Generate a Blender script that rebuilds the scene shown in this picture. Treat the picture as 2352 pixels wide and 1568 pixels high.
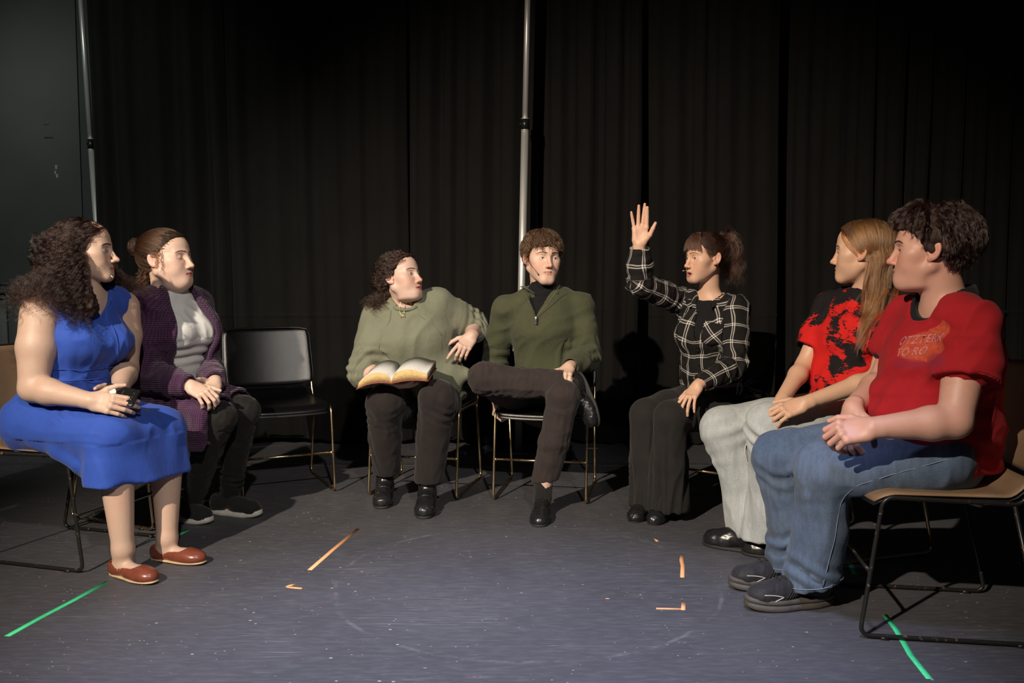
import bpy, bmesh, math, random, time
import numpy as np
T0 = time.time()
for _o in list(bpy.data.objects):
    bpy.data.objects.remove(_o)
SC = bpy.context.scene
COL = SC.collection
np.random.seed(7); random.seed(7)

# ------------------------------------------------------------------ camera
CAM_H, FOC, PITCH = 1.10, 2000.0, math.atan(144 / 2000)
cam = bpy.data.objects.new('camera', bpy.data.cameras.new('camera'))
cam.data.sensor_width = 36.0
cam.data.lens = 36.0 * FOC / 2352
cam.location = (0, 0, CAM_H)
cam.rotation_euler = (math.pi / 2 - PITCH, 0, 0)
COL.objects.link(cam); SC.camera = cam
# ------------------------------------------------------------------ world, stage lights, exposure
SC.view_settings.view_transform = 'Standard'
SC.view_settings.look = 'None'
SC.view_settings.exposure = 0.0
SC.view_settings.gamma = 1.0
SC.view_settings.use_curve_mapping = False
W = bpy.data.worlds.new('world'); SC.world = W; W.use_nodes = True
W.node_tree.nodes['Background'].inputs[0].default_value = (0.75, 0.85, 1.0, 1)
W.node_tree.nodes['Background'].inputs[1].default_value = 0.006

def spot(name, loc, target, watts, color, angle, blend, size):
    d = bpy.data.lights.new(name, 'SPOT'); d.energy = watts; d.color = color
    d.spot_size = math.radians(angle); d.spot_blend = blend; d.shadow_soft_size = size
    o = bpy.data.objects.new(name, d); COL.objects.link(o); o.location = loc
    v = np.array(target, float) - np.array(loc, float)
    from mathutils import Vector
    o.rotation_euler = Vector(v).to_track_quat('-Z', 'Y').to_euler()
    return o
spot('stage_spot_key', (-2.9, -1.6, 4.1), (0.35, 4.6, 0.30), 2500, (1.0, 0.85, 0.68), 46, 0.95, 0.05)
spot('stage_spot_side', (-3.3, -0.6, 4.4), (-2.9, 5.9, 1.40), 520, (0.96, 1.0, 0.90), 34, 0.9, 0.08)
spot('stage_spot_front', (0.9, -2.2, 4.4), (-0.95, 3.95, 0.80), 760, (1.0, 0.92, 0.84), 32, 0.9, 0.08)
spot('stage_spot_cool', (0.0, 1.0, 5.2), (-0.05, 2.15, 0.0), 1650, (0.58, 0.66, 1.0), 36, 1.0, 0.25)

# ------------------------------------------------------------------ projection helpers
_cp, _sp = math.cos(PITCH), math.sin(PITCH)
def PX(u, v, Y):
    """world point seen at photo pixel (u, v) at world depth Y"""
    a, b = (u - 1176) / FOC, (784 - v) / FOC
    t = Y / (_cp + b * _sp)
    return np.array([a * t, Y, CAM_H + t * (b * _cp - _sp)])
def FL(u, v, z=0.0):
    """floor point at photo pixel (u, v)"""
    a, b = (u - 1176) / FOC, (784 - v) / FOC
    t = (CAM_H - z) / (_sp - b * _cp)
    return np.array([a * t, t * (_cp + b * _sp), z])
def V(*a): return np.array(a, float)
def nrm(v):
    v = np.asarray(v, float); return v / (np.linalg.norm(v) + 1e-12)

# ------------------------------------------------------------------ materials
def mk(name):
    m = bpy.data.materials.new(name); m.use_nodes = True
    nt = m.node_tree; b = nt.nodes['Principled BSDF']
    return m, nt, b
def nd(nt, typ, **kw):
    n = nt.nodes.new(typ)
    for k, v in kw.items():
        if k.startswith('i_'):
            n.inputs[k[2:].replace('_', ' ')].default_value = v
        else: setattr(n, k, v)
    return n
def ramp(nt, src, stops):
    r = nt.nodes.new('ShaderNodeValToRGB'); e = r.color_ramp.elements
    while len(e) < len(stops): e.new(0.5)
    for i, (p, c) in enumerate(stops):
        e[i].position = p; e[i].color = (*c, 1) if len(c) == 3 else c
    nt.links.new(src, r.inputs[0]); return r
def mixc(nt, a, b, fac, mode='MIX'):
    m = nt.nodes.new('ShaderNodeMix'); m.data_type = 'RGBA'; m.blend_type = mode
    def put(x, s):
        if hasattr(x, 'is_output') or hasattr(x, 'links'): nt.links.new(x, s)
        else: s.default_value = (*x, 1) if not isinstance(x, (int, float)) else x
    put(a, m.inputs[6]); put(b, m.inputs[7])
    if isinstance(fac, (int, float)): m.inputs[0].default_value = fac
    else: nt.links.new(fac, m.inputs[0])
    return m.outputs[2]
def bump(nt, b, h, strength=0.3, dist=0.002):
    n = nt.nodes.new('ShaderNodeBump'); n.inputs['Strength'].default_value = strength
    n.inputs['Distance'].default_value = dist
    nt.links.new(h, n.inputs['Height']); nt.links.new(n.outputs[0], b.inputs['Normal'])
    return n
def objco(nt): return nt.nodes.new('ShaderNodeTexCoord').outputs['Object']
def noise(nt, scale, detail=3, rough=0.5, co=None, dist=0.0):
    n = nt.nodes.new('ShaderNodeTexNoise'); n.inputs['Scale'].default_value = scale
    n.inputs['Detail'].default_value = detail; n.inputs['Roughness'].default_value = rough
    n.inputs['Distortion'].default_value = dist
    nt.links.new(co if co is not None else objco(nt), n.inputs['Vector']); return n.outputs['Fac']
def mapping(nt, co, scale=(1, 1, 1), rot=(0, 0, 0), loc=(0, 0, 0)):
    m = nt.nodes.new('ShaderNodeMapping'); m.inputs['Scale'].default_value = scale
    m.inputs['Rotation'].default_value = rot; m.inputs['Location'].default_value = loc
    nt.links.new(co, m.inputs['Vector']); return m.outputs[0]
def attr(nt, name, out='Color'):
    a = nt.nodes.new('ShaderNodeAttribute'); a.attribute_name = name; return a.outputs[out]
def mathn(nt, op, a, b=None, c=None):
    m = nt.nodes.new('ShaderNodeMath'); m.operation = op
    for i, x in enumerate((a, b, c)):
        if x is None: continue
        if isinstance(x, (int, float)): m.inputs[i].default_value = x
        else: nt.links.new(x, m.inputs[i])
    return m.outputs[0]

def m_plain(name, col, rough=0.5, metal=0.0, var=0.12, scale=30, bstr=0.0, bscale=200, spec=0.5, coat=0.0):
    m, nt, b = mk(name)
    n = noise(nt, scale, 4)
    lo = tuple(max(0, c * (1 - var)) for c in col); hi = tuple(min(1, c * (1 + var)) for c in col)
    r = ramp(nt, n, [(0.3, lo), (0.7, hi)])
    nt.links.new(r.outputs[0], b.inputs['Base Color'])
    b.inputs['Roughness'].default_value = rough; b.inputs['Metallic'].default_value = metal
    b.inputs['Specular IOR Level'].default_value = spec
    b.inputs['Coat Weight'].default_value = coat
    if bstr: bump(nt, b, noise(nt, bscale, 2), bstr, 0.001)
    return m
def m_fabric(name, col, var=0.15, weave=900, wstr=0.25, fuzz=0.15, scale=14, rough=0.9, wr=0.25):
    """matt cloth: mottled dye, fine weave and soft crumple relief"""
    m, nt, b = mk(name)
    co = objco(nt)
    n = noise(nt, scale, 5, 0.65, co); n2 = noise(nt, weave, 2, 0.5, co)
    lo = tuple(max(0, c * (1 - var)) for c in col); hi = tuple(min(1, c * (1 + var)) for c in col)
    r = ramp(nt, n, [(0.3, lo), (0.7, hi)])
    c = mixc(nt, r.outputs[0], tuple(x * 0.6 for x in col), mathn(nt, 'MULTIPLY', n2, 0.45))
    nt.links.new(c, b.inputs['Base Color'])
    b.inputs['Roughness'].default_value = rough; b.inputs['Specular IOR Level'].default_value = 0.2
    b.inputs['Sheen Weight'].default_value = fuzz; b.inputs['Sheen Roughness'].default_value = 0.5
    soft = noise(nt, 22, 3, 0.55, mapping(nt, co, (1, 1, 0.6)), 0.6)
    h = mathn(nt, 'ADD', mathn(nt, 'MULTIPLY', soft, 6.0 * wr / 0.25), mathn(nt, 'MULTIPLY', n2, 0.5))
    bump(nt, b, h, wstr, 0.0025)
    return m
# ------------------------------------------------------------------ objects
def link(o, parent=None):
    COL.objects.link(o)
    if parent is not None: o.parent = parent
    return o
def tag(o, label=None, cat=None, group=None, kind=None):
    if label: o['label'] = label
    if cat: o['category'] = cat
    if group: o['group'] = group
    if kind: o['kind'] = kind
    return o
def empty(name, loc=(0, 0, 0), rz=0.0):
    o = bpy.data.objects.new(name, None); o.location = loc; o.rotation_euler = (0, 0, rz)
    o.empty_display_size = 0.05
    return link(o)
def raw_mesh(name, verts, quads=None, tris=None, smooth=True):
    me = bpy.data.meshes.new(name)
    verts = np.asarray(verts, np.float32)
    q = np.asarray(quads if quads is not None else np.zeros((0, 4)), np.int32).reshape(-1, 4)
    t = np.asarray(tris if tris is not None else np.zeros((0, 3)), np.int32).reshape(-1, 3)
    me.vertices.add(len(verts)); me.vertices.foreach_set('co', verts.ravel())
    nl = q.size + t.size
    me.loops.add(nl); me.loops.foreach_set('vertex_index', np.concatenate([q.ravel(), t.ravel()]).astype(np.int32))
    me.polygons.add(len(q) + len(t))
    me.polygons.foreach_set('loop_start', np.concatenate([np.arange(len(q)) * 4, q.size + np.arange(len(t)) * 3]).astype(np.int32))
    if smooth: me.polygons.foreach_set('use_smooth', np.ones(len(q) + len(t), bool))
    me.update(calc_edges=True)
    return me
def mesh_obj(name, me, mat, parent=None, origin=None):
    o = bpy.data.objects.new(name, me)
    if mat: me.materials.append(mat)
    link(o, parent)
    if origin is not None: o.location = origin
    return o
def pyobj(name, verts, faces, mat, parent=None, smooth=False):
    me = bpy.data.meshes.new(name); me.from_pydata([tuple(map(float, v)) for v in verts], [], faces); me.update()
    if smooth: me.shade_smooth()
    return mesh_obj(name, me, mat, parent)
def set_col(me, name, arr):
    a = me.attributes.new(name, 'FLOAT_COLOR', 'POINT')
    arr = np.concatenate([arr, np.ones((len(arr), 1))], 1).astype(np.float32)
    a.data.foreach_set('color', arr.ravel())
def set_vec(me, name, arr):
    a = me.attributes.new(name, 'FLOAT_VECTOR', 'POINT')
    a.data.foreach_set('vector', np.asarray(arr, np.float32).ravel())
def set_flt(me, name, arr):
    a = me.attributes.new(name, 'FLOAT', 'POINT')
    a.data.foreach_set('value', np.asarray(arr, np.float32).ravel())

def fillet(pts, r, n=5):
    pts = [np.asarray(p, float) for p in pts]; out = [pts[0]]
    for i in range(1, len(pts) - 1):
        a, b, c = pts[i - 1], pts[i], pts[i + 1]
        ra = min(r, np.linalg.norm(a - b) * 0.45, np.linalg.norm(c - b) * 0.45)
        p, q = b + nrm(a - b) * ra, b + nrm(c - b) * ra
        for k in range(n + 1):
            t = k / n; out.append((1 - t) ** 2 * p + 2 * t * (1 - t) * b + t * t * q)
    out.append(pts[-1]); return np.array(out)
def spline(pts, n=8):
    pts = np.asarray(pts, float); out = []
    P = np.vstack([2 * pts[0] - pts[1], pts, 2 * pts[-1] - pts[-2]])
    for i in range(1, len(P) - 2):
        for k in range(n):
            t = k / n
            out.append(0.5 * (2 * P[i] + (P[i + 1] - P[i - 1]) * t + (2 * P[i - 1] - 5 * P[i] + 4 * P[i + 1] - P[i + 2]) * t * t + (-P[i - 1] + 3 * P[i] - 3 * P[i + 1] + P[i + 2]) * t ** 3))
    out.append(pts[-1]); return np.array(out)
def tube_geo(pts, r, seg=8, closed=False):
    pts = np.asarray(pts, float); n = len(pts)
    rad = np.broadcast_to(np.asarray(r, float), (n,))
    if closed: tan = np.roll(pts, -1, 0) - np.roll(pts, 1, 0)
    else: tan = np.gradient(pts, axis=0)
    tan /= np.linalg.norm(tan, axis=1)[:, None] + 1e-12
    up = nrm(np.cross(tan[0], [0.3, 0.2, 0.93])); us = []
    for i in range(n):
        up = nrm(up - tan[i] * np.dot(up, tan[i])); us.append(up)
    us = np.array(us); vs = np.cross(tan, us)
    ang = np.arange(seg) * 2 * np.pi / seg
    ver = (pts[:, None] + rad[:, None, None] * (np.cos(ang)[None, :, None] * us[:, None] + np.sin(ang)[None, :, None] * vs[:, None])).reshape(-1, 3)
    i, j = np.meshgrid(np.arange(n if closed else n - 1), np.arange(seg), indexing='ij')
    a = i * seg + j; b = i * seg + (j + 1) % seg; c = ((i + 1) % n) * seg + (j + 1) % seg; d = ((i + 1) % n) * seg + j
    q = np.stack([a, b, c, d], -1).reshape(-1, 4); t = []
    if not closed:
        for k in range(1, seg - 1): t.append((0, k + 1, k)); t.append(((n - 1) * seg, (n - 1) * seg + k, (n - 1) * seg + k + 1))
    return ver, q, np.array(t, int).reshape(-1, 3)
def tube(name, pts, r, mat, parent=None, seg=8, closed=False):
    v, q, t = tube_geo(pts, r, seg, closed)
    return mesh_obj(name, raw_mesh(name, v, q, t), mat, parent)
def merge_geo(parts):
    vs, qs, ts, o = [], [], [], 0
    for v, q, t in parts:
        vs.append(v); qs.append(np.asarray(q, int).reshape(-1, 4) + o); ts.append(np.asarray(t, int).reshape(-1, 3) + o); o += len(v)
    return np.vstack(vs), np.vstack(qs), np.vstack(ts)
def box_geo(lo, hi):
    (x0, y0, z0), (x1, y1, z1) = lo, hi
    v = [(x0, y0, z0), (x1, y0, z0), (x1, y1, z0), (x0, y1, z0), (x0, y0, z1), (x1, y0, z1), (x1, y1, z1), (x0, y1, z1)]
    f = [(0, 3, 2, 1), (4, 5, 6, 7), (0, 1, 5, 4), (1, 2, 6, 5), (2, 3, 7, 6), (3, 0, 4, 7)]
    return np.array(v, float), np.array(f), np.zeros((0, 3), int)
def bevel_box(name, lo, hi, r, mat, parent=None, seg=2):
    bm = bmesh.new(); v, f, _ = box_geo(lo, hi)
    vs = [bm.verts.new(p) for p in v]
    for q in f: bm.faces.new([vs[i] for i in q])
    bmesh.ops.bevel(bm, geom=bm.edges[:], offset=r, segments=seg, affect='EDGES', profile=0.5)
    me = bpy.data.meshes.new(name); bm.to_mesh(me); bm.free(); me.shade_smooth()
    return mesh_obj(name, me, mat, parent)
def shell_geo(fn, nu, nv, th):
    """thick curved panel: fn(u,v) in [-1,1]^2 -> point; thickness th along the normal, both sides + rim"""
    u = np.linspace(-1, 1, nu); v = np.linspace(-1, 1, nv)
    U, Vv = np.meshgrid(u, v, indexing='ij')
    P = fn(U, Vv); du = np.gradient(P, axis=0); dv = np.gradient(P, axis=1)
    N = np.cross(du, dv); N /= np.linalg.norm(N, axis=-1)[..., None] + 1e-12
    e = np.minimum(1 - np.abs(U), 1 - np.abs(Vv)); k = np.sqrt(np.clip(1 - (1 - np.clip(e / 0.06, 0, 1)) ** 2, 0.05, 1))
    A = P + N * (th / 2 * k)[..., None]; B = P - N * (th / 2 * k)[..., None]
    ver = np.vstack([A.reshape(-1, 3), B.reshape(-1, 3)]); m = nu * nv
    i, j = np.meshgrid(np.arange(nu - 1), np.arange(nv - 1), indexing='ij')
    a = (i * nv + j).ravel(); b = ((i + 1) * nv + j).ravel(); c = ((i + 1) * nv + j + 1).ravel(); d = (i * nv + j + 1).ravel()
    q = [np.stack([a, b, c, d], 1), np.stack([a + m, d + m, c + m, b + m], 1)]
    ring = [i * nv for i in range(nu)] + [(nu - 1) * nv + j for j in range(1, nv)] + [i * nv + nv - 1 for i in range(nu - 2, -1, -1)] + [j for j in range(nv - 2, 0, -1)]
    r = np.array(ring); r2 = np.roll(r, -1)
    q.append(np.stack([r, r + m, r2 + m, r2], 1))
    return ver, np.vstack(q), np.zeros((0, 3), int)

# ------------------------------------------------------------------ implicit surfaces
F32 = np.float32
def smin(a, b, k):
    if k <= 1e-6: return np.minimum(a, b)
    h = np.maximum(k - np.abs(a - b), 0); return np.minimum(a, b) - h * h * F32(0.25 / k)
class RC:      # tapered capsule
    def __init__(s, a, b, ra, rb=None):
        rb = ra if rb is None else rb
        s.a = np.asarray(a, F32); s.b = np.asarray(b, F32); s.ra = F32(ra); s.dr = F32(rb - ra)
        s.ba = s.b - s.a; s.q = s.ba / F32(max(float(s.ba @ s.ba), 1e-9)); m = max(ra, rb)
        s.lo = np.minimum(s.a, s.b) - m; s.hi = np.maximum(s.a, s.b) + m
    def __call__(s, P):
        pa = P - s.a; h = np.clip(pa @ s.q, 0, 1); pa = pa - h[:, None] * s.ba
        return np.sqrt(np.einsum('ij,ij->i', pa, pa)) - (s.ra + s.dr * h)
class EL:      # ellipsoid, axes = rows of R
    def __init__(s, c, r, R=None):
        s.c = np.asarray(c, F32); s.r = np.asarray(r, F32) * np.ones(3, F32); s.R = None if R is None else np.asarray(R, F32)
        e = s.r if R is None else np.sqrt(((s.R * s.r[:, None]) ** 2).sum(0))
        s.lo = s.c - e; s.hi = s.c + e
    def __call__(s, P):
        q = P - s.c
        if s.R is not None: q = q @ s.R.T
        q = q / s.r; k0 = np.sqrt(np.einsum('ij,ij->i', q, q)); q = q / s.r
        k1 = np.sqrt(np.einsum('ij,ij->i', q, q)) + F32(1e-6)
        return k0 * (k0 - 1) / k1
class EC:      # elliptic tapered capsule a->b; section radii (along side, across)
    def __init__(s, a, b, ra, rb, side, cap=None):
        s.a = np.asarray(a, F32); s.b = np.asarray(b, F32); ba = s.b - s.a; L = float(np.linalg.norm(ba))
        s.ba = ba; s.q = ba / F32(L * L); ax = ba / F32(L); sd = np.asarray(side, F32); sd = nrm(sd - ax * (sd @ ax)).astype(F32)
        s.M = np.stack([sd, np.cross(ax, sd).astype(F32), ax]); s.ra = np.asarray(ra, F32); s.rb = np.asarray(rb, F32)
        s.cap = cap; m = max(max(ra), max(rb))
        s.lo = np.minimum(s.a, s.b) - m; s.hi = np.maximum(s.a, s.b) + m
    def __call__(s, P):
        pa = P - s.a; h = np.clip(pa @ s.q, 0, 1); q = (pa - h[:, None] * s.ba) @ s.M.T
        r = s.ra + (s.rb - s.ra) * h[:, None]
        rr = np.concatenate([r, (r.min(1) if s.cap is None else np.full(len(h), s.cap, F32))[:, None]], 1)
        q = q / rr; k0 = np.sqrt(np.einsum('ij,ij->i', q, q)); q = q / rr
        k1 = np.sqrt(np.einsum('ij,ij->i', q, q)) + F32(1e-6)
        d = k0 * (k0 - 1) / k1
        return np.where(k0 < 0.15, -rr.min(1) * 0.85, d)
class BX:      # rounded box, axes = rows of R
    def __init__(s, c, h, R=None, r=0.0):
        s.c = np.asarray(c, F32); s.h = np.asarray(h, F32) - F32(r); s.rd = F32(r); s.R = None if R is None else np.asarray(R, F32)
        m = float(np.linalg.norm(h)); s.lo = s.c - m; s.hi = s.c + m
    def __call__(s, P):
        q = P - s.c
        if s.R is not None: q = q @ s.R.T
        q = np.abs(q) - s.h
        return np.sqrt((np.maximum(q, 0) ** 2).sum(1)) + np.minimum(q.max(1), 0) - s.rd
class HS:      # half space: inside where (p - o).n < 0
    def __init__(s, o, n):
        s.n = nrm(n).astype(F32); s.o = np.asarray(o, F32); s.lo = np.full(3, -99, F32); s.hi = np.full(3, 99, F32)
    def __call__(s, P): return (P - s.o) @ s.n
class FN:      # arbitrary
    def __init__(s, f, lo=None, hi=None):
        s.f = f; s.lo = np.full(3, -99, F32) if lo is None else np.asarray(lo, F32); s.hi = np.full(3, 99, F32) if hi is None else np.asarray(hi, F32)
    def __call__(s, P): return s.f(P)
class Field:
    def __init__(s, R=None, c=None, sc=1.0):
        s.ops = []; s.R = None if R is None else np.asarray(R, F32); s.c = np.zeros(3, F32) if c is None else np.asarray(c, F32); s.sc = F32(sc); s._b = None
    def u(s, p, k=0.0): s.ops.append(('u', p, k)); s._b = None; return s
    def s_(s, p, k=0.0): s.ops.append(('s', p, k)); return s
    def i(s, p, k=0.0): s.ops.append(('i', p, k)); return s
    def us(s, ps, k=0.0):
        for p in ps: s.u(p, k)
        return s
    def local(s, P): return ((np.asarray(P, F32) - s.c) if s.R is None else ((np.asarray(P, F32) - s.c) @ s.R.T)) / s.sc
    def world(s, Q): return (np.asarray(Q, float) * float(s.sc)) @ (np.eye(3) if s.R is None else s.R.astype(float)) + s.c
    def lbounds(s):
        lo = np.full(3, 99.0); hi = np.full(3, -99.0)
        for o, p, k in s.ops:
            if o == 'u': lo = np.minimum(lo, p.lo); hi = np.maximum(hi, p.hi)
        return lo, hi
    def bounds(s):
        if s._b is None:
            lo, hi = s.lbounds()
            if s.R is None and s.sc == 1: s._b = (lo.astype(F32) + s.c, hi.astype(F32) + s.c)
            else:
                C = np.array([[(lo, hi)[i][0], (lo, hi)[j][1], (lo, hi)[k][2]] for i in (0, 1) for j in (0, 1) for k in (0, 1)])
                Wc = s.world(C); s._b = (Wc.min(0).astype(F32), Wc.max(0).astype(F32))
        return s._b
    @property
    def lo(s): return s.bounds()[0]
    @property
    def hi(s): return s.bounds()[1]
    def _prep(s):
        n = len(s.ops); s._n = n
        s._lo = np.array([np.full(3, -99.0) if o == 'i' else p.lo - k for o, p, k in s.ops], F32).reshape(n, 3)
        s._hi = np.array([np.full(3, 99.0) if o == 'i' else p.hi + k for o, p, k in s.ops], F32).reshape(n, 3)
    def __call__(s, P, m=0.03, bb=None):
        if getattr(s, '_n', -1) != len(s.ops): s._prep()
        if s.R is None and not s.c.any(): Q = P
        else: Q = s.local(P)
        if m < 5:
            if bb is None: bb = (Q.min(0), Q.max(0))
            elif Q is not P:
                c8 = s.local(np.array([[bb[i][0], bb[j][1], bb[k][2]] for i in (0, 1) for j in (0, 1) for k in (0, 1)])); bb = (c8.min(0), c8.max(0))
            e = m / float(s.sc)
            sel = np.flatnonzero(((s._lo - e <= bb[1]) & (s._hi + e >= bb[0])).all(1))
        else: sel = range(s._n)
        d = None
        for i in sel:
            op, p, k = s.ops[i]
            v = p(Q, m, bb) if isinstance(p, Field) else p(Q)
            if d is None:
                if op == 'u': d = v
                elif op == 'i': d = np.full(len(Q), 0.08, F32)
                continue
            if op == 'u': d = smin(d, v, k)
            elif op == 's': d = -smin(-d, v, k)
            else: d = -smin(-d, -v, k)
        if d is None: return np.full(len(P), 0.08, F32)
        return d * s.sc

def _fill(F, lo, h, n, B):
    """signed values on an (n+1)^3 lattice, evaluated only near the surface"""
    n = np.asarray(n); nb = -(-n // B)
    ci = np.stack(np.meshgrid(*[np.arange(x) for x in nb], indexing='ij'), -1).reshape(-1, 3)
    cen = (lo + (ci * B + B / 2) * h).astype(F32)
    d = np.concatenate([F(c, 9.0) for c in np.array_split(cen, max(1, len(cen) // 20000))])
    act = np.abs(d) < B * h * 0.90 + 0.002
    sg = np.where(d < 0, F32(-1), F32(1)).reshape(nb)
    Vv = np.repeat(np.repeat(np.repeat(sg, B, 0), B, 1), B, 2)[:n[0] + 1, :n[1] + 1, :n[2] + 1]
    Vv = np.pad(Vv, [(0, n[k] + 1 - Vv.shape[k]) for k in range(3)], mode='edge').astype(F32)
    g = np.stack(np.meshgrid(*[np.arange(B + 1)] * 3, indexing='ij'), -1).reshape(-1, 3)
    for c in ci[act]:
        e = np.minimum(c * B + B, n); s0 = c * B; sh = e - s0 + 1
        if np.all(sh == B + 1): gg = g
        else: gg = np.stack(np.meshgrid(*[np.arange(x) for x in sh], indexing='ij'), -1).reshape(-1, 3)
        P = (lo + (s0 + gg) * h).astype(F32)
        Vv[s0[0]:e[0] + 1, s0[1]:e[1] + 1, s0[2]:e[2] + 1] = F(P, 0.02, (P[0], P[-1])).reshape(sh)
    return Vv

def polygonize(F, h, fine=(), r=3, pad=0.015, B=10):
    """adaptive surface nets: cells of size h, refined r times inside the boxes `fine`; one closed surface"""
    lo, hi = F.bounds(); lo = lo.astype(float) - pad; hi = hi.astype(float) + pad
    n = np.ceil((hi - lo) / h).astype(int)
    boxes = []
    for a, b in fine:
        a = np.clip(np.floor((np.asarray(a) - lo) / h).astype(int), 1, n - 2); b = np.clip(np.ceil((np.asarray(b) - lo) / h).astype(int), 2, n - 1)
        boxes.append([a, b])
    ch = True
    while ch:
        ch = False
        for i in range(len(boxes)):
            for j in range(i + 1, len(boxes)):
                if np.all(boxes[i][0] <= boxes[j][1] + 1) and np.all(boxes[j][0] <= boxes[i][1] + 1):
                    boxes[i] = [np.minimum(boxes[i][0], boxes[j][0]), np.maximum(boxes[i][1], boxes[j][1])]; boxes.pop(j); ch = True; break
            if ch: break
    inb = np.zeros(n, bool)
    for a, b in boxes: inb[a[0]:b[0], a[1]:b[1], a[2]:b[2]] = True
    Vc = _fill(F, lo, h, n, B)
    pos, quad = [], []
    def edges(Vv, org, step, cellid, skip):
        nn = np.array(Vv.shape) - 1
        for ax in range(3):
            b, c = (ax + 1) % 3, (ax + 2) % 3
            sl0 = [slice(None)] * 3; sl1 = [slice(None)] * 3; sl0[ax] = slice(0, -1); sl1[ax] = slice(1, None)
            v0, v1 = Vv[tuple(sl0)], Vv[tuple(sl1)]
            idx = np.argwhere((v0 < 0) != (v1 < 0))
            if not len(idx): continue
            ok = skip(idx, b, c, nn); idx = idx[ok]
            if not len(idx): continue
            ii = tuple(idx.T); a0 = v0[ii].astype(float); a1 = v1[ii].astype(float)
            p = org + idx * step; p[:, ax] += step * a0 / (a0 - a1)
            ring = []
            for db, dc in ((-1, -1), (0, -1), (0, 0), (-1, 0)):
                q = idx.copy(); q[:, b] += db; q[:, c] += dc; ring.append(cellid(q))
            ring = np.stack(ring, 1); fl = a0 > 0; ring[fl] = ring[fl][:, ::-1]
            pos.append(p); quad.append(ring)
    def cid(q): return (q[:, 0] * n[1] + q[:, 1]) * n[2] + q[:, 2]
    def skip_c(idx, b, c, nn):
        ok = (idx[:, b] > 0) & (idx[:, c] > 0) & (idx[:, b] < nn[b]) & (idx[:, c] < nn[c])
        if boxes:
            for db, dc in ((-1, -1), (0, -1), (0, 0), (-1, 0)):
                q = idx.copy(); q[:, b] += db; q[:, c] += dc; q = np.clip(q, 0, n - 1)
                ok &= ~inb[tuple(q.T)]
        return ok
    edges(Vc, lo, h, cid, skip_c)
    off = int(np.prod(n.astype(np.int64)))
    for a, b in boxes:
        m = (b - a) * r; org = lo + a * h
        Vf = _fill(F, org, h / r, m, 10)
        o0 = off
        def fid(q, a=a, m=m, o0=o0):
            ins = np.all((q >= 0) & (q < m), 1)
            return np.where(ins, o0 + (q[:, 0] * m[1] + q[:, 1]) * m[2] + q[:, 2], cid((q + a * r) // r))
        edges(Vf, org, h / r, fid, lambda idx, b, c, nn: np.ones(len(idx), bool))
        off += int(np.prod(m.astype(np.int64)))
    pos = np.vstack(pos); quad = np.vstack(quad)
    ids, inv = np.unique(quad.ravel(), return_inverse=True); inv = inv.reshape(-1, 4)
    cnt = np.bincount(inv.ravel(), minlength=len(ids)).astype(float)
    ver = np.stack([np.bincount(inv.ravel(), weights=np.repeat(pos[:, k], 4), minlength=len(ids)) for k in range(3)], 1) / cnt[:, None]
    q = inv; eq = [(q[:, i] == q[:, (i + 1) % 4]) for i in range(4)]; ne = sum(e.astype(int) for e in eq)
    quads = q[ne == 0]; tris = []
    for i in range(4):
        s = (ne == 1) & eq[i]; tris.append(np.stack([q[s, i], q[s, (i + 2) % 4], q[s, (i + 3) % 4]], 1))
    tris = np.vstack(tris)
    bad = (quads[:, 0] == quads[:, 2]) | (quads[:, 1] == quads[:, 3])
    quads = quads[~bad]
    bad = (tris[:, 0] == tris[:, 1]) | (tris[:, 1] == tris[:, 2]) | (tris[:, 0] == tris[:, 2]); tris = tris[~bad]
    return ver, quads, tris
def vnormals(v, q, t):
    N = np.zeros_like(v)
    for f in (q, t):
        if len(f) == 0: continue
        n = np.cross(v[f[:, 2]] - v[f[:, 0]], v[f[:, -1 if f.shape[1] == 4 else 2]] - v[f[:, 1]]) if f.shape[1] == 4 else np.cross(v[f[:, 1]] - v[f[:, 0]], v[f[:, 2]] - v[f[:, 0]])
        for k in range(f.shape[1]):
            for c in range(3): N[:, c] += np.bincount(f[:, k], weights=n[:, c], minlength=len(v))
    return N / (np.linalg.norm(N, axis=1)[:, None] + 1e-12)
def relax(v, q, t, it=1, lam=0.5):
    e = [q[:, [0, 1]], q[:, [1, 2]], q[:, [2, 3]], q[:, [3, 0]], t[:, [0, 1]], t[:, [1, 2]], t[:, [2, 0]]]
    e = np.vstack([x for x in e if len(x)])
    for _ in range(it):
        S = np.stack([np.bincount(e[:, 0], weights=v[e[:, 1], c], minlength=len(v)) + np.bincount(e[:, 1], weights=v[e[:, 0], c], minlength=len(v)) for c in range(3)], 1)
        n = np.bincount(e.ravel(), minlength=len(v))[:, None]
        v = v * (1 - lam) + lam * S / np.maximum(n, 1)
    return v
_rs = np.random.RandomState(3)
_K = _rs.normal(size=(64, 3)); _K /= np.linalg.norm(_K, axis=1)[:, None]; _PH = _rs.uniform(0, 6.28, 64)
def snoise(P, wl, seed=0, n=5, stretch=None):
    """smooth noise about [-1, 1]; wl = wavelength in metres; stretch = (axis, factor) lengthens features along axis"""
    P = np.asarray(P, float)
    if stretch is not None:
        ax = nrm(stretch[0]); P = P - np.outer(P @ ax, ax) * (1 - 1 / stretch[1])
    o = np.zeros(len(P))
    for i in range(n):
        a = (seed * 7 + i * 3) % 64; b = (seed * 5 + i * 11 + 17) % 64
        w = 2 * np.pi / (wl * (0.8 + 0.13 * i))
        o += np.sin(P @ _K[a] * w + _PH[a] + 1.4 * np.sin(P @ _K[b] * w * 0.6 + _PH[b]))
    return o / n * 1.5
def ridge(x): return 1 - 2 * np.abs(np.clip(x, -1, 1))
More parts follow.
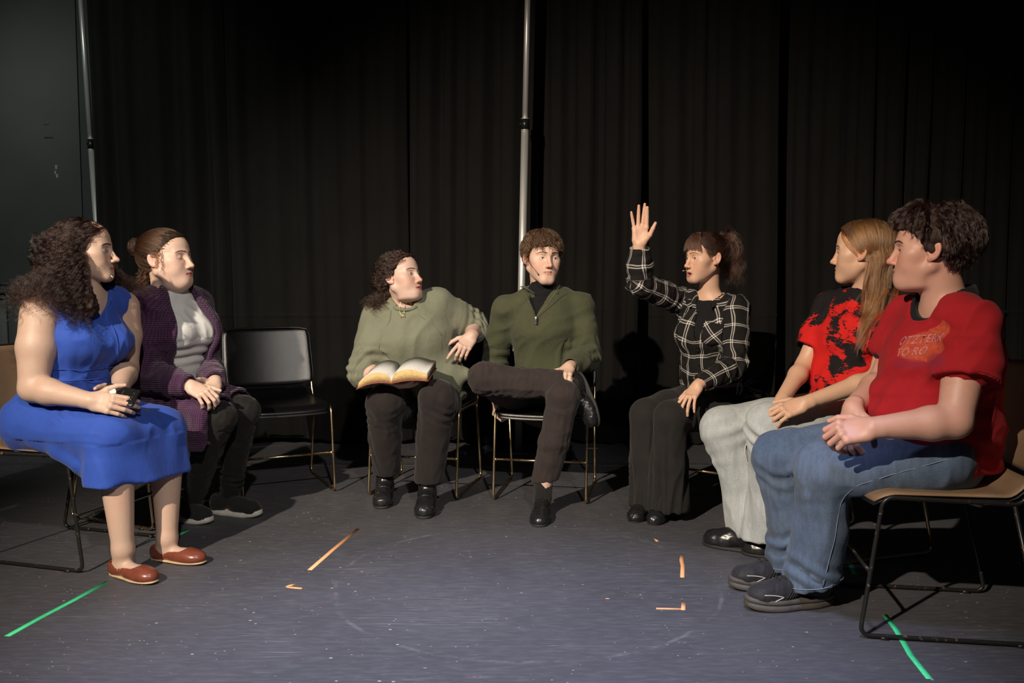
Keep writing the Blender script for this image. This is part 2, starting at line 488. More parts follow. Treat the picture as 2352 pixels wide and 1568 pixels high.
def cloth_obj(name, F, h, mat, parent, disp=None, vec=None, smooth=1, origin=None, fine=(), r=2):
    t0 = time.time()
    v, q, t = polygonize(F, h, fine, r)
    if smooth: v = relax(v, q, t, smooth, 0.4)
    v0 = v
    if disp is not None:
        N = vnormals(v, q, t); v = v + N * disp(v, N)[:, None]
    org = np.zeros(3) if origin is None else np.asarray(origin, float)
    me = raw_mesh(name, v - org, q, t)
    if vec is not None:
        for k, f in vec.items():
            a = f(v0)
            (set_col if k == 'col' else set_vec)(me, k, a)
    o = mesh_obj(name, me, mat, parent)
    print('  %-16s %6d v  %.2fs' % (name, len(v), time.time() - t0))
    return o
# ================================================================== the setting
def m_floor():
    m, nt, b = mk('stage_floor_vinyl')
    co = objco(nt)
    n1 = noise(nt, 1.3, 5, 0.6, co); n2 = noise(nt, 60, 3, 0.6, mapping(nt, co, (0.25, 1, 1)))
    base = ramp(nt, n1, [(0.3, (0.062, 0.062, 0.070)), (0.7, (0.084, 0.084, 0.094))]).outputs[0]
    base = mixc(nt, base, (0.13, 0.13, 0.14), ramp(nt, n2, [(0.45, (0, 0, 0)), (0.85, (0.55, 0.55, 0.55))]).outputs[0])
    # long scuffs and scratches
    def streak(rot, sx, thr, seedloc):
        w = noise(nt, 7, 2, 0.5, mapping(nt, co, (sx, 9, 1), (0, 0, rot), seedloc))
        brk = noise(nt, 2.2, 3, 0.6, mapping(nt, co, (1, 1, 1), (0, 0, rot), seedloc))
        s = ramp(nt, mathn(nt, 'ABSOLUTE', mathn(nt, 'SUBTRACT', w, 0.5)), [(0.0, (1, 1, 1)), (thr, (0, 0, 0))]).outputs[0]
        k = ramp(nt, brk, [(0.52, (0, 0, 0)), (0.66, (1, 1, 1))]).outputs[0]
        return mathn(nt, 'MULTIPLY', s, k)
    s = mathn(nt, 'ADD', streak(0.05, 0.35, 0.006, (3, 1, 0)), streak(0.6, 0.3, 0.005, (7, 4, 0)))
    s = mathn(nt, 'ADD', s, streak(-0.5, 0.3, 0.005, (1, 8, 0)))
    s = mathn(nt, 'ADD', s, streak(0.02, 0.12, 0.010, (11, 3, 0))); s = mathn(nt, 'ADD', s, streak(0.25, 0.2, 0.006, (4, 13, 0)))
    base = mixc(nt, base, (0.26, 0.26, 0.27), mathn(nt, 'MINIMUM', mathn(nt, 'MULTIPLY', s, 0.55), 0.7))
    # a scraped ring on the open floor
    sub = nt.nodes.new('ShaderNodeVectorMath'); sub.operation = 'SUBTRACT'; nt.links.new(co, sub.inputs[0]); sub.inputs[1].default_value = (0.05, 3.12, 0)
    ln = nt.nodes.new('ShaderNodeVectorMath'); ln.operation = 'LENGTH'; nt.links.new(sub.outputs[0], ln.inputs[0])
    for rad, wdt, a in ((0.69, 0.011, 0.34), (0.60, 0.006, 0.10)):
        rr = mathn(nt, 'ABSOLUTE', mathn(nt, 'SUBTRACT', mathn(nt, 'ADD', ln.outputs['Value'], mathn(nt, 'MULTIPLY', mathn(nt, 'SUBTRACT', n1, 0.5), 0.09)), rad))
        rg = ramp(nt, mathn(nt, 'DIVIDE', rr, wdt), [(0.25, (1, 1, 1)), (1.0, (0, 0, 0))]).outputs[0]
        k = ramp(nt, noise(nt, 9, 4, 0.7, co), [(0.47, (0.0, 0.0, 0.0)), (0.68, (1, 1, 1))]).outputs[0]
        base = mixc(nt, base, (0.30, 0.30, 0.31), mathn(nt, 'MULTIPLY', mathn(nt, 'MULTIPLY', rg, k), a))
    # paint flecks
    for sc, thr, colr, loc in ((26, 0.062, (0.42, 0.42, 0.40), (0, 0, 0)), (47, 0.07, (0.36, 0.36, 0.35), (1, 7, 0)), (23, 0.050, (0.45, 0.10, 0.05), (3, 3, 0)), (21, 0.035, (0.12, 0.34, 0.17), (9, 2, 0))):
        vo = nt.nodes.new('ShaderNodeTexVoronoi'); vo.inputs['Scale'].default_value = sc; nt.links.new(mapping(nt, co, (0.6, 1, 1), (0, 0, 0.5), loc), vo.inputs['Vector'])
        f = ramp(nt, vo.outputs['Distance'], [(thr, (1, 1, 1)), (thr * 1.5, (0, 0, 0))]).outputs[0]
        pick = ramp(nt, noise(nt, 5.5, 2, 0.5, mapping(nt, co, (1, 1, 1), (0, 0, 0), (loc[0] + 5, 1, 0))), [(0.53, (0, 0, 0)), (0.58, (1, 1, 1))]).outputs[0]
        base = mixc(nt, base, colr, mathn(nt, 'MULTIPLY', f, pick))
    nt.links.new(base, b.inputs['Base Color'])
    r = ramp(nt, n2, [(0.3, (0.5, 0.5, 0.5)), (0.8, (0.66, 0.66, 0.66))])
    nt.links.new(r.outputs[0], b.inputs['Roughness']); b.inputs['Specular IOR Level'].default_value = 0.4
    bump(nt, b, n2, 0.12, 0.002)
    return m
M_FLOOR = m_floor()
fl = pyobj('floor', [(-5, -1.5, 0), (5, -1.5, 0), (5, 6.4, 0), (-5, 6.4, 0), (-5, -1.5, -0.1), (5, -1.5, -0.1), (5, 6.4, -0.1), (-5, 6.4, -0.1)],
           [(0, 1, 2, 3), (7, 6, 5, 4), (0, 4, 5, 1), (1, 5, 6, 2), (2, 6, 7, 3), (3, 7, 4, 0)], M_FLOOR)
tag(fl, 'dark scuffed stage floor flecked with old paint', kind='structure')
# joint strip where two vinyl sheets meet, in front of the curtain
M_SEAM = m_plain('floor_seam_tape', (0.06, 0.062, 0.065), 0.45, var=0.3)
pyobj('floor_seam', *(lambda v, q, t: (v, [tuple(f) for f in q]))(*box_geo((-3.2, 5.08, 0.0), (3.4, 5.13, 0.003))), M_SEAM, fl)

M_WALL = m_plain('painted_wall_dark', (0.055, 0.062, 0.062), 0.62, var=0.10, scale=3, bstr=0.08, bscale=120)
wl = empty('wall_back', (0, 6.0, 0)); tag(wl, 'dark grey painted back wall with a moulded rail', kind='structure')
WZ = 3.6
def wbox(name, lo, hi, r=0.004, mat=None): return bevel_box(name, lo, hi, r, mat or M_WALL, wl, 1)
wbox('plaster', (-4.5, 0.0, 0.0), (4.5, 0.15, WZ))
wbox('wall_panel', (-4.4, -0.018, 1.06), (-2.93, 0.0, WZ), 0.003)
wbox('wall_panel', (-2.925, -0.018, 1.06), (-2.2, 0.0, WZ), 0.003)
wbox('rail', (-4.4, -0.045, 1.0), (-2.2, 0.0, 1.025), 0.006); wbox('rail', (-4.4, -0.03, 0.96), (-2.2, 0.0, 0.985), 0.008)
for i in range(14): wbox('wainscot_board', (-4.4 + i * 0.155, -0.014, 0.12), (-4.4 + i * 0.155 + 0.150, 0.0, 0.955), 0.005)
bb = bevel_box('baseboard_back', (-4.5, 5.962, 0), (-2.2, 5.985, 0.13), 0.006, m_plain('baseboard_paint', (0.075, 0.08, 0.078), 0.55), None, 2)
tag(bb, 'worn dark skirting board along the back wall', kind='structure')
M_CHIP = m_plain('chipped_plaster', (0.30, 0.31, 0.29), 0.8)
for (u, v, w, h_) in ((129, 384, 5, 10), (127, 396, 4, 8), (131, 404, 5, 9), (112, 316, 20, 3), (107, 286, 12, 2)):
    p = PX(u, v, 5.98)
    wbox('wall_mark', (p[0] - w / 680, -0.0205, p[2] - h_ / 680), (p[0] + w / 680, -0.018, p[2] + h_ / 680), 0.0008,
         M_CHIP if h_ > 4 else m_plain('wall_mark_paint', (0.02, 0.018, 0.016) if v > 300 else (0.10, 0.03, 0.03), 0.7))

# ------------------------------------------------------------------ curtains
def m_curtain():
    m, nt, b = mk('black_drape_cloth'); co = objco(nt)
    n = noise(nt, 6, 5, 0.6, mapping(nt, co, (1, 1, 0.35))); w = noise(nt, 700, 2, 0.5, co)
    r = ramp(nt, n, [(0.25, (0.0098, 0.0094, 0.0088)), (0.75, (0.0155, 0.0149, 0.0140))])
    c = mixc(nt, r.outputs[0], (0.005, 0.005, 0.0049), mathn(nt, 'MULTIPLY', w, 0.6))
    nt.links.new(c, b.inputs['Base Color']); b.inputs['Roughness'].default_value = 0.95; b.inputs['Specular IOR Level'].default_value = 0.1
    b.inputs['Sheen Weight'].default_value = 0.05
    h = mathn(nt, 'ADD', mathn(nt, 'MULTIPLY', noise(nt, 14, 4, 0.6, mapping(nt, co, (1, 1, 0.4)), 0.8), 4.0), w)
    bump(nt, b, h, 0.22, 0.003)
    return m
M_CURT = m_curtain()
def curtain(x0, x1, y0, z0, z1, seed, amp, pitch, label, crease):
    rs = np.random.RandomState(seed)
    nx = int((x1 - x0) / 0.012); zz = np.unique(np.concatenate([np.linspace(z0, z1, 60), np.linspace(crease - 0.05, crease + 0.05, 14), np.linspace(z0, z0 + 0.16, 12)]))
    x = np.linspace(0, 1, nx); Wd = x1 - x0
    X, Z = np.meshgrid(x, zz, indexing='ij'); s = X * Wd
    nf = max(3, int(Wd / (pitch * 0.8))); knots = np.linspace(0, Wd, nf + 1); knots[1:-1] += rs.uniform(-0.3, 0.3, nf - 1) * pitch
    ph = np.interp(s, knots, np.arange(nf + 1)) * 2 * np.pi
    A = np.interp(s, knots, rs.uniform(0.45, 1.2, nf + 1)) * amp
    fade = 0.55 + 0.45 * np.clip((Z - z0) / (z1 - z0), 0, 1)
    sn = np.sin(ph + 0.25 * np.sin(Z * 1.3 + seed)); y = 1.5 * A * fade * (0.55 * sn + 0.45 * (1 - 2 * np.abs(np.sin(ph / 2 + 0.4 + 0.12 * np.sin(Z * 1.1 + seed))) ** 0.7)) + 0.40 * A * np.sin(2 * ph + 1.1 + 0.4 * np.sin(Z * 0.9)) + 0.012 * np.sin(s * 9 + Z * 1.7 + seed)
    y += -0.010 * np.exp(-((Z - crease) / 0.008) ** 2) * (0.5 + 0.5 * np.sin(s * 5 + seed)) - 0.004 * np.exp(-((Z - z0 - 0.11) / 0.006) ** 2)
    xo = x0 + s + 0.02 * np.sin(Z * 1.1 + seed * 1.7) * (1 - Z / z1) + 0.25 * A * np.cos(ph)
    zo = Z + np.where(Z < z0 + 0.02, 0.02 * np.sin(s * 6 + seed), 0)
    P = np.stack([xo, y0 + y, zo], -1); nz = len(zz)
    i, j = np.meshgrid(np.arange(nx - 1), np.arange(nz - 1), indexing='ij'); a = i * nz + j
    q = np.stack([a, a + nz, a + nz + 1, a + 1], -1).reshape(-1, 4)
    org = np.array([(x0 + x1) / 2, y0, z0])
    o = mesh_obj('curtain', raw_mesh('curtain', P.reshape(-1, 3) - org, q), M_CURT); o.location = org
    sol = o.modifiers.new('thickness', 'SOLIDIFY'); sol.thickness = 0.003
    tag(o, label, 'curtain', 'black stage drapes')
    return o
curtain(-2.74, -1.86, 5.72, 0.03, 3.45, 11, 0.045, 0.19, 'black drape panel beside the bare wall, leftmost of the drapes', 0.86)
curtain(-1.87, -0.685, 5.73, 0.03, 3.45, 12, 0.035, 0.24, 'black drape panel behind the empty chair', 0.86)
curtain(-0.67, 0.17, 5.72, 0.02, 3.45, 13, 0.045, 0.21, 'black drape panel behind the central chrome pole', 0.9)
curtain(0.185, 0.84, 5.75, 0.03, 3.45, 14, 0.05, 0.20, 'black drape panel behind the man in the olive pullover', 0.9)
curtain(0.875, 1.72, 5.72, 0.03, 3.45, 15, 0.04, 0.22, 'black drape panel behind the raised hand', 0.86)
curtain(1.79, 2.55, 5.72, 0.03, 3.45, 16, 0.045, 0.22, 'black drape panel behind the long-haired person', 0.88)
curtain(2.56, 3.7, 5.72, 0.03, 3.45, 17, 0.05, 0.22, 'black drape panel at the far right edge, in deep shadow', 0.88)

# ------------------------------------------------------------------ drape support poles
def m_metal(name, col, rough, var=0.1, sc=40):
    m, nt, b = mk(name); n = noise(nt, sc, 4, 0.6, mapping(nt, objco(nt), (1, 1, 0.05)))
    r = ramp(nt, n, [(0.3, tuple(c * (1 - var) for c in col)), (0.7, col)]); nt.links.new(r.outputs[0], b.inputs['Base Color'])
    b.inputs['Metallic'].default_value = 1.0
    r2 = ramp(nt, n, [(0.3, (rough * 0.8,) * 3), (0.7, (rough * 1.25,) * 3)]); nt.links.new(r2.outputs[0], b.inputs['Roughness'])
    return m
M_ALU = m_metal('brushed_aluminium', (0.80, 0.80, 0.79), 0.42); M_ALU.node_tree.nodes['Principled BSDF'].inputs['Metallic'].default_value = 0.6
M_BLKPL = m_plain('black_plastic', (0.012, 0.012, 0.012), 0.35)
M_STEEL = m_plain('grey_steel_plate', (0.20, 0.23, 0.24), 0.4, 0.9)
def pole(base, top, zc, label, r0=0.0235, r1=0.0185):
    t = empty('drape_pole', tuple(base)); b, tp = np.zeros(3), np.asarray(top) - np.asarray(base)
    c = tp * (zc / tp[2])
    tube('lower_tube', [b + tp * (0.012 / tp[2]), c], r0, M_ALU, t, 20); tube('upper_tube', [c, tp], r1, M_ALU, t, 20)
    col = tube('collar', [c - V(0, 0, 0.035), c + V(0, 0, 0.028)], r0 * 1.16, M_BLKPL, t, 20)
    tube('collar_ring', [c + V(0, 0, 0.028), c + V(0, 0, 0.034)], r0 * 1.05, M_ALU, col, 20)
    tube('collar_ring', [c - V(0, 0, 0.042), c - V(0, 0, 0.035)], r0 * 1.08, M_ALU, col, 20)
    tube('locking_pin', [c + V(-r0 * 1.5, 0, 0), c + V(-r0 * 0.9, 0, 0)], 0.006, M_BLKPL, col, 8)
    bevel_box('base_plate', (-0.2, -0.15, 0.0), (0.2, 0.15, 0.012), 0.004, M_STEEL, t)
    tag(t, label, 'pole', 'telescopic drape poles'); return t
b0 = FL(1190, 1030); b0[1] = 5.5; b0[0] = 0.039
pole(b0, (0.105, 5.5, 3.2), 2.03 + 0.03, 'tall chrome telescopic pole in front of the curtain behind the centre chairs')
bL = V(-2.705, 5.83, 0)
pole(bL, (-2.83, 5.83, 3.3), PX(180, 330, 5.83)[2], 'thin chrome telescopic pole at the edge of curtain and bare wall', 0.02, 0.017)

# ------------------------------------------------------------------ tape marks on the floor
M_GREEN = m_plain('green_gaffer_tape', (0.07, 0.80, 0.33), 0.6, var=0.12, scale=80)
M_ORANGE = m_plain('orange_gaffer_tape', (1.0, 0.44, 0.19), 0.6, var=0.12, scale=80)
def tape(name, runs, w, mat, label):
    """runs: list of pixel polylines laid flat on the floor, one strip each"""
    parts = []
    c0 = FL(*runs[0][0])
    for n_, run in enumerate(runs):
        P = np.array([FL(*p) for p in run]); d = np.gradient(P, axis=0); d /= np.linalg.norm(d, axis=1)[:, None]
        sd = np.stack([-d[:, 1], d[:, 0], 0 * d[:, 0]], 1) * w / 2
        z = 0.0008 + 0.0006 * n_
        top = np.vstack([P + sd, P - sd]) - c0; top[:, 2] = z; bot = top.copy(); bot[:, 2] = 0.0001; n = len(P)
        v = np.vstack([top, bot]); q = []
        for i in range(n - 1):
            q += [(i, n + i, n + i + 1, i + 1), (2 * n + i, 2 * n + i + 1, 3 * n + i + 1, 3 * n + i), (i, i + 1, 2 * n + i + 1, 2 * n + i), (n + i, 3 * n + i, 3 * n + i + 1, n + i + 1)]
        q += [(0, 2 * n, 3 * n, n), (n - 1, 2 * n - 1, 4 * n - 1, 3 * n - 1)]
        parts.append((v, np.array(q), np.zeros((0, 3), int)))
    v, q, t = merge_geo(parts)
    o = mesh_obj(name, raw_mesh(name, v, q, t, False), mat); o.location = c0
    tag(o, label, 'tape mark', 'coloured tape marks on the stage floor'); return o
tape('floor_tape', [[(16, 1461), (90, 1420), (170, 1378), (247, 1335)]], 0.020, M_GREEN, 'long straight green tape strip beside the brown flat shoes')
tape('floor_tape', [[(403, 1231), (434, 1216)]], 0.020, M_GREEN, 'short green tape strip behind the brown flat shoes')
tape('floor_tape', [[(711, 1309), (765, 1262), (823, 1214)]], 0.018, M_ORANGE, 'long slanting orange tape strip in front of the empty chair')
tape('floor_tape', [[(659, 1348), (676, 1340)], [(662, 1348), (694, 1351)]], 0.016, M_ORANGE, 'small orange tape corner shaped like an arrowhead')
tape('floor_tape', [[(1567, 1274), (1565, 1286), (1568, 1300), (1567, 1326)]], 0.015, M_ORANGE, 'short crinkled orange tape strip near the black shoe')
tape('floor_tape', [[(1507, 1397), (1574, 1398)], [(1569, 1401), (1570, 1384)]], 0.014, M_ORANGE, 'orange L-shaped tape corner on the open floor')
tape('floor_tape', [[(1504, 1236), (1510, 1243)]], 0.012, M_ORANGE, 'tiny torn scrap of orange tape in front of the flared trousers')
tape('floor_tape', [[(1391, 1374), (1400, 1374.5)]], 0.006, M_ORANGE, 'tiniest sliver of orange tape on the open middle floor')
tape('floor_tape', [[(2032, 1411), (2058, 1446), (2075, 1475), (2092, 1505), (2135, 1559)]], 0.018, M_GREEN, 'long bent green tape strip under the tan chair of the red-shirted man')
tape('floor_tape', [[(1952, 1290), (1963, 1319)]], 0.018, M_GREEN, 'short green tape strip just behind the blue jeans')
tape('floor_tape', [[(1921, 1228), (1932, 1250)]], 0.016, M_GREEN, 'shaded green tape scrap beneath the tan chair crossbar')

# ================================================================== chairs
M_BRASS = m_metal('brassy_chrome_rod', (0.80, 0.62, 0.36), 0.28, 0.25, 60)
def m_chipped():
    m, nt, b = mk('chipped_black_enamel'); co = objco(nt)
    n = noise(nt, 45, 5, 0.7, co)
    k = ramp(nt, n, [(0.60, (0, 0, 0)), (0.66, (1, 1, 1))]).outputs[0]
    c = mixc(nt, (0.014, 0.013, 0.012), (0.16, 0.10, 0.06), k); nt.links.new(c, b.inputs['Base Color'])
    nt.links.new(mixc(nt, (0.32, 0.32, 0.32), (0.7, 0.7, 0.7), k), b.inputs['Roughness']); return m
M_ENAMEL = m_chipped()
def m_vinyl(name, col, rough, bs):
    m, nt, b = mk(name); co = objco(nt); n = noise(nt, 900, 2, 0.5, co); n1 = noise(nt, 7, 4, 0.6, co)
    r = ramp(nt, n1, [(0.3, tuple(c * 0.85 for c in col)), (0.7, tuple(c * 1.1 for c in col))]); nt.links.new(r.outputs[0], b.inputs['Base Color'])
    b.inputs['Roughness'].default_value = rough; b.inputs['Specular IOR Level'].default_value = 0.6
    bump(nt, b, mathn(nt, 'ADD', n, mathn(nt, 'MULTIPLY', n1, 0.6)), bs, 0.0012); return m
M_BVINYL = m_vinyl('black_vinyl', (0.0045, 0.0045, 0.005), 0.27, 0.28)
M_TVINYL = m_vinyl('tan_vinyl', (0.27, 0.175, 0.105), 0.45, 0.4)
M_BSHELL = m_plain('black_shell', (0.012, 0.012, 0.012), 0.38)
def make_chair(mrod, mpad):
    t = empty('stacking_chair')
    hw, r = 0.23, 0.0068
    for s in (-1, 1):
        x = s * hw
        path = fillet([(x * 0.97, -0.305, 0.83), (x, -0.19, 0.432), (x, 0.205, 0.442), (x, 0.262, 0.010), (x, -0.262, 0.010), (x, -0.165, 0.428)], 0.035, 6)
        fr = tube('side_frame', path, r, mrod, t, 10)
        for yy in (0.19, -0.2): tube('glide', [(x, yy - 0.012, 0.004), (x, yy + 0.012, 0.004)], 0.0085, M_BSHELL, fr, 8)
    yb = 0.235
    cb = tube('crossbar', [(-hw, yb, 0.205), (hw, yb, 0.205)], 0.0058, mrod, t, 10)
    for s in (-1, 1): tube('weld_collar', [(s * (hw - 0.014), yb, 0.205), (s * hw, yb, 0.205)], 0.0085, mrod, cb, 10)
    tube('seat_rail', [(-hw, 0.10, 0.434), (hw, 0.10, 0.434)], 0.0055, mrod, t, 8); tube('seat_rail', [(-hw, -0.14, 0.431), (hw, -0.14, 0.431)], 0.0055, mrod, t, 8)
    def seat(U, Vv):
        x = 0.235 * U * np.sqrt(1 - 0.22 * np.clip(Vv, 0, 1) ** 6) * (1 - 0.03 * (1 - Vv))
        y = 0.012 + 0.225 * Vv * np.sqrt(1 - 0.10 * U ** 4 * (Vv > 0)) 
        z = 0.452 - 0.010 * (1 - U * U) * (1 - 0.5 * Vv * Vv) - 0.030 * np.clip((Vv - 0.70) / 0.30, 0, 1) ** 2 + 0.055 * np.clip((-Vv - 0.72) / 0.28, 0, 1) ** 1.6
        return np.stack([x, y, z], -1)
    v, q, tt = shell_geo(seat, 29, 33, 0.013); mesh_obj('seat', raw_mesh('seat', v, q, tt), mpad, t)
    def pan(U, Vv):
        p = seat(U * 1.0, Vv); p[..., 2] -= 0.0115; p[..., 0] *= 1.012; p[..., 1] = 0.012 + (p[..., 1] - 0.012) * 1.012; return p
    v, q, tt = shell_geo(pan, 21, 23, 0.007); mesh_obj('seat_pan', raw_mesh('seat_pan', v, q, tt), M_BSHELL, t)
    def back(U, Vv, off=0.0, k=1.0):
        x = 0.236 * k * U * np.sqrt(1 - 0.10 * Vv ** 8) * (1 - 0.015 * Vv)
        z = 0.672 + 0.152 * k * Vv * np.sqrt(1 - 0.10 * U ** 8) - 0.012 * (1 - U * U) * (Vv < 0) * (-Vv)
        y = -0.262 - 0.282 * (z - 0.672) - 0.030 * (1 - U * U) + 0.006 * np.abs(U) ** 8 + off
        return np.stack([x, y, z], -1)
    v, q, tt = shell_geo(lambda U, W_: back(U, W_, 0.006), 33, 25, 0.016); bk = mesh_obj('backrest', raw_mesh('backrest', v, q, tt), mpad, t)
    v, q, tt = shell_geo(lambda U, W_: back(U, W_, -0.009, 1.015), 33, 25, 0.010); mesh_obj('back_shell', raw_mesh('back_shell', v, q, tt), M_BSHELL, t)
    rim = []
    for a in np.linspace(0, 2 * np.pi, 72, endpoint=False):
        c_, s_ = math.cos(a), math.sin(a); m = max(abs(c_), abs(s_)); rim.append(back(np.array(c_ / m), np.array(s_ / m), 0.0, 1.008))
    tube('piping', np.array(rim), 0.0058, M_BSHELL, bk, 6, True)
    return t
_ch = {}
def chair(kind, cx, cy, fx, fy, label):
    rz = math.atan2(fy, fx) - math.pi / 2
    if kind not in _ch:
        t = make_chair(*kind); _ch[kind] = t
    else:
        src = _ch[kind]; t = src.copy(); link(t)
        for c in src.children:
            k = c.copy(); link(k, t)
            for g in c.children: link(g.copy(), k)
    t.location = (cx, cy, 0); t.rotation_euler = (0, 0, rz)
    tag(t, label, 'chair', 'stacking chairs in a half circle'); return t
KB, KT = (M_BRASS, M_BVINYL), (M_ENAMEL, M_TVINYL)
chair(KB, -1.236, 4.565, 0.44, -0.898, 'empty black vinyl chair with brassy sled legs')
chair(KT, -1.79, 3.48, 0.96, -0.28, 'tan chair on chipped black rods under the woman in the blue dress')
chair(KB, -1.70, 4.05, 0.90, -0.43, 'black chair hidden under the woman in the purple cardigan')
chair(KB, -0.45, 4.56, -0.20, -0.98, 'black chair with brassy legs under the woman holding a book')
chair(KB, 0.18, 4.47, -0.18, -0.984, 'black chair with brassy legs under the man with a crossed leg')
chair(KB, 0.955, 4.257, -0.62, -0.785, 'black chair under the woman in the plaid shirt')
chair(KB, 1.36, 3.55, -0.93, -0.30, 'black chair under the person in pale flared jeans')
chair(KT, 1.361, 2.79, -0.988, 0.15, 'tan chair on chipped black rods under the man in the plain red shirt')
# ================================================================== people: shared builders
def basis(f, up=(0, 0, 1), roll=0.0):
    """rows: right, forward, up"""
    f = nrm(f); r = nrm(np.cross(f, up)); u = np.cross(r, f)
    c, s = math.cos(roll), math.sin(roll); r, u = r * c + u * s, u * c - r * s
    return np.stack([r, f, u])
def make_head(c, f, scale=1.0, roll=0.0, wide=1.0, cheek=1.0, jaw=1.0, nose=1.0, chin=1.0, double=0.0, mouth=0.0, eye_open=(1.0, 1.0), male=0.0, neckless=False):
    """head field in local metres: x right, y face, z up"""
    H = Field(basis(f, roll=roll), c, scale); w = wide
    H.u(EL((0, -0.014, 0.026), (0.076 * w, 0.098, 0.083)))
    H.u(EL((0, 0.030, 0.032), (0.064 * w, 0.060, 0.060)), 0.03)
    H.u(EL((0, 0.030, -0.036), (0.059 * w, 0.056, 0.074)), 0.03)
    H.u(EL((0, 0.036, -0.074), (0.049 * w * jaw, 0.050, 0.044)), 0.02)
    H.u(RC((-0.009 * jaw, 0.0765, -0.104 * chin), (0.009 * jaw, 0.0765, -0.104 * chin), 0.0165 + 0.002 * male), 0.022)
    for s in (-1, 1):
        H.u(RC((s * 0.054 * w * jaw, -0.004, -0.058), (s * 0.018, 0.070, -0.104 * chin), 0.018 * cheek, 0.015), 0.03)
        H.u(EL((s * 0.037 * w, 0.055, -0.046), (0.026 * cheek, 0.027 * cheek, 0.031 * cheek)), 0.03)
        H.u(EL((s * 0.051 * w, 0.044, -0.020), (0.019, 0.024, 0.016)), 0.025)
        H.u(RC((s * 0.010, 0.0845, 0.0125), (s * 0.046 * w, 0.070, 0.012), 0.0085 + 0.002 * male, 0.007), 0.016)
    if double: H.u(EL((0, 0.028, -0.112), (0.052 * w, 0.050, 0.028 * double)), 0.03)
    for s in (-1, 1): H.s_(EL((s * 0.031, 0.098, -0.008), (0.018, 0.020, 0.0125)), 0.014)
    H.u(EL((0, 0.064, -0.073), (0.037, 0.0300, 0.033)), 0.02)
    # nose
    H.u(RC((0, 0.0845, 0.008), (0, 0.083 + 0.0235 * nose, -0.040), 0.0074, 0.0088), 0.012)
    tip = 0.083 + 0.0275 * nose
    H.u(EL((0, tip, -0.0445), (0.0098, 0.0105, 0.0090)), 0.008)
    for s in (-1, 1):
        H.u(EL((s * 0.0115, 0.091 + 0.009 * nose, -0.0485), (0.0072, 0.0095, 0.0068)), 0.006)
    for s in (-1, 1): H.s_(EL((s * 0.0062, tip - 0.006, -0.0555), (0.0034, 0.0055, 0.0040)), 0.003)
    # eyelids
    for i, s in enumerate((-1, 1)):
        H.u(EL((s * 0.0315, 0.0715, -0.0085), (0.0150, 0.0142, 0.0130)), 0.006)
        if eye_open[i] > 0.05:
            H.s_(EL((s * 0.0318, 0.0875, -0.0092), (0.0128, 0.0105, 0.0043 * eye_open[i])), 0.0015)
        else:
            H.s_(RC((s * 0.021, 0.0865, -0.0145), (s * 0.042, 0.0835, -0.0145), 0.0010), 0.003)
    # lips
    up, lw = -0.0702, -0.0815 - 0.011 * mouth
    for s in (-1, 1):
        H.u(RC((s * 0.005, 0.0962, up), (s * 0.0280, 0.0790, -0.0762), 0.0044, 0.0020), 0.005)
        H.u(RC((s * 0.006, 0.0938, lw), (s * 0.0255, 0.0790, -0.0772 - 0.004 * mouth), 0.0056, 0.0022), 0.005)
    H.s_(RC((0, 0.1010, -0.0585), (0, 0.1010, -0.0645), 0.0030, 0.0020), 0.004)
    if mouth: H.s_(EL((0, 0.097, -0.0770 - 0.0045 * mouth), (0.0165, 0.016, 0.0058 * mouth)), 0.002)
    else:
        for s in (-1, 1): H.s_(RC((0, 0.1035, -0.0760), (s * 0.029, 0.0830, -0.0768), 0.0022, 0.0014), 0.003)
    # ears
    for s in (-1, 1):
        E = Field(); X = 0.074 * w
        t = np.array([[1, 0, 0], [0, 0.97, 0.24], [0, -0.24, 0.97]])
        R = np.array([[0.90, s * 0.43, 0], [-s * 0.43, 0.90, 0], [0, 0, 1.0]]) @ t
        E.u(EL((s * (X + 0.006), -0.010, -0.012), (0.0085, 0.0185, 0.0300), R))
        E.s_(EL((s * (X + 0.015), -0.007, -0.010), (0.0085, 0.0118, 0.0205), R), 0.004)
        E.u(RC((s * (X + 0.008), -0.013, 0.002), (s * (X + 0.008), -0.011, -0.020), 0.0040, 0.0035), 0.004)
        E.s_(EL((s * (X + 0.010), 0.000, -0.015), (0.006, 0.0055, 0.0075)), 0.003)
        E.u(EL((s * (X + 0.002), 0.0015, -0.036), (0.0055, 0.0085, 0.0085)), 0.005)
        E.u(EL((s * (X + 0.001), 0.0065, -0.016), (0.0045, 0.0045, 0.0065)), 0.004)
        H.u(E, 0.005)
    return H
def hand_frame(fwd, back, side):
    f = nrm(fwd); n = np.asarray(back, float); n = nrm(n - f * (n @ f)); x = np.cross(f, n)
    return np.stack([x * (-1 if side == 'R' else 1), f, n])          # thumb side, fingers, back of hand
FLEN = ((0.044, 0.026, 0.021), (0.048, 0.030, 0.022), (0.045, 0.028, 0.022), (0.035, 0.021, 0.019))
FKNU = ((0.0285, 0.086, -0.001), (0.0090, 0.091, 0.002), (-0.0115, 0.087, 0.001), (-0.0300, 0.077, -0.003))
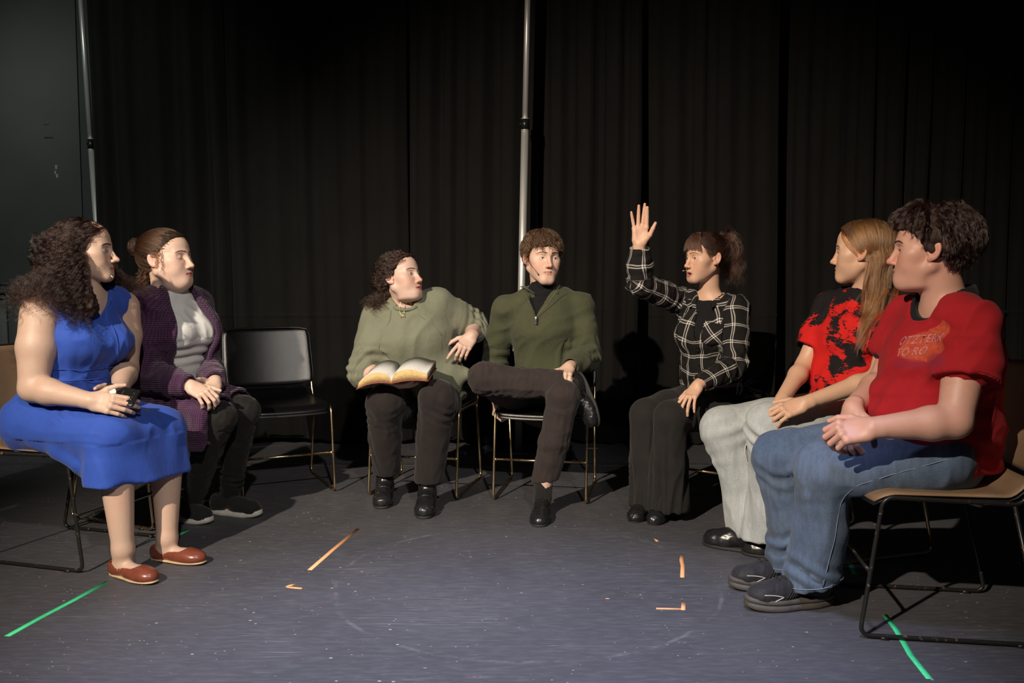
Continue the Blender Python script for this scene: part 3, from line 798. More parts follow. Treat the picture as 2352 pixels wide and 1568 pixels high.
def make_hand(w, fwd, back, side, size=1.0, curl=((10, 20, 15),) * 4, spread=(8, 2, -4, -11), thumb=((0.72, 0.62, -0.30), (0.42, 0.88, -0.22), (0.30, 0.94, -0.15)), fat=1.0):
    """hand field at wrist w; curls in degrees per joint"""
    M = hand_frame(fwd, back, side) * 1.0
    G = Field(); tips = []
    def L(p): return np.asarray(w, float) + (np.asarray(p, float) * size) @ M
    G.u(EC(L((0, -0.02, 0)), L((0.0, 0.018, -0.001)), (0.027 * size * fat, 0.019 * size * fat), (0.029 * size * fat, 0.0165 * size * fat), M[0]))
    G.u(EC(L((0.001, 0.018, -0.003)), L((0.0, 0.078, -0.003)), (0.029 * size * fat, 0.0150 * size), (0.037 * size, 0.0110 * size), M[0]), 0.016 * size)
    G.u(RC(L((0.018, 0.012, -0.008)), L((0.031, 0.050, -0.012)), 0.0150 * size * fat, 0.0115 * size), 0.014 * size)
    G.u(RC(L((-0.022, 0.020, -0.006)), L((-0.026, 0.062, -0.007)), 0.0125 * size * fat, 0.0110 * size), 0.012 * size)
    for k in FKNU: G.u(EL(L((k[0], k[1] - 0.002, k[2] + 0.001)), np.array((0.0105, 0.0105, 0.0105)) * size), 0.008 * size)
    for i in range(4):
        Fi = Field(); p = np.array(FKNU[i]); a = 0.0; sp = math.radians(spread[i]); rr = (0.0096, 0.0088, 0.0080, 0.0066) if i < 3 else (0.0085, 0.0077, 0.0070, 0.0059)
        if True: rr = tuple(x * (0.5 + 0.5 * fat) for x in rr)
        for j in range(3):
            a += math.radians(curl[i][j]); d = np.array((math.sin(sp) * math.cos(a), math.cos(sp) * math.cos(a), -math.sin(a)))
            q = p + d * FLEN[i][j]
            Fi.u(RC(L(p), L(q), rr[j] * size, rr[j + 1] * size), 0.002)
            if j == 0: k0 = q
            p = q
        tips.append((L(p), (np.array((math.sin(sp) * math.sin(a) * 0.4, math.sin(a) * 0.9, math.cos(a)))) @ M))
        G.u(Fi, 0.0032 * size)
    Fi = Field(); p = np.array((0.022, 0.016, -0.008)); rr = (0.0135, 0.0112, 0.0098, 0.0074)
    for j, ln in enumerate((0.042, 0.034, 0.027)):
        q = p + nrm(thumb[j]) * ln; Fi.u(RC(L(p), L(q), rr[j] * size * (0.5 + 0.5 * fat), rr[j + 1] * size * (0.5 + 0.5 * fat)), 0.003); p = q
    tips.append((L(p), np.array((0.3, 0.0, 1.0)) @ M))
    G.u(Fi, 0.006 * size)
    G.tips = tips; G.size = size
    return G
def limb_arm(sh, el, wr, r, parts=None):
    """r: shoulder, upper-mid, elbow, forearm bulge, wrist"""
    m = sh * 0.55 + el * 0.45; fm = el * 0.72 + wr * 0.28
    return [RC(sh, m, r[0], r[1]), RC(m, el, r[1], r[2]), RC(el, fm, r[2], r[3]), RC(fm, wr, r[3], r[4])]
def limb_leg(hip, kn, an, r):
    """r: hip, mid-thigh, knee, calf, ankle"""
    m = hip * 0.5 + kn * 0.5; cm = kn * 0.68 + an * 0.32
    bk = nrm(np.cross(np.cross(kn - hip, an - kn), an - kn)); cm = cm + bk * -0.012
    return [RC(hip, m, r[0], r[1]), RC(m, kn, r[1], r[2]), RC(kn, cm, r[2], r[3]), RC(cm, an, r[3], r[4])]
SKIN_M = {}
def m_skin(name, tint=(1, 1, 1), rough=0.48):
    m, nt, b = mk(name); co = objco(nt)
    c = attr(nt, 'col'); n = noise(nt, 55, 4, 0.6, co); n2 = noise(nt, 9, 3, 0.5, co)
    c = mixc(nt, c, (0.50, 0.16, 0.10), mathn(nt, 'MULTIPLY', ramp(nt, n, [(0.45, (0, 0, 0)), (0.8, (1, 1, 1))]).outputs[0], 0.14))
    c = mixc(nt, c, (0.62, 0.26, 0.18), mathn(nt, 'MULTIPLY', ramp(nt, n2, [(0.45, (0, 0, 0)), (0.75, (1, 1, 1))]).outputs[0], 0.16))
    nt.links.new(c, b.inputs['Base Color'])
    b.inputs['Roughness'].default_value = rough; b.inputs['Specular IOR Level'].default_value = 0.45
    b.inputs['Subsurface Weight'].default_value = 0.06; b.inputs['Subsurface Radius'].default_value = (0.010, 0.004, 0.002); b.inputs['Subsurface Scale'].default_value = 0.35
    bump(nt, b, noise(nt, 420, 3, 0.6, co), 0.10, 0.0012)
    return m
M_SKIN = m_skin('skin')
def m_eye():
    m, nt, b = mk('eye_glossy'); c = attr(nt, 'col'); n = noise(nt, 900, 2); nt.links.new(mixc(nt, c, (0.5, 0.3, 0.28), mathn(nt, 'MULTIPLY', n, 0.08)), b.inputs['Base Color'])
    b.inputs['Roughness'].default_value = 0.12; b.inputs['Coat Weight'].default_value = 0.6; return m
M_EYE = m_eye()
def m_hair(name, col, rough=0.34):
    m = bpy.data.materials.new(name); m.use_nodes = True; nt = m.node_tree; nt.nodes.clear()
    out = nt.nodes.new('ShaderNodeOutputMaterial'); h = nt.nodes.new('ShaderNodeBsdfHairPrincipled')
    h.parametrization = 'COLOR'; hi = nt.nodes.new('ShaderNodeHairInfo')
    r = ramp(nt, hi.outputs['Random'], [(0.0, tuple(c * 0.55 for c in col)), (0.5, col), (1.0, tuple(min(1, c * 1.6) for c in col))])
    nt.links.new(r.outputs[0], h.inputs['Color']); h.inputs['Roughness'].default_value = rough; h.inputs['Radial Roughness'].default_value = 0.45
    nt.links.new(h.outputs[0], out.inputs[0]); return m
def m_haircap(name, col):
    m, nt, b = mk(name); n = noise(nt, 160, 4, 0.6, objco(nt))
    r = ramp(nt, n, [(0.3, tuple(c * 0.35 for c in col)), (0.75, tuple(c * 0.9 for c in col))]); nt.links.new(r.outputs[0], b.inputs['Base Color'])
    b.inputs['Roughness'].default_value = 0.6; b.inputs['Specular IOR Level'].default_value = 0.3; bump(nt, b, n, 0.7, 0.004); return m
def curves_obj(name, arr, rad, mat, parent, org, taper=0.35):
    """arr (N, n, 3) world points -> hair strands"""
    N, n = arr.shape[:2]
    cu = bpy.data.hair_curves.new(name); cu.add_curves([n] * N)
    cu.position_data.foreach_set('vector', (arr - org).reshape(-1).astype(np.float32))
    a = cu.attributes.get('radius') or cu.attributes.new('radius', 'FLOAT', 'POINT')
    t = np.linspace(0, 1, n); r = np.broadcast_to(rad * (1 - (1 - taper) * t ** 2), (N, n))
    a.data.foreach_set('value', np.ascontiguousarray(r, np.float32).ravel())
    o = bpy.data.objects.new(name, cu); cu.materials.append(mat); link(o, parent); return o
def fgrad(F, P, e=0.004):
    P = P.astype(F32); g = np.zeros_like(P)
    for k in range(3):
        d = np.zeros(3, F32); d[k] = e; g[:, k] = F(P + d, 0.2) - F(P - d, 0.2)
    return g / (np.linalg.norm(g, axis=1)[:, None] + 1e-9)
HAIRLINE = ((-0.10, -0.075), (-0.07, -0.055), (-0.045, -0.030), (-0.03, -0.012), (-0.005, 0.012), (0.015, 0.035), (0.035, 0.052), (0.055, 0.066), (0.075, 0.072), (0.085, 0.20))
def ymax(z, hl=HAIRLINE):
    h = np.array(hl); return np.interp(z, h[:, 0], h[:, 1])
def scalp_roots(H, n, hl=HAIRLINE, seed=0, zmin=-0.085):
    rs = np.random.RandomState(seed); out = []
    while sum(map(len, out)) < n:
        d = rs.normal(size=(n * 2, 3)); d /= np.linalg.norm(d, axis=1)[:, None]
        p = d * 0.14 + np.array((0, -0.005, 0.01))
        for _ in range(12):
            s = H(H.world(p).astype(F32), 0.3) / float(H.sc); p = p - d * s[:, None] * 0.85
        ok = (p[:, 1] < ymax(p[:, 2], hl)) & (p[:, 2] > zmin) & ~((np.abs(p[:, 0]) > 0.077) & (p[:, 2] < 0.02))
        out.append(p[ok])
    return np.vstack(out)[:n]
def cap_field(H, thick=0.008, hl=HAIRLINE, wide=1.0, extra=()):
    """hair mass hugging the skull inside the hairline"""
    C = Field(H.R, H.c, H.sc); t = thick
    C.u(EL((0, -0.014, 0.026), (0.076 * wide + t, 0.098 + t, 0.083 + t)))
    C.u(EL((0, 0.030, 0.032), (0.064 * wide + t, 0.060 + t, 0.060 + t)), 0.03)
    for p, k in extra: C.u(p, k)
    C.i(FN(lambda P: ((P[:, 1] - ymax(P[:, 2], hl)) * 0.7).astype(F32)), 0.01)
    C.i(HS((0, 0, -0.085), (0, 0, -1)), 0.01)
    return C
def flow(roots, d0, length, nseg, body, grav=1.0, clear=0.012, stiff=0.75, seed=0, outw=None, wobble=0.0, maxd=None):
    """strands grown from roots: inertia + gravity, pushed off the body; lengths may vary per strand"""
    rs = np.random.RandomState(seed); N = len(roots); L = np.broadcast_to(np.asarray(length, float), (N,)); st = (L / nseg)[:, None]
    p = roots.copy(); d = d0 / (np.linalg.norm(d0, axis=1)[:, None] + 1e-9); pts = [p.copy()]
    g = np.array((0, 0, -1.0)) * grav
    for i in range(nseg):
        t = d * stiff + g * (1 - stiff) + rs.normal(size=(N, 3)) * wobble
        d = t / (np.linalg.norm(t, axis=1)[:, None] + 1e-9)
        q = p + d * st
        cl = clear(i / nseg) if callable(clear) else np.full(N, clear)
        s = body(q.astype(F32), 0.15); bad = s < cl
        if bad.any():
            n = fgrad(body, q[bad]); q[bad] += n * ((cl - s)[bad] * 0.8)[:, None]
            dd = q[bad] - p[bad]; d[bad] = dd / (np.linalg.norm(dd, axis=1)[:, None] + 1e-9)
        if maxd is not None:
            far = s > maxd
            if far.any():
                n = fgrad(body, q[far]); q[far] -= n * ((s[far] - maxd) * 0.7)[:, None]; dd = q[far] - p[far]; d[far] = dd / (np.linalg.norm(dd, axis=1)[:, None] + 1e-9)
        p = q; pts.append(p.copy())
    return np.stack(pts, 1)
def curlify(S, amp, turns, seed=0, start=0.1, phase=None, sync=0.0):
    """add helical curl to strands"""
    rs = np.random.RandomState(seed); N, n = S.shape[:2]
    T = np.gradient(S, axis=1); T /= np.linalg.norm(T, axis=-1)[..., None] + 1e-9
    a = rs.normal(size=(N, 1, 3)) * (1 - sync) + np.array((0.4, 0.8, 0.45)) * sync
    u = np.cross(T, a); u /= np.linalg.norm(u, axis=-1)[..., None] + 1e-9; v = np.cross(T, u)
    t = np.linspace(0, 1, n)[None]; ph = (rs.uniform(0, 6.28, (N, 1)) if phase is None else phase[:, None]) + 2 * np.pi * np.broadcast_to(np.asarray(turns, float).reshape(-1, 1), (N, 1)) * t
    A = amp * np.clip(t / start, 0, 1) * rs.uniform(0.7, 1.3, (N, 1))
    return S + (A * np.cos(ph))[..., None] * u + (A * np.sin(ph))[..., None] * v
def clump(G, m, rad, seed=0, root=0.4, tip=1.0):
    """m hairs around each guide strand"""
    rs = np.random.RandomState(seed); N, n = G.shape[:2]
    off = rs.normal(size=(N, m, 1, 3)) * rad; t = (root + (tip - root) * np.linspace(0, 1, n))[None, None, :, None]
    return (G[:, None] + off * t).reshape(N * m, n, 3)
def eyes(H, gaze, root, org, iris=(0.12, 0.07, 0.04), which=(-1, 1)):
    for s in which:
        c = H.world(np.array([[s * 0.0315, 0.0725, -0.0088]]))[0]; r = 0.0122 * float(H.sc)
        nu, nv = 24, 16; th = np.linspace(0, np.pi, nv); ph = np.linspace(0, 2 * np.pi, nu, endpoint=False)
        g = nrm(gaze); M = basis(g)
        T, Pp = np.meshgrid(th, ph, indexing='ij')
        d = np.cos(T)[..., None] * g + np.sin(T)[..., None] * (np.cos(Pp)[..., None] * M[0] + np.sin(Pp)[..., None] * M[2])
        bul = 1 + 0.06 * np.exp(-(T / 0.45) ** 2)
        v = (c - org + d * r * bul[..., None]).reshape(-1, 3)
        i, j = np.meshgrid(np.arange(nv - 1), np.arange(nu), indexing='ij'); a = i * nu + j; b = i * nu + (j + 1) % nu
        q = np.stack([a, a + nu, b + nu, b], -1).reshape(-1, 4)
        me = raw_mesh('eye', v, q); t = T.reshape(-1, 1)
        col = np.where(t < 0.22, np.array((0.008, 0.008, 0.008)), np.where(t < 0.50, np.array(iris), np.array((0.72, 0.68, 0.64))))
        set_col(me, 'col', col); mesh_obj('eye', me, M_EYE, root)
def brows(H, root, org, mat, wide=1.0, thick=1.0, lift=0.0, seed=1):
    rs = np.random.RandomState(seed); S = []
    for s in (-1, 1):
        n = 150; t = rs.uniform(0, 1, n)
        x = 0.010 + 0.040 * t * wide; z = 0.0125 + lift + 0.006 * np.sin(t * 2.2) - 0.006 * t ** 3 + rs.uniform(-1, 1, n) * 0.0024 * thick * (1 - 0.6 * t)
        p = np.stack([s * x, np.full(n, 0.12), z], 1)
        for _ in range(14):
            d = H(H.world(p).astype(F32), 0.3) / float(H.sc); p[:, 1] -= d * 0.8
        q = p + np.stack([s * (0.0045 + 0.002 * t), -0.0010 - 0.003 * t, 0.002 * (1 - 2 * t)], 1); m = (p + q) / 2
        m[:, 1] += 0.0009; p[:, 1] += 0.0002
        S.append(H.world(np.stack([p, m, q], 1).reshape(-1, 3)).reshape(n, 3, 3))
    curves_obj('eyebrows', np.vstack(S), 0.00042, mat, root, org, 0.4)
def lashes(H, root, org, mat, eye_open=(1, 1)):
    S = []
    for i, s in enumerate((-1, 1)):
        n = 40; t = np.linspace(-1, 1, n); zo = 0.0036 * eye_open[i] * np.sqrt(np.clip(1 - t * t, 0, 1)) if eye_open[i] > 0.05 else -0.0050 - 0.0010 * (1 - t * t)
        p = np.stack([s * (0.0318 + 0.0125 * t), 0.0872 - 0.0032 * t ** 2 - 0.0010 * t * 1.0, -0.0092 + zo], 1)
        q = p + np.stack([s * 0.0018 * t, np.full(n, 0.0040), np.full(n, 0.0012 if eye_open[i] > 0.05 else -0.0016)], 1)
        S.append(H.world(np.stack([p, (p + q) / 2, q], 1).reshape(-1, 3)).reshape(n, 3, 3))
    curves_obj('eyelashes', np.vstack(S), 0.00035, mat, root, org, 0.3)
def skin_paint(H, base, lip=(0.42, 0.13, 0.11), blush=0.25, hands=(), mouth=0.0, stubble=0.0):
    base = np.array(base); lip = np.array(lip)
    def f(P):
        c = np.tile(base, (len(P), 1)); L = H.local(P).astype(float)
        def mixin(w, col):
            nonlocal c; c = c * (1 - w[:, None]) + np.array(col) * w[:, None]
        near = (np.abs(L) < 0.2).all(1)
        fr = near & (L[:, 1] > 0.03)
        red = base * np.array((1.02, 0.66, 0.62))
        for s in (-1, 1):
            d = ((L - np.array((s * 0.043, 0.06, -0.045))) / np.array((0.024, 0.04, 0.022))); mixin(blush * np.exp(-(d ** 2).sum(1)) * fr, red)
            d = ((L - np.array((s * 0.08, -0.01, -0.012))) / np.array((0.014, 0.025, 0.035))); mixin(0.55 * np.exp(-(d ** 2).sum(1)) * near, red)
        d = ((L - np.array((0, 0.11, -0.046))) / np.array((0.016, 0.02, 0.014))); mixin(0.4 * blush / 0.25 * np.exp(-(d ** 2).sum(1)) * fr, red)
        if stubble:
            d = ((L - np.array((0, 0.06, -0.095))) / np.array((0.06, 0.06, 0.034))); mixin(stubble * np.exp(-(d ** 2).sum(1) ** 2) * near, base * np.array((0.68, 0.62, 0.60)))
        zc = -0.0762 - 0.004 * mouth
        hw = 0.0280; e = np.clip(1 - (np.abs(L[:, 0]) / hw) ** 2, 0, 1)
        upb = zc + 0.0088 * e ** 0.8 - 0.0018 * np.exp(-(L[:, 0] / 0.004) ** 2); lob = zc - (0.0100 + 0.010 * mouth) * e ** 0.7
        w = np.clip((upb - L[:, 2]) / 0.0018, 0, 1) * np.clip((L[:, 2] - lob) / 0.0018, 0, 1) * (np.abs(L[:, 0]) < hw) * (L[:, 1] > 0.070) * near
        mixin(w * 0.85, lip)
        if mouth:
            d = (L - np.array((0, 0.086, -0.0770 - 0.0045 * mouth))) / np.array((0.0150, 0.012, 0.0050 * mouth)); mixin(np.clip((1.15 - np.sqrt((d ** 2).sum(1))) * 5, 0, 1) * (L[:, 1] < 0.0955) * near, (0.03, 0.008, 0.008))
        for G in hands:
            for i, (t, n) in enumerate(G.tips):
                d = P - t; rr = np.sqrt((d ** 2).sum(1)); up = d @ nrm(n)
                mixin(0.30 * np.exp(-(rr / 0.016) ** 2), red)
                mixin(0.65 * ((up > 0.0030 * G.size) & (rr < 0.0085 * G.size)).astype(float), base * 0.35 + np.array((0.62, 0.42, 0.38)) * 0.65)
        return np.clip(c, 0, 1)
    return f
def fbox(F, pad=0.012): return (F.lo - pad, F.hi + pad)
def build_body(name, F, H, hands, base, org, label, h=0.0085, r=3, lip=(0.42, 0.13, 0.11), blush=0.25, mouth=0.0, extra_fine=(), stubble=0.0, cat='person'):
    t0 = time.time()
    hb = (H.world(np.array([[0, 0.0, 0.0]]))[0]); s = 0.135 * float(H.sc)
    fine = [(hb - s, hb + s)] + [fbox(G) for G in hands] + list(extra_fine)
    v, q, t = polygonize(F, h, fine, r)
    me = raw_mesh(name, v - org, q, t); set_col(me, 'col', skin_paint(H, base, lip, blush, hands, mouth, stubble)(v))
    o = mesh_obj(name, me, M_SKIN); o.location = org
    tag(o, label, cat)
    print('%-16s %6d v  %.2fs' % (name, len(v), time.time() - t0)); return o
def torso(pel, wai, che, nek, latp, lats, rp, rw, rc, ru, sh=None, rsh=0.05):
    """pelvis / waist / chest / upper chest elliptic sections"""
    up = nek + (che - nek) * 0.32
    ps = [EC(pel, wai, rp, rw, latp), EC(wai, che, rw, rc, (np.asarray(latp) + lats) / 2), EC(che, up, rc, ru, lats)]
    if sh is not None:
        ps += [RC(up * 0.6 + sh[0] * 0.4, sh[0], rsh * 1.05, rsh), RC(up * 0.6 + sh[1] * 0.4, sh[1], rsh * 1.05, rsh)]
    return ps
def ringfold(a, b, t0, width, amp, lam, tilt=0.6, seed=0, rad=0.12):
    """bunched cloth around a limb axis a->b, centred at parameter t0 (metres from a)"""
    ax = nrm(b - a); L = np.linalg.norm(b - a); sx = nrm(np.cross(ax, (0.3, 0.5, 0.8))); sy = np.cross(ax, sx)
    def f(P, N):
        d = P - a; t = d @ ax; q = d - np.outer(t, ax); th = np.arctan2(q @ sy, q @ sx); rr = np.linalg.norm(q, axis=1)
        w = np.exp(-((t - t0) / width) ** 2) * (rr < rad) * (t > -width * 1.5) * (t < L + width * 1.5)
        s = np.sin(2 * np.pi * (t / lam + tilt * 0.5 * np.sin(th + seed) + 0.18 * np.sin(2 * th + seed * 2.1)) + seed)
        m = 0.55 + 0.45 * np.sin(th * 1.0 + seed * 1.3 + t / lam)
        return 1.25 * amp * w * m * (np.abs(s) ** 0.7 * np.sign(s))
    return f
def sumdisp(*fs):
    def f(P, N):
        o = np.zeros(len(P))
        for g in fs: o = o + g(P, N)
        return o
    return f
def wrinkle(amp, wl, seed, stretch=None, sharp=True, mask=None):
    def f(P, N):
        n = snoise(P, wl, seed, 5, stretch); n = ridge(n * 1.1) * 0.6 if sharp else n
        o = 1.7 * amp * n
        return o if mask is None else o * mask(P)
    return f
def headset(H, root, org, side, mat, tipmat, boom_end, r=0.0011):
    """thin cheek microphone from the ear to near the mouth"""
    pts = [(side * 0.070, 0.004, 0.012), (side * 0.0715, 0.018, -0.016), (side * 0.066, 0.045, -0.044), (side * 0.056, 0.066, -0.062), boom_end]
    P = spline(np.array(pts), 6)
    for k in range(len(P)):
        for _ in range(6):
            w = H.world(P[k:k + 1]).astype(F32); d = float(H(w, 0.3)[0]) / float(H.sc)
            if d < 0.0022: P[k] += np.array((side * 0.8, 0.6, 0)) * (0.0024 - d)
    Wp = H.world(P) - org
    m = tube('headset_microphone', Wp, r, mat, root, 6)
    e = Wp[-1]; d = nrm(Wp[-1] - Wp[-3])
    tube('microphone_tip', [e - d * 0.002, e + d * 0.003, e + d * 0.009, e + d * 0.011], [r * 1.3, r * 2.6, r * 2.6, r * 1.2], tipmat, m, 8)
def sole_geo(h, f, L, W, z0, z1, heelw=0.78, toe=1.0, spring=0.0):
    """footprint-shaped slab: heel point h, forward f"""
    f = nrm((f[0], f[1], 0)); sd = np.array((f[1], -f[0], 0)); n = 40; out = []
    for k in range(n):
        a = 2 * np.pi * k / n; b = 0.5 - 0.5 * math.cos(a); sg = 1 if a < np.pi else -1
        prof = math.sqrt(max(0, 1 - (2 * b - 1) ** 2)) ** 0.7
        wv = W / 2 * prof * (heelw + (1 - heelw) * math.sin(min(1, b / 0.7) * np.pi / 2) - 0.14 * math.exp(-((b - 0.42) / 0.16) ** 2)) * (1 if b < 0.75 else 1 - 0.25 * (1 - toe) * (b - 0.75) / 0.25)
        out.append((b, sg * wv))
    ver = []
    for z, gsc in ((z0, 0.95), (z0 + (z1 - z0) * 0.35, 1.0), (z1, 0.98)):
        for b, wv in out:
            p = h + f * (L * (0.5 + (b - 0.5) * gsc)) + sd * wv * gsc; ver.append((p[0], p[1], z + spring * max(0, b - 0.7) ** 2 * 8))
    c0 = len(ver); ver.append(tuple(h + f * L * 0.5 + V(0, 0, z0))); ver.append(tuple(h + f * L * 0.5 + V(0, 0, z1)))
    q, t = [], []
    for r_ in range(2):
        for k in range(n): k2 = (k + 1) % n; q.append((r_ * n + k, (r_ + 1) * n + k, (r_ + 1) * n + k2, r_ * n + k2))
    for k in range(n): k2 = (k + 1) % n; t += [(k, k2, c0), (2 * n + k2, 2 * n + k, c0 + 1)]
    return np.array(ver), np.array(q)[:, ::-1], np.array(t)[:, ::-1]
def foot_loc(h, f):
    f = nrm((f[0], f[1], 0)); sd = np.array((f[1], -f[0], 0)); u = V(0, 0, 1)
    return lambda a, b, c: np.asarray(h, float) + sd * a + f * b + u * c, np.stack([sd, f, u])
PEOPLE = {1, 2, 3, 4, 5, 6, 7}
def std_body(J, H, hands, arm=(0.05, 0.046, 0.037, 0.040, 0.026), leg=(0.080, 0.072, 0.055, 0.052, 0.036), neck=0.050, tor=((0.150, 0.10), (0.130, 0.09), (0.140, 0.095), (0.11, 0.07)), feet=0.8, neck_off=(0, 0, 0)):
    F = Field()
    lp, ls = nrm(J['hipL'] - J['hipR']), nrm(J['shL'] - J['shR'])
    F.us(torso(J['pel'], J['wai'], J['che'], J['nek'], lp, ls, *tor, sh=(J['shR'], J['shL']), rsh=0.042), 0.03)
    for s in 'RL':
        F.us(limb_leg(J['hip' + s], J['kn' + s], J['an' + s], leg), 0.02)
        if feet:
            f = J['toe' + s] - J['heel' + s]; hl = J['heel' + s]; fu = J.get('fu' + s, V(0, 0, 1)); k = nrm(f); ln = np.linalg.norm(f)
            F.us([RC(J['an' + s], hl + k * 0.05 + fu * 0.037, leg[4] * feet, 0.028 * feet), RC(hl + k * 0.05 + fu * 0.036, hl + k * ln * 0.72 + fu * 0.026, 0.030 * feet, 0.026 * feet), RC(hl + k * ln * 0.66 + fu * 0.024, hl + k * ln * (0.78 + 0.10 * (feet > 0.9)) + fu * 0.020, 0.027 * feet, 0.017 * feet)], 0.02)
        F.us(limb_arm(J['sh' + s], J['el' + s], J['wr' + s], arm), 0.018)
    nb = J['nek'] + V(*neck_off)
    sk = H.world(np.array([[0, -0.018, -0.055]]))[0]
    F.u(RC(sk, nb, neck, neck * 1.08), 0.02)
    F.us([RC(nb - V(0, 0, 0.015), J['shR'] * 0.75 + nb * 0.25, neck * 0.75, 0.04), RC(nb - V(0, 0, 0.015), J['shL'] * 0.75 + nb * 0.25, neck * 0.75, 0.04)], 0.045)
    F.u(H, 0.014)
    for G in hands: F.u(G, 0.010)
    return F
def pipe(pts, rad, k=0.015, hollow=0.0, wall=0.011, cutn=None, deep=0.05):
    """cloth tube along points; the far end cut square and hollowed like an open cuff or hem"""
    P = [np.asarray(p, float) for p in pts]; L = Field(); n = len(P) - 1
    for i in range(n):
        if hollow and i == n - 1:
            ax = nrm(P[-1] - P[-2]); d = ax if cutn is None else nrm(cutn); ln = np.linalg.norm(P[-1] - P[-2])
            E = Field().u(RC(P[i], P[i + 1] + ax * 0.02, rad[i], rad[i + 1] + (rad[i + 1] - rad[i]) * 0.02 / ln)); E.i(HS(P[-1], d), 0.003)
            E.s_(RC(P[-1] - ax * min(deep, ln * 0.6), P[-1] + ax * 0.06, rad[-1] - wall - 0.002, rad[-1] - wall), 0.004)
            L.u(E, k if i else 0)
        else: L.u(RC(P[i], P[i + 1], rad[i], rad[i + 1]), k if i else 0)
    return L
def hips(J, half=0.085):
    """hip joints from pelvis centre and facing"""
    f = J['face']; l = nrm(V(-f[1], f[0], 0)); J['hipR'] = J['pel'] - l * half; J['hipL'] = J['pel'] + l * half
    return J
def collar_shell(c, axis, front, r0, r1, hgt, gap, th=0.005, droop=0.0, sq=0.88, fold=0.0, n=40):
    """standing collar: open gap (radians) at the front"""
    ax = nrm(axis); fr = nrm(np.asarray(front, float) - ax * np.dot(front, ax)); rt = np.cross(fr, ax)
    def fn(U, W_):
        a = U * (np.pi - gap / 2); t = (W_ + 1) / 2
        r = r0 + (r1 - r0) * t + fold * np.maximum(0, t - 0.5) ** 2
        e = np.abs(U) ** 4
        return c + (-np.cos(a) * r)[..., None] * fr + (np.sin(a) * r * sq)[..., None] * rt + (hgt * t - droop * e - fold * 0.8 * np.maximum(0, t - 0.55))[..., None] * ax
    return shell_geo(fn, n, 9, th)
def shoe_upper(h, f, L, W, style, ank=None, z0=0.0, r_ank=0.04):
    """leather / knit upper around a foot; style sets the opening"""
    g, M = foot_loc(h, f); F = Field(); w = W / 2
    if style == 'flat':
        F.u(EL(g(0, L * 0.20, 0.026), (w * 0.80, L * 0.20, 0.042), M)); F.u(EL(g(0, L * 0.55, 0.020), (w * 0.86, L * 0.28, 0.034), M), 0.02)
        F.u(EL(g(0, L * 0.76, 0.018), (w * 0.94, L * 0.235, 0.030), M), 0.02)
        F.s_(EC(g(0, L * 0.16, 0.066), g(0, L * 0.56, 0.058), (w * 0.70, 0.034), (w * 0.66, 0.036), M[0]), 0.006)
        F.s_(EL(g(0, L * 0.36, 0.022), (w * 0.60, L * 0.27, 0.018), M), 0.004)
    elif style == 'low':
        F.u(EL(g(0, L * 0.20, 0.034), (w * 0.80, L * 0.20, 0.050), M)); F.u(RC(g(0, L * 0.25, 0.056), g(0, L * 0.62, 0.036), w * 0.66, w * 0.62), 0.02)
        F.u(EL(g(0, L * 0.66, 0.022), (w * 0.96, L * 0.26, 0.036), M), 0.02); F.u(EL(g(0, L * 0.83, 0.020), (w * 0.86, L * 0.17, 0.030), M), 0.02)
        if ank is not None: F.s_(RC(g(0, L * 0.20, 0.085), ank + V(0, 0, 0.05), w * 0.56, w * 0.6), 0.006)
    elif style == 'boot':
        F.u(EL(g(0, L * 0.20, 0.036), (w * 0.82, L * 0.20, 0.056), M)); F.u(RC(g(0, L * 0.27, 0.060), g(0, L * 0.60, 0.042), w * 0.78, w * 0.70), 0.02)
        F.u(EL(g(0, L * 0.68, 0.024), (w * 0.98, L * 0.26, 0.042), M), 0.02); F.u(EL(g(0, L * 0.84, 0.022), (w * 0.88, L * 0.16, 0.036), M), 0.02)
        F.u(RC(g(0, L * 0.23, 0.06), ank, w * 0.82, r_ank), 0.02)
    elif style == 'trainer':
        F.u(EL(g(0, L * 0.20, 0.050), (w * 0.82, L * 0.20, 0.056), M)); F.u(RC(g(0, L * 0.28, 0.074), g(0, L * 0.60, 0.052), w * 0.70, w * 0.68), 0.02)
        F.u(EL(g(0, L * 0.66, 0.038), (w * 0.96, L * 0.26, 0.042), M), 0.02); F.u(EL(g(0, L * 0.83, 0.034), (w * 0.86, L * 0.165, 0.036), M), 0.02)
        if ank is not None: F.s_(RC(g(0, L * 0.21, 0.108), ank + V(0, 0, 0.05), w * 0.56, w * 0.6), 0.006)
    F.i(HS(g(0, 0, z0), (0, 0, -1)), 0.004)
    return F
M_LEATHER_B = m_plain('black_leather', (0.014, 0.014, 0.016), 0.30, var=0.2, bstr=0.15, bscale=160, spec=0.6)
M_RUBBER_B = m_plain('black_rubber', (0.018, 0.017, 0.016), 0.7)
M_GOLD = m_metal('gold', (0.86, 0.62, 0.26), 0.25)
M_SILVER = m_metal('silver', (0.80, 0.80, 0.80), 0.22)
M_BEIGE = m_plain('beige_microphone', (0.72, 0.56, 0.36), 0.5)
def foot(J, s, heel, toe, L, ank=0.095, back=0.055):
    a, b = FL(*heel), FL(*toe); f = nrm(b - a); J['toe' + s] = b; J['heel' + s] = b - f * L; J['an' + s] = J['heel' + s] + f * back + V(0, 0, ank)
def to_surface(F, P, off=0.0, it=8):
    P = np.asarray(P, float).copy()
    for _ in range(it):
        d = F(P.astype(F32), 0.3); g = fgrad(F, P); P -= g * (d - off)[:, None] * 0.8
    return P
def seam(name, F, pts, r, mat, parent, org, off=0.0006, n=10, ref=None):
    P = to_surface(F, spline(pts, n), off)
    P = np.vstack([P[:1], (P[:-2] + P[1:-1] + P[2:]) / 3, P[-1:]])
    return tube(name, P - org, r, mat, parent, 5)
def drape_on(F, disp=None):
    return F
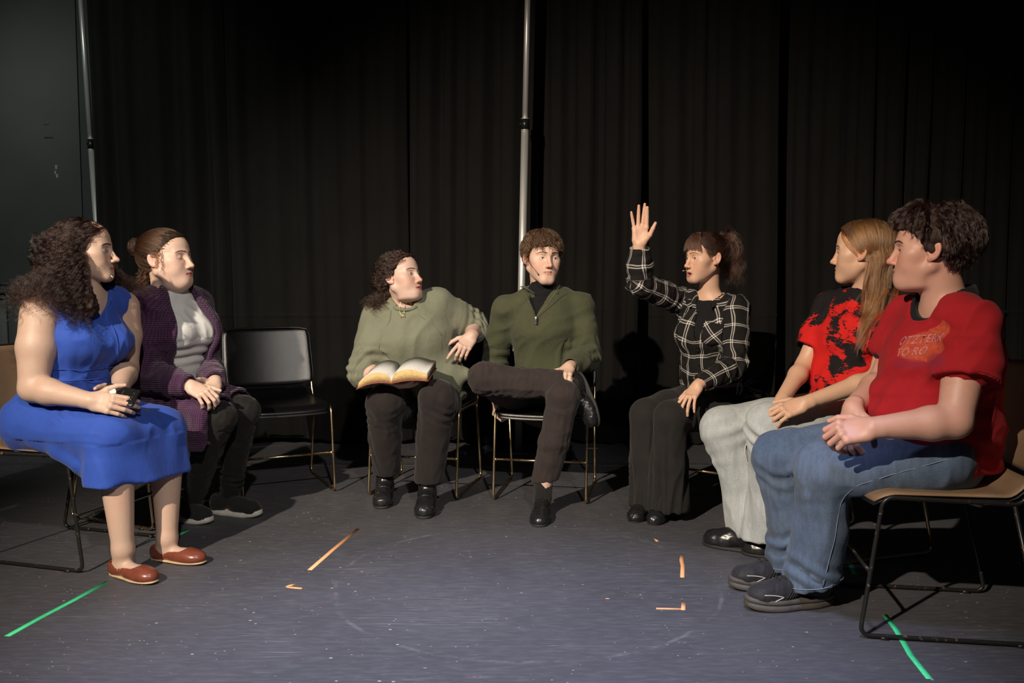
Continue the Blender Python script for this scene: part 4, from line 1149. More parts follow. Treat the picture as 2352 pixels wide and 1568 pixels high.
def m_denim(name, col, fade, var=0.3):
    m, nt, b = mk(name); co = objco(nt)
    n = noise(nt, 5, 4, 0.6, co); w = noise(nt, 650, 2, 0.5, mapping(nt, co, (1, 1, 0.3))); st = noise(nt, 60, 3, 0.6, mapping(nt, co, (1, 1, 0.15)))
    r = ramp(nt, n, [(0.35, col), (0.68, fade)]); c = mixc(nt, r.outputs[0], tuple(min(1, x * 1.55) for x in fade), mathn(nt, 'MULTIPLY', ramp(nt, w, [(0.45, (0, 0, 0)), (0.7, (1, 1, 1))]).outputs[0], 0.35))
    c = mixc(nt, c, tuple(x * 0.65 for x in col), mathn(nt, 'MULTIPLY', ramp(nt, st, [(0.4, (0, 0, 0)), (0.75, (1, 1, 1))]).outputs[0], 0.4))
    nt.links.new(c, b.inputs['Base Color']); b.inputs['Roughness'].default_value = 0.9; b.inputs['Specular IOR Level'].default_value = 0.2; b.inputs['Sheen Weight'].default_value = 0.1
    h = mathn(nt, 'ADD', mathn(nt, 'MULTIPLY', noise(nt, 26, 3, 0.55, mapping(nt, co, (1, 1, 0.6)), 0.5), 5.0), w); bump(nt, b, h, 0.3, 0.0022); return m
def text_mesh(name, body, size, mat, parent, align='CENTER', shear=0.0, extrude=0.0001, bold=0.0):
    tx = bpy.data.curves.new(name, 'FONT'); tx.body = body; tx.size = size; tx.align_x = align; tx.extrude = extrude; tx.shear = shear; tx.offset = bold
    tmp = bpy.data.objects.new(name + '_src', tx); COL.objects.link(tmp); bpy.context.view_layer.update()
    me = bpy.data.meshes.new_from_object(tmp.evaluated_get(bpy.context.evaluated_depsgraph_get())); bpy.data.objects.remove(tmp); bpy.data.curves.remove(tx)
    me.name = name; me.materials.clear()
    return mesh_obj(name, me, mat, parent)

def face_clear(H, S, lim=((-0.14, 0.05), (-0.06, 0.006), (-0.03, 0.0), (0.0, 0.012), (0.03, 0.036), (0.06, 0.066), (0.085, 0.14)), zmin=-0.14):
    """drop strands that would hang over the face"""
    L = H.local(S.reshape(-1, 3)).reshape(S.shape); l = np.array(lim)
    return S[~((L[..., 1] > np.interp(L[..., 2], l[:, 0], l[:, 1])) & (L[..., 2] > zmin) & (np.abs(L[..., 0]) < 0.13)).any(1)]
def press_on(obj, P, d, off, org):
    """lay points P (world) onto the mesh of obj along direction d"""
    from mathutils.bvhtree import BVHTree
    from mathutils import Vector
    me = obj.data; co = np.zeros(len(me.vertices) * 3, np.float32); me.vertices.foreach_get('co', co)
    bv = BVHTree.FromPolygons([Vector(v) for v in co.reshape(-1, 3)], [tuple(p.vertices) for p in me.polygons]); out = []
    for p in P - org:
        h = bv.ray_cast(Vector(p - d * 0.25), Vector(d), 0.6)
        out.append(np.array(h[0]) + np.array(h[1]) * off if h[0] is not None else p)
    return np.array(out)

def sweep(H, rt, tgt, ell, n, jit, seed=0):
    """strands combed over the skull from roots rt to target(s) tgt (local); ell = radii of the smooth hair surface"""
    rs = np.random.RandomState(seed); tg = np.broadcast_to(tgt, rt.shape) + rs.normal(size=rt.shape) * jit; c0 = np.array((0, -0.014, 0.022)); out = []
    for t in np.linspace(0, 1, n):
        p = rt * (1 - t) + tg * t; v = p - c0; r = np.sqrt(((v / np.array(ell)) ** 2).sum(1)); out.append(c0 + v * np.where(r < 1, 1 / r, 1)[:, None])
    return H.world(np.stack(out, 1).reshape(-1, 3)).reshape(len(rt), n, 3)

def resamp(S, n):
    m = S.shape[1]; t = np.linspace(0, m - 1, n); i = np.minimum(t.astype(int), m - 2); f = (t - i)[None, :, None]
    return S[:, i] * (1 - f) + S[:, i + 1] * f
# ================================================================== woman in the blue dress
def person_blue():
    J = dict(pel=PX(122, 962, 3.44), wai=PX(170, 868, 3.43), che=PX(188, 775, 3.42), nek=PX(200, 672, 3.43),
             shR=PX(92, 722, 3.29), shL=PX(280, 706, 3.58), elR=PX(76, 892, 3.23), wrR=PX(208, 920, 3.17),
             elL=PX(288, 848, 3.56), wrL=PX(276, 894, 3.33), face=V(0.96, -0.28, 0),
             knR=PX(252, 1000, 3.2), knL=PX(372, 985, 3.43))
    hips(J, 0.10)
    foot(J, 'R', (262, 1318), (357, 1342), 0.238); foot(J, 'L', (358, 1284), (467, 1296), 0.232)
    J['anR'] = PX(283, 1262, J['anR'][1]); J['anL'] = PX(384, 1238, J['anL'][1])
    H = make_head(PX(194, 572, 3.42), V(0.975, 0.18, 0.03), 1.03, nose=1.12, jaw=0.95, wide=0.97, eye_open=(0.9, 0.9))
    GR = make_hand(J['wrR'], V(0.97, -0.16, -0.10), V(0.05, -0.93, 0.35), 'R', 1.0, curl=((26, 28, 16), (30, 32, 18), (34, 34, 20), (36, 34, 20)), spread=(3, 1, -1, -3), thumb=((0.75, 0.66, -0.15), (0.55, 0.80, -0.30), (0.30, 0.90, -0.35)), fat=1.1)
    GL = make_hand(J['wrL'], V(0.22, -0.93, -0.28), V(0.86, 0.05, 0.50), 'L', 0.98, curl=((30, 45, 30), (34, 50, 32), (38, 52, 34), (42, 52, 34)), spread=(4, 1, -1, -4), fat=1.08)
    F = std_body(J, H, (GR, GL), arm=(0.070, 0.070, 0.050, 0.049, 0.029), leg=(0.085, 0.080, 0.062, 0.062, 0.038), feet=1.0, neck=0.049, tor=((0.150, 0.10), (0.125, 0.085), (0.125, 0.085), (0.10, 0.06)))
    org = V(J['pel'][0], J['pel'][1], 0)
    root = build_body('person', F, H, (GR, GL), (0.55, 0.39, 0.30), org, 'woman in sleeveless royal blue dress with long dark curly hair holding a phone', lip=(0.42, 0.09, 0.09), blush=0.3, extra_fine=())
    hc = (0.035, 0.016, 0.011); MH = m_hair('dark_curls', (0.017, 0.0085, 0.0065), 0.30); MC = m_haircap('dark_curl_mass', hc)
    # dress
    MD = m_fabric('royal_blue_crepe', (0.030, 0.085, 0.44), 0.10, 1400, 0.16, 0.12, rough=0.72)
    lp, ls = nrm(J['hipL'] - J['hipR']), nrm(J['shL'] - J['shR']); fc = nrm(J['face'])
    B = Field().us(torso(J['pel'], J['wai'], J['che'], J['nek'], lp, ls, (0.185, 0.135), (0.150, 0.115), (0.165, 0.118), (0.135, 0.088)), 0.03)
    B.us([RC(J['nek'] - V(0, 0, 0.025), J['shR'] * 0.78 + J['nek'] * 0.22 + V(0, 0, 0.004), 0.056, 0.070), RC(J['nek'] - V(0, 0, 0.025), J['shL'] * 0.78 + J['nek'] * 0.22 + V(0, 0, 0.004), 0.056, 0.070)], 0.03)
    for s in (-1, 1): B.u(EL(J['che'] + fc * 0.075 + ls * 0.065 * s + V(0, 0, -0.02), (0.078, 0.078, 0.072)), 0.05)
    for s in 'RL':
        o = ls * (0.10 if s == 'L' else -0.10)
        B.s_(RC(J['sh' + s] + o * 0.62 + V(0, 0, -0.012), J['sh' + s] * 0.5 + J['el' + s] * 0.5 + o * 0.2, 0.084, 0.084), 0.012)
    nb = J['nek']
    vb = J['che'] + fc * 0.12 + V(0, 0, 0.070)
    B.s_(RC(nb + V(0, 0, 0.16), nb + fc * 0.01 + V(0, 0, 0.02), 0.09, 0.066), 0.006)
    def vcut(P):
        d = P - vb.astype(F32); x = d @ ls.astype(F32); z = d[:, 2]; y = d @ fc.astype(F32)
        return np.maximum(np.abs(x) - z * 0.55, -y - 0.14).astype(F32)
    B.s_(FN(vcut, nb - 0.2, nb + 0.2), 0.004)
    km = (J['knR'] + J['knL']) / 2; kl = nrm(J['knL'] - J['knR']); hem = PX(314, 1100, 3.28)
    for s in 'RL': B.u(RC(J['hip' + s], J['kn' + s] + V(0, 0, -0.005), 0.114, 0.088), 0.06)
    B.u(EC(J['pel'] * 0.4 + km * 0.6, km, (0.19, 0.085), (0.185, 0.075), kl), 0.06)
    Sk = Field(); Sk.u(EC(km + V(0.0, 0, -0.01), hem + V(0.015, 0, -0.06), (0.195, 0.090), (0.215, 0.104), kl))
    Sk.u(RC(J['knR'] + V(0, 0, -0.01), PX(252, 1118, 3.16), 0.085, 0.080), 0.05); Sk.u(RC(J['knL'] + V(0, 0, -0.01), PX(396, 1098, 3.43), 0.085, 0.074), 0.05)
    Sk.u(RC(PX(165, 1012, 3.3), PX(232, 1095, 3.2), 0.055, 0.045), 0.05)
    Sk.u(RC(PX(138, 1033, 3.22), PX(185, 1062, 3.2), 0.036, 0.036), 0.03)
    hn = nrm(np.cross(PX(420, 1083, 3.45) - PX(215, 1122, 3.1), PX(300, 1100, 3.1) - PX(215, 1122, 3.5)))
    if hn[2] > 0: hn = -hn
    hp = PX(318, 1101, 3.2)
    Sk.i(HS(hp + V(0, 0, -0.012), (0.0, -0.03, -1)), 0.003)
    Sk.s_(EC(km + V(0, 0, -0.10), hem + V(0.015, 0, -0.12), (0.178, 0.076), (0.203, 0.092), kl), 0.01)
    Sk.s_(RC(PX(290, 1010, 3.12), PX(312, 1125, 3.10), 0.012, 0.045), 0.07)
    B.u(Sk, 0.03)
    dn = nrm(V(0.2, -0.2, -1))
    D = sumdisp(wrinkle(0.004, 0.16, 7, (V(0.1, 0, 1), 3.5), mask=lambda P: (P[:, 2] < 0.5) * 1.0), wrinkle(0.0035, 0.11, 2, (nrm(V(0.6, -0.2, 0.75)), 2.6), mask=lambda P: (P[:, 2] > 0.72) * 1.0),
                ringfold(J['pel'], J['wai'], 0.165, 0.035, 0.0045, 0.026, 0.35, 1, 0.3), wrinkle(0.0035, 0.14, 9, (fc, 3.0), mask=lambda P: ((P[:, 2] < 0.72) & (P[:, 2] > 0.5)) * 1.0))
    dr = cloth_obj('dress', B, 0.0062, MD, root, D, origin=org)
    # waist band seam, wrap edge, side seam
    axs = nrm(J['wai'] - J['pel']); wc = J['wai'] + V(0, 0, 0.005)
    for hgt in (0.0, 0.045):
        ring = [wc + V(0, 0, hgt) + (math.cos(a) * fc * 0.12 + math.sin(a) * lp * 0.16) for a in np.linspace(0, 2 * np.pi, 30)]
        seam('waist_seam', B, ring, 0.0016, MD, dr, org, 0.003, 3)
    seam('wrap_edge', B, [vb + V(0, 0, 0.085) + ls * 0.05, vb + V(0, 0, 0.02) + ls * 0.012 + fc * 0.02, J['che'] + fc * 0.14 - ls * -0.02 + V(0, 0, -0.03), J['wai'] + fc * 0.09 + ls * 0.09 + V(0, 0, 0.05)], 0.0024, MD, dr, org, 0.002)
    # hair
    bodyF = Field().u(F).u(B)
    hl = ((-0.10, -0.06), (-0.06, -0.03), (-0.03, -0.006), (-0.01, 0.016), (0.01, 0.030), (0.03, 0.046), (0.05, 0.062), (0.066, 0.078), (0.08, 0.2))
    hm = Field(H.R, H.c, H.sc)
    hm.u(EL((0, -0.02, 0.028), (0.086, 0.105, 0.086))); hm.u(EL((0, -0.055, -0.03), (0.115, 0.095, 0.11)), 0.05); hm.u(EL((0, -0.085, -0.11), (0.145, 0.095, 0.10)), 0.05)
    hm.u(RC((0.085, -0.03, -0.03), (0.105, 0.035, -0.22), 0.035, 0.030), 0.04); hm.u(RC((-0.09, -0.03, -0.03), (-0.13, 0.06, -0.20), 0.04, 0.045), 0.04)
    hm.i(FN(lambda P: np.where(P[:, 2] > -0.12, (P[:, 1] - ymax(P[:, 2], hl) - np.clip(-P[:, 2] - 0.1, 0, 1) * 3) * 0.6, -0.02).astype(F32)), 0.015)
    hair = cloth_obj('hair', hm, 0.006, MC, root, lambda P, N: 0.007 * snoise(P, 0.035, 4) + 0.004 * snoise(P, 0.016, 9), origin=org)
    rs = np.random.RandomState(4); rt = scalp_roots(H, 520, hl, 5, -0.06); rw = H.world(rt)
    up = rt - np.array((0, -0.01, -0.02)); up /= np.linalg.norm(up, axis=1)[:, None]
    side = np.clip(np.abs(rt[:, 0]) / 0.07, 0, 1)
    d0 = (up * 0.7 + np.stack([np.sign(rt[:, 0]) * 0.5, -0.75 + 0 * rt[:, 0], -0.25 + 0 * rt[:, 0]], 1)) @ H.R.astype(float)
    ln = rs.uniform(0.25, 0.37, len(rw)); vol = rs.uniform(0.02, 1.0, len(rw)) ** 0.8
    tg = np.stack([np.where(rt[:, 0] > 0, 1, -1) * rs.uniform(0.03, 0.088, len(rt)), np.minimum(rt[:, 1] - 0.03, rs.uniform(-0.085, -0.004, len(rt))), rs.uniform(-0.05, 0.05, len(rt))], 1)
    A = sweep(H, rt, tg, (0.088, 0.108, 0.094), 10, 0.009, 3)
    d0 = (np.stack([np.sign(tg[:, 0]) * 0.7, rs.uniform(-0.6, 0.1, len(rt)), -0.5 + 0 * ln], 1)) @ H.R.astype(float)
    S = np.concatenate([A, flow(A[:, -1], d0, ln * 0.78, 30, bodyF, 1.0, lambda t: 0.012 + vol * (0.006 + 0.075 * t), 0.84, 3, wobble=0.045, maxd=0.085)[:, 1:]], 1)
    def face_free(S):
        L = H.local(S.reshape(-1, 3)).reshape(S.shape); y, z = L[..., 1], L[..., 2]; lim = np.interp(z, (-0.14, -0.06, 0.02, 0.06, 0.09), (0.06, 0.028, 0.040, 0.062, 0.14))
        return ~((y > lim) & (z > -0.14) & (L[..., 0] > -0.05)).any(1) & ~((y > 0.0) & (z > -0.09) & (L[..., 0] <= -0.05)).any(1)
    ok = face_free(S[:, 10:]); S, ln = S[ok], ln[ok]
    S = curlify(S, 0.0115, ln * rs.uniform(17, 24, len(ln)), 6, 0.15)
    S = clump(S, 8, 0.0042, 4, 0.7, 1.2)
    Fz = clump(flow(A[::3, 5], d0[::3], 0.30, 34, bodyF, 1.0, lambda t: 0.010 + vol[::3] * (0.01 + 0.08 * t), 0.84, 8, wobble=0.08, maxd=0.10), 2, 0.006, 1); Fz = curlify(Fz, 0.010, 6, 8, 0.2); Fz = Fz[face_free(Fz)]
    fr = np.stack([rs.uniform(0.078, 0.088, 70), rs.uniform(-0.02, 0.012, 70), rs.uniform(-0.05, 0.01, 70)], 1)
    Fl = flow(H.world(fr), np.stack([0.5 + 0 * fr[:, 0], rs.uniform(0.0, 0.5, 70), -0.8 + 0 * fr[:, 0]], 1) @ H.R.astype(float), rs.uniform(0.18, 0.30, 70), 34, bodyF, 1.0, lambda t: 0.012 + 0.03 * t * vol[:70], 0.85, 9, wobble=0.05)
    S = np.vstack([resamp(S, 40), resamp(clump(curlify(Fl, 0.011, rs.uniform(4, 6, 70), 5, 0.15), 8, 0.0042, 4, 0.7, 1.2), 40)])
    fr[:, 0] *= -1; Fl = flow(H.world(fr), np.stack([-0.7 + 0 * fr[:, 0], rs.uniform(0.3, 1.4, 70), -0.7 + 0 * fr[:, 0]], 1) @ H.R.astype(float), rs.uniform(0.22, 0.32, 70), 34, bodyF, 1.0, lambda t: 0.012 + 0.06 * t * vol[:70], 0.93, 9, wobble=0.05)
    Fl = curlify(Fl, 0.011, rs.uniform(4, 6, 70), 5, 0.15); S = np.vstack([S, resamp(clump(Fl, 8, 0.0042, 4, 0.7, 1.2), 40)])
    curves_obj('hair_strands', np.vstack([S, resamp(Fz, 40)]), 0.00048, MH, hair, org)
    eyes(H, V(0.97, 0.25, 0.02), root, org, (0.06, 0.03, 0.02)); brows(H, root, org, m_hair('dark_brow', (0.02, 0.011, 0.008)), 1.0, 1.3); lashes(H, root, org, bpy.data.materials['dark_brow'], (0.9, 0.9))
    headset(H, root, org, 1, M_BEIGE, M_BEIGE, (0.036, 0.098, -0.104), 0.0010)
    # shoes
    ML = m_plain('brown_leather', (0.19, 0.050, 0.028), 0.32, var=0.15, bstr=0.08, bscale=240, spec=0.6); MSo = m_plain('tan_sole', (0.52, 0.38, 0.22), 0.6)
    for s in 'RL':
        f = nrm(J['toe' + s] - J['heel' + s]); h0 = J['heel' + s] - f * 0.008
        o = cloth_obj('flat_shoe', shoe_upper(h0 + V(0, 0, 0.008), f, 0.250, 0.090, 'flat', z0=0.0), 0.004, ML, root, origin=org)
        v, q, t = sole_geo(h0, f, 0.250, 0.086, 0.004, 0.011, spring=0.004); mesh_obj('sole', raw_mesh('sole', v - org, q, t), MSo, o)
        v, q, t = sole_geo(h0 + f * 0.004, f, 0.062, 0.058, 0.0, 0.010); mesh_obj('heel', raw_mesh('heel', v - org, q, t), MSo, o)
    # phone, held
    c = PX(275, 906, 3.192); ax = nrm(V(0.93, -0.15, -0.20)); nn = V(-0.02, -0.80, 0.60); nn = nrm(nn - ax * (nn @ ax)); wd = np.cross(nn, ax)
    ph = bevel_box('phone', (-0.068, -0.035, -0.0045), (0.068, 0.035, 0.0045), 0.004, m_plain('phone_glossy_black', (0.010, 0.010, 0.011), 0.10, spec=0.7, coat=0.5), None, 3)
    from mathutils import Matrix
    ph.matrix_world = Matrix([[ax[0], wd[0], nn[0], c[0]], [ax[1], wd[1], nn[1], c[1]], [ax[2], wd[2], nn[2], c[2]], [0, 0, 0, 1]])
    tag(ph, 'black phone with round white grip held in both hands over the blue dress', 'phone')
    tube('grip_disc', [(-0.030, -0.004, 0.0045), (-0.030, -0.004, 0.0095), (-0.030, -0.004, 0.0105)], [0.019, 0.019, 0.017], m_plain('white_plastic', (0.75, 0.75, 0.72), 0.4), ph, 24)
    tube('camera_lens', [(0.052, 0.018, 0.0045), (0.052, 0.018, 0.0058)], 0.0052, M_BLKPL, ph, 16); tube('camera_lens', [(0.052, 0.002, 0.0045), (0.052, 0.002, 0.0058)], 0.0040, M_BLKPL, ph, 16)
    tube('flash', [(0.052, -0.010, 0.0045), (0.052, -0.010, 0.0050)], 0.0018, M_SILVER, ph, 10)
    to = text_mesh('lettering', 'SAMSUNG', 0.008, M_SILVER, ph, 'CENTER'); to.location = (0.012, 0, 0.0047); to.rotation_euler = (0, 0, math.pi / 2)
    return root
if 1 in PEOPLE: person_blue()
# ================================================================== woman in the purple cardigan
def person_purple():
    J = dict(pel=PX(378, 928, 4.03), wai=PX(398, 848, 4.0), che=PX(405, 752, 3.98), nek=PX(386, 672, 3.97),
             shR=PX(325, 708, 3.85), shL=PX(452, 698, 4.12), elR=PX(338, 862, 3.79), wrR=PX(438, 886, 3.70),
             elL=PX(478, 850, 4.07), wrL=PX(494, 876, 3.86), face=V(0.91, -0.41, 0))
    hips(J, 0.09)
    J['knR'] = PX(505, 958, 3.78); J['knL'] = PX(560, 945, 3.95)
    foot(J, 'L', (515, 1180), (598, 1187), 0.265); foot(J, 'R', (428, 1195), (482, 1203), 0.26)
    J['anL'] = PX(528, 1145, J['anL'][1] + 0.01); J['anR'] = PX(442, 1158, J['anR'][1])
    H = make_head(PX(382, 591, 3.94), V(0.968, -0.20, 0.09), 1.11, nose=0.98, jaw=1.06, wide=1.02, cheek=1.18, double=1.25, chin=0.98, eye_open=(0.0, 0.0))
    GR = make_hand(J['wrR'], V(0.80, -0.38, -0.30), V(0.25, -0.62, 0.75), 'R', 0.96, curl=((35, 50, 25), (40, 52, 25), (42, 52, 25), (45, 50, 25)), fat=1.08)
    GL = make_hand(J['wrL'], V(0.10, -0.90, -0.42), V(0.55, -0.2, 0.8), 'L', 0.96, curl=((40, 55, 30),) * 4, thumb=((0.75, 0.5, 0.3), (0.5, 0.8, 0.3), (0.5, 0.8, 0.2)), fat=1.08)
    F = std_body(J, H, (GR, GL), arm=(0.050, 0.046, 0.038, 0.040, 0.027), leg=(0.075, 0.062, 0.048, 0.038, 0.030), neck=0.062, tor=((0.15, 0.10), (0.13, 0.09), (0.14, 0.095), (0.11, 0.06)))
    org = V(J['pel'][0], J['pel'][1], 0)
    root = build_body('person', F, H, (GR, GL), (0.72, 0.51, 0.41), org, 'woman in purple knit cardigan and white top with closed eyes and a hair bun', lip=(0.46, 0.12, 0.11), blush=0.4)
    hc = (0.045, 0.022, 0.012); MH = m_hair('auburn_brown_hair', (0.060, 0.028, 0.015)); MC = m_haircap('auburn_hair_mass', hc)
    hl = ((-0.10, -0.06), (-0.06, -0.045), (-0.03, -0.03), (0.0, -0.005), (0.02, 0.022), (0.045, 0.048), (0.065, 0.066), (0.078, 0.085), (0.09, 0.2))
    bun = np.array((0, -0.125, 0.052))
    C = cap_field(H, 0.006, hl, 1.02, [(RC((0, -0.09, 0.045), (0, -0.115, 0.05), 0.02, 0.022), 0.02)])
    hair = cloth_obj('hair', C, 0.0045, MC, root, lambda P, N: 0.0022 * snoise(P, 0.02, 4), origin=org)
    Bn = Field(H.R, H.c, H.sc); rs = np.random.RandomState(2)
    for a in np.linspace(0, 2 * np.pi, 9, endpoint=False): Bn.u(EL(bun + np.array((math.cos(a) * 0.020, -0.006, math.sin(a) * 0.020)), (0.020, 0.022, 0.020)), 0.012)
    cloth_obj('bun', Bn, 0.004, MC, hair, lambda P, N: 0.003 * snoise(P, 0.018, 2), origin=org)
    rt = scalp_roots(H, 1500, tuple((z, y + 0.012) for z, y in hl), 5, -0.07); tgt = bun + rs.normal(size=(len(rt), 3)) * 0.010; n = 14; T = np.linspace(0, 1, n)
    pth = []
    for t in T:
        p = rt * (1 - t) + tgt * t; c0 = np.array((0, -0.014, 0.022)); v = p - c0; r = np.sqrt(((v / np.array((0.0895, 0.1125, 0.0970))) ** 2).sum(1)); need = np.clip(1.0 / r, 1, None) if t < 0.92 else 1
        p = c0 + v * (np.where(r < 1, 1 / r, 1)[:, None] if t < 0.85 else 1.0); pth.append(p)
    S = H.world(np.stack(pth, 1).reshape(-1, 3)).reshape(len(rt), n, 3); S = clump(S, 4, 0.0016, 3); S = curlify(S, 0.0014, 2, 3, 0.4)
    # wound hair of the bun
    W_ = []
    for k in range(500):
        a0 = rs.uniform(0, 6.28); R0 = rs.uniform(0.012, 0.036); th = np.linspace(0, 3.2, n); tw = rs.uniform(-0.5, 0.5)
        rr = R0 + 0.004 * np.sin(th * 2 + a0); yy = 0.024 * np.sqrt(np.clip(1 - (R0 / 0.043) ** 2, 0, 1)) * rs.choice((-1, 1, -1)) + 0.006 * np.sin(th * 1.5 + a0)
        W_.append(bun + np.stack([np.cos(a0 + th) * rr, yy - 0.006, np.sin(a0 + th) * rr * (1 + 0.1 * tw)], 1))
    Wd = H.world(np.array(W_).reshape(-1, 3)).reshape(-1, n, 3)
    curves_obj('hair_strands', np.vstack([S, Wd]), 0.0005, MH, hair, org)
    nap = np.array([(rs.uniform(-0.05, 0.05), -0.085 + rs.uniform(-0.01, 0.01), rs.uniform(-0.075, -0.02)) for _ in range(150)] + [(0.079, 0.022 + rs.uniform(-0.004, 0.004), 0.034) for _ in range(3)])
    d0 = np.stack([nap[:, 0] * 3, np.where(nap[:, 1] > 0, 0.7, -0.5), np.where(nap[:, 1] > 0, -0.6, -0.5)], 1) @ H.R.astype(float)
    # cardigan, top, leggings
    lp, ls = nrm(J['hipL'] - J['hipR']), nrm(J['shL'] - J['shR']); fc = nrm(V(0.88, -0.47, 0)); nb = J['nek']
    MW = m_fabric('white_jersey', (0.74, 0.75, 0.74), 0.05, 1200, 0.2, 0.1, rough=0.75)
    Tp = Field().us(torso(J['pel'], J['wai'], J['che'], nb, lp, ls, (0.175, 0.125), (0.160, 0.125), (0.155, 0.120), (0.125, 0.085)), 0.03)
    for s in (-1, 1): Tp.u(EL(J['che'] + fc * 0.075 + ls * 0.062 * s + V(0, 0, -0.025), (0.075, 0.075, 0.070)), 0.05)
    Tp.u(RC(nb + V(0.0, 0, -0.05), nb + V(0.012, -0.006, 0.018), 0.085, 0.071), 0.02); Tp.i(HS(nb + V(0.012, 0, 0.022), (-0.25, 0.1, 0.96)), 0.004)
    Tp.us([RC(nb - V(0, 0, 0.03), J['shR'] * 0.7 + nb * 0.3, 0.05, 0.045), RC(nb - V(0, 0, 0.03), J['shL'] * 0.7 + nb * 0.3, 0.05, 0.045)], 0.03)
    cloth_obj('top', Tp, 0.006, MW, root, sumdisp(wrinkle(0.0042, 0.085, 3, (nrm(V(0.35, 0, -1)), 4.0), mask=lambda P: (P[:, 2] > 0.83) * 1.0), ringfold(J['wai'], J['che'], 0.09, 0.06, 0.006, 0.045, 0.9, 2, 0.3)), origin=org)
    MP = None
    m, nt, b = mk('plum_waffle_knit'); co = objco(nt); kn = mapping(nt, co, (1, 1, 1), (0.1, 0.0, 0.5))
    wv = nt.nodes.new('ShaderNodeTexWave'); wv.bands_direction = 'Z'; wv.inputs['Scale'].default_value = 38; wv.inputs['Distortion'].default_value = 1.2; wv.inputs['Detail Scale'].default_value = 3; nt.links.new(kn, wv.inputs['Vector'])
    wx = nt.nodes.new('ShaderNodeTexWave'); wx.bands_direction = 'X'; wx.inputs['Scale'].default_value = 32; wx.inputs['Distortion'].default_value = 1.0; nt.links.new(kn, wx.inputs['Vector'])
    hh = mathn(nt, 'MULTIPLY', wv.outputs['Fac'], mathn(nt, 'ADD', mathn(nt, 'MULTIPLY', wx.outputs['Fac'], 0.7), 0.3))
    r = ramp(nt, hh, [(0.0, (0.030, 0.010, 0.035)), (0.5, (0.085, 0.030, 0.085)), (1.0, (0.13, 0.052, 0.125))]); nt.links.new(r.outputs[0], b.inputs['Base Color'])
    b.inputs['Roughness'].default_value = 0.9; b.inputs['Sheen Weight'].default_value = 0.2; b.inputs['Specular IOR Level'].default_value = 0.15; bump(nt, b, hh, 0.8, 0.006); MP = m
    Cg = Field().us(torso(J['pel'], J['wai'], J['che'], nb, lp, ls, (0.212, 0.158), (0.202, 0.160), (0.198, 0.156), (0.155, 0.108), sh=(J['shR'], J['shL']), rsh=0.066), 0.04)
    for s in (-1, 1): Cg.u(EL(J['che'] + fc * 0.08 + ls * 0.066 * s + V(0, 0, -0.025), (0.090, 0.090, 0.085)), 0.05)
    Cg.us([RC(nb - V(0.01, -0.01, 0.03), J['shR'] * 0.75 + nb * 0.25, 0.062, 0.055), RC(nb - V(0.01, -0.01, 0.03), J['shL'] * 0.75 + nb * 0.25, 0.062, 0.055)], 0.04)
    def opening(P):
        d = (P - nb.astype(F32)); x = d @ ls.astype(F32); y = d @ fc.astype(F32); z = d[:, 2]
        w = np.interp(z, (-0.6, -0.36, -0.2, -0.05, 0.02), (0.02, 0.085, 0.112, 0.082, 0.066))
        return np.maximum(np.abs(x) - w, 0.015 - y).astype(F32)
    Cg0 = Field(); Cg0.ops = list(Cg.ops)
    Cg.s_(FN(opening, nb - 0.7, nb + 0.4), 0.006)
    Cg.s_(RC(nb + V(0.015, -0.005, -0.02), nb + V(0.015, -0.005, 0.12), 0.080, 0.09), 0.01)
    Cg.u(pipe([J['shR'], J['shR'] * 0.5 + J['elR'] * 0.5, J['elR'], J['elR'] * 0.45 + J['wrR'] * 0.55, J['wrR'] * 0.97 + J['elR'] * 0.03], [0.076, 0.074, 0.070, 0.062, 0.046], 0.02, 1), 0.03)
    Cg.u(pipe([J['shL'], J['shL'] * 0.5 + J['elL'] * 0.5, J['elL'], J['elL'] * 0.45 + J['wrL'] * 0.55, J['wrL']], [0.072, 0.070, 0.066, 0.058, 0.046], 0.02, 1), 0.03)
    kR, kL = J['knR'], J['knL']; dR, dL = nrm(kR - J['hipR']), nrm(kL - J['hipL'])
    Cg.u(pipe([J['hipR'] + V(0, 0, 0.01), J['hipR'] + dR * 0.20 + V(-0.01, -0.01, 0.0), J['hipR'] + dR * 0.41 + V(0.0, -0.01, -0.01)], [0.124, 0.120, 0.112], 0.02, 1, 0.011, cutn=dR + V(0, 0, -0.15), deep=0.03), 0.05)
    lat = nrm(V(dR[1], -dR[0], 0)); Pn = Field().u(BX(J['hipR'] + dR * 0.225 + lat * 0.105 + V(0, 0, -0.055), (0.195, 0.016, 0.085), np.stack([dR, lat, np.cross(dR, lat)]), 0.014)); Cg.u(Pn, 0.05)
    Cg.u(pipe([J['hipL'] + V(0, 0, 0.01), J['hipL'] + dL * 0.2, J['hipL'] + dL * 0.36 + V(0, 0, 0.0)], [0.118, 0.112, 0.104], 0.02, 1, 0.011, cutn=dL, deep=0.03), 0.05)
    cg = cloth_obj('cardigan', Cg, 0.0062, MP, root, sumdisp(wrinkle(0.004, 0.10, 6, (V(0, 0, 1), 2)), ringfold(J['elR'], J['wrR'], 0.08, 0.10, 0.006, 0.05, 0.8, 2), ringfold(J['shR'], J['elR'], 0.24, 0.09, 0.006, 0.055, 0.8, 5)), origin=org)
    for sd in (-1, 1):
        zz = np.linspace(0.03, -0.40, 26); ww = np.interp(zz, (-0.6, -0.36, -0.2, -0.05, 0.02), (0.02, 0.085, 0.112, 0.082, 0.066)) + 0.006
        Pb = nb + np.outer(zz, V(0, 0, 1)) + np.outer(ww * sd, ls) + fc * 0.34
        for _ in range(30): Pb = Pb - np.outer(Cg0(Pb.astype(F32), 0.4) * 0.7, fc)
        tube('front_band', Pb - fc * 0.006 - org, 0.0125, MP, cg, 8)
    pc = J['hipR'] + dR * 0.17 + V(-0.03, -0.12, 0.03)
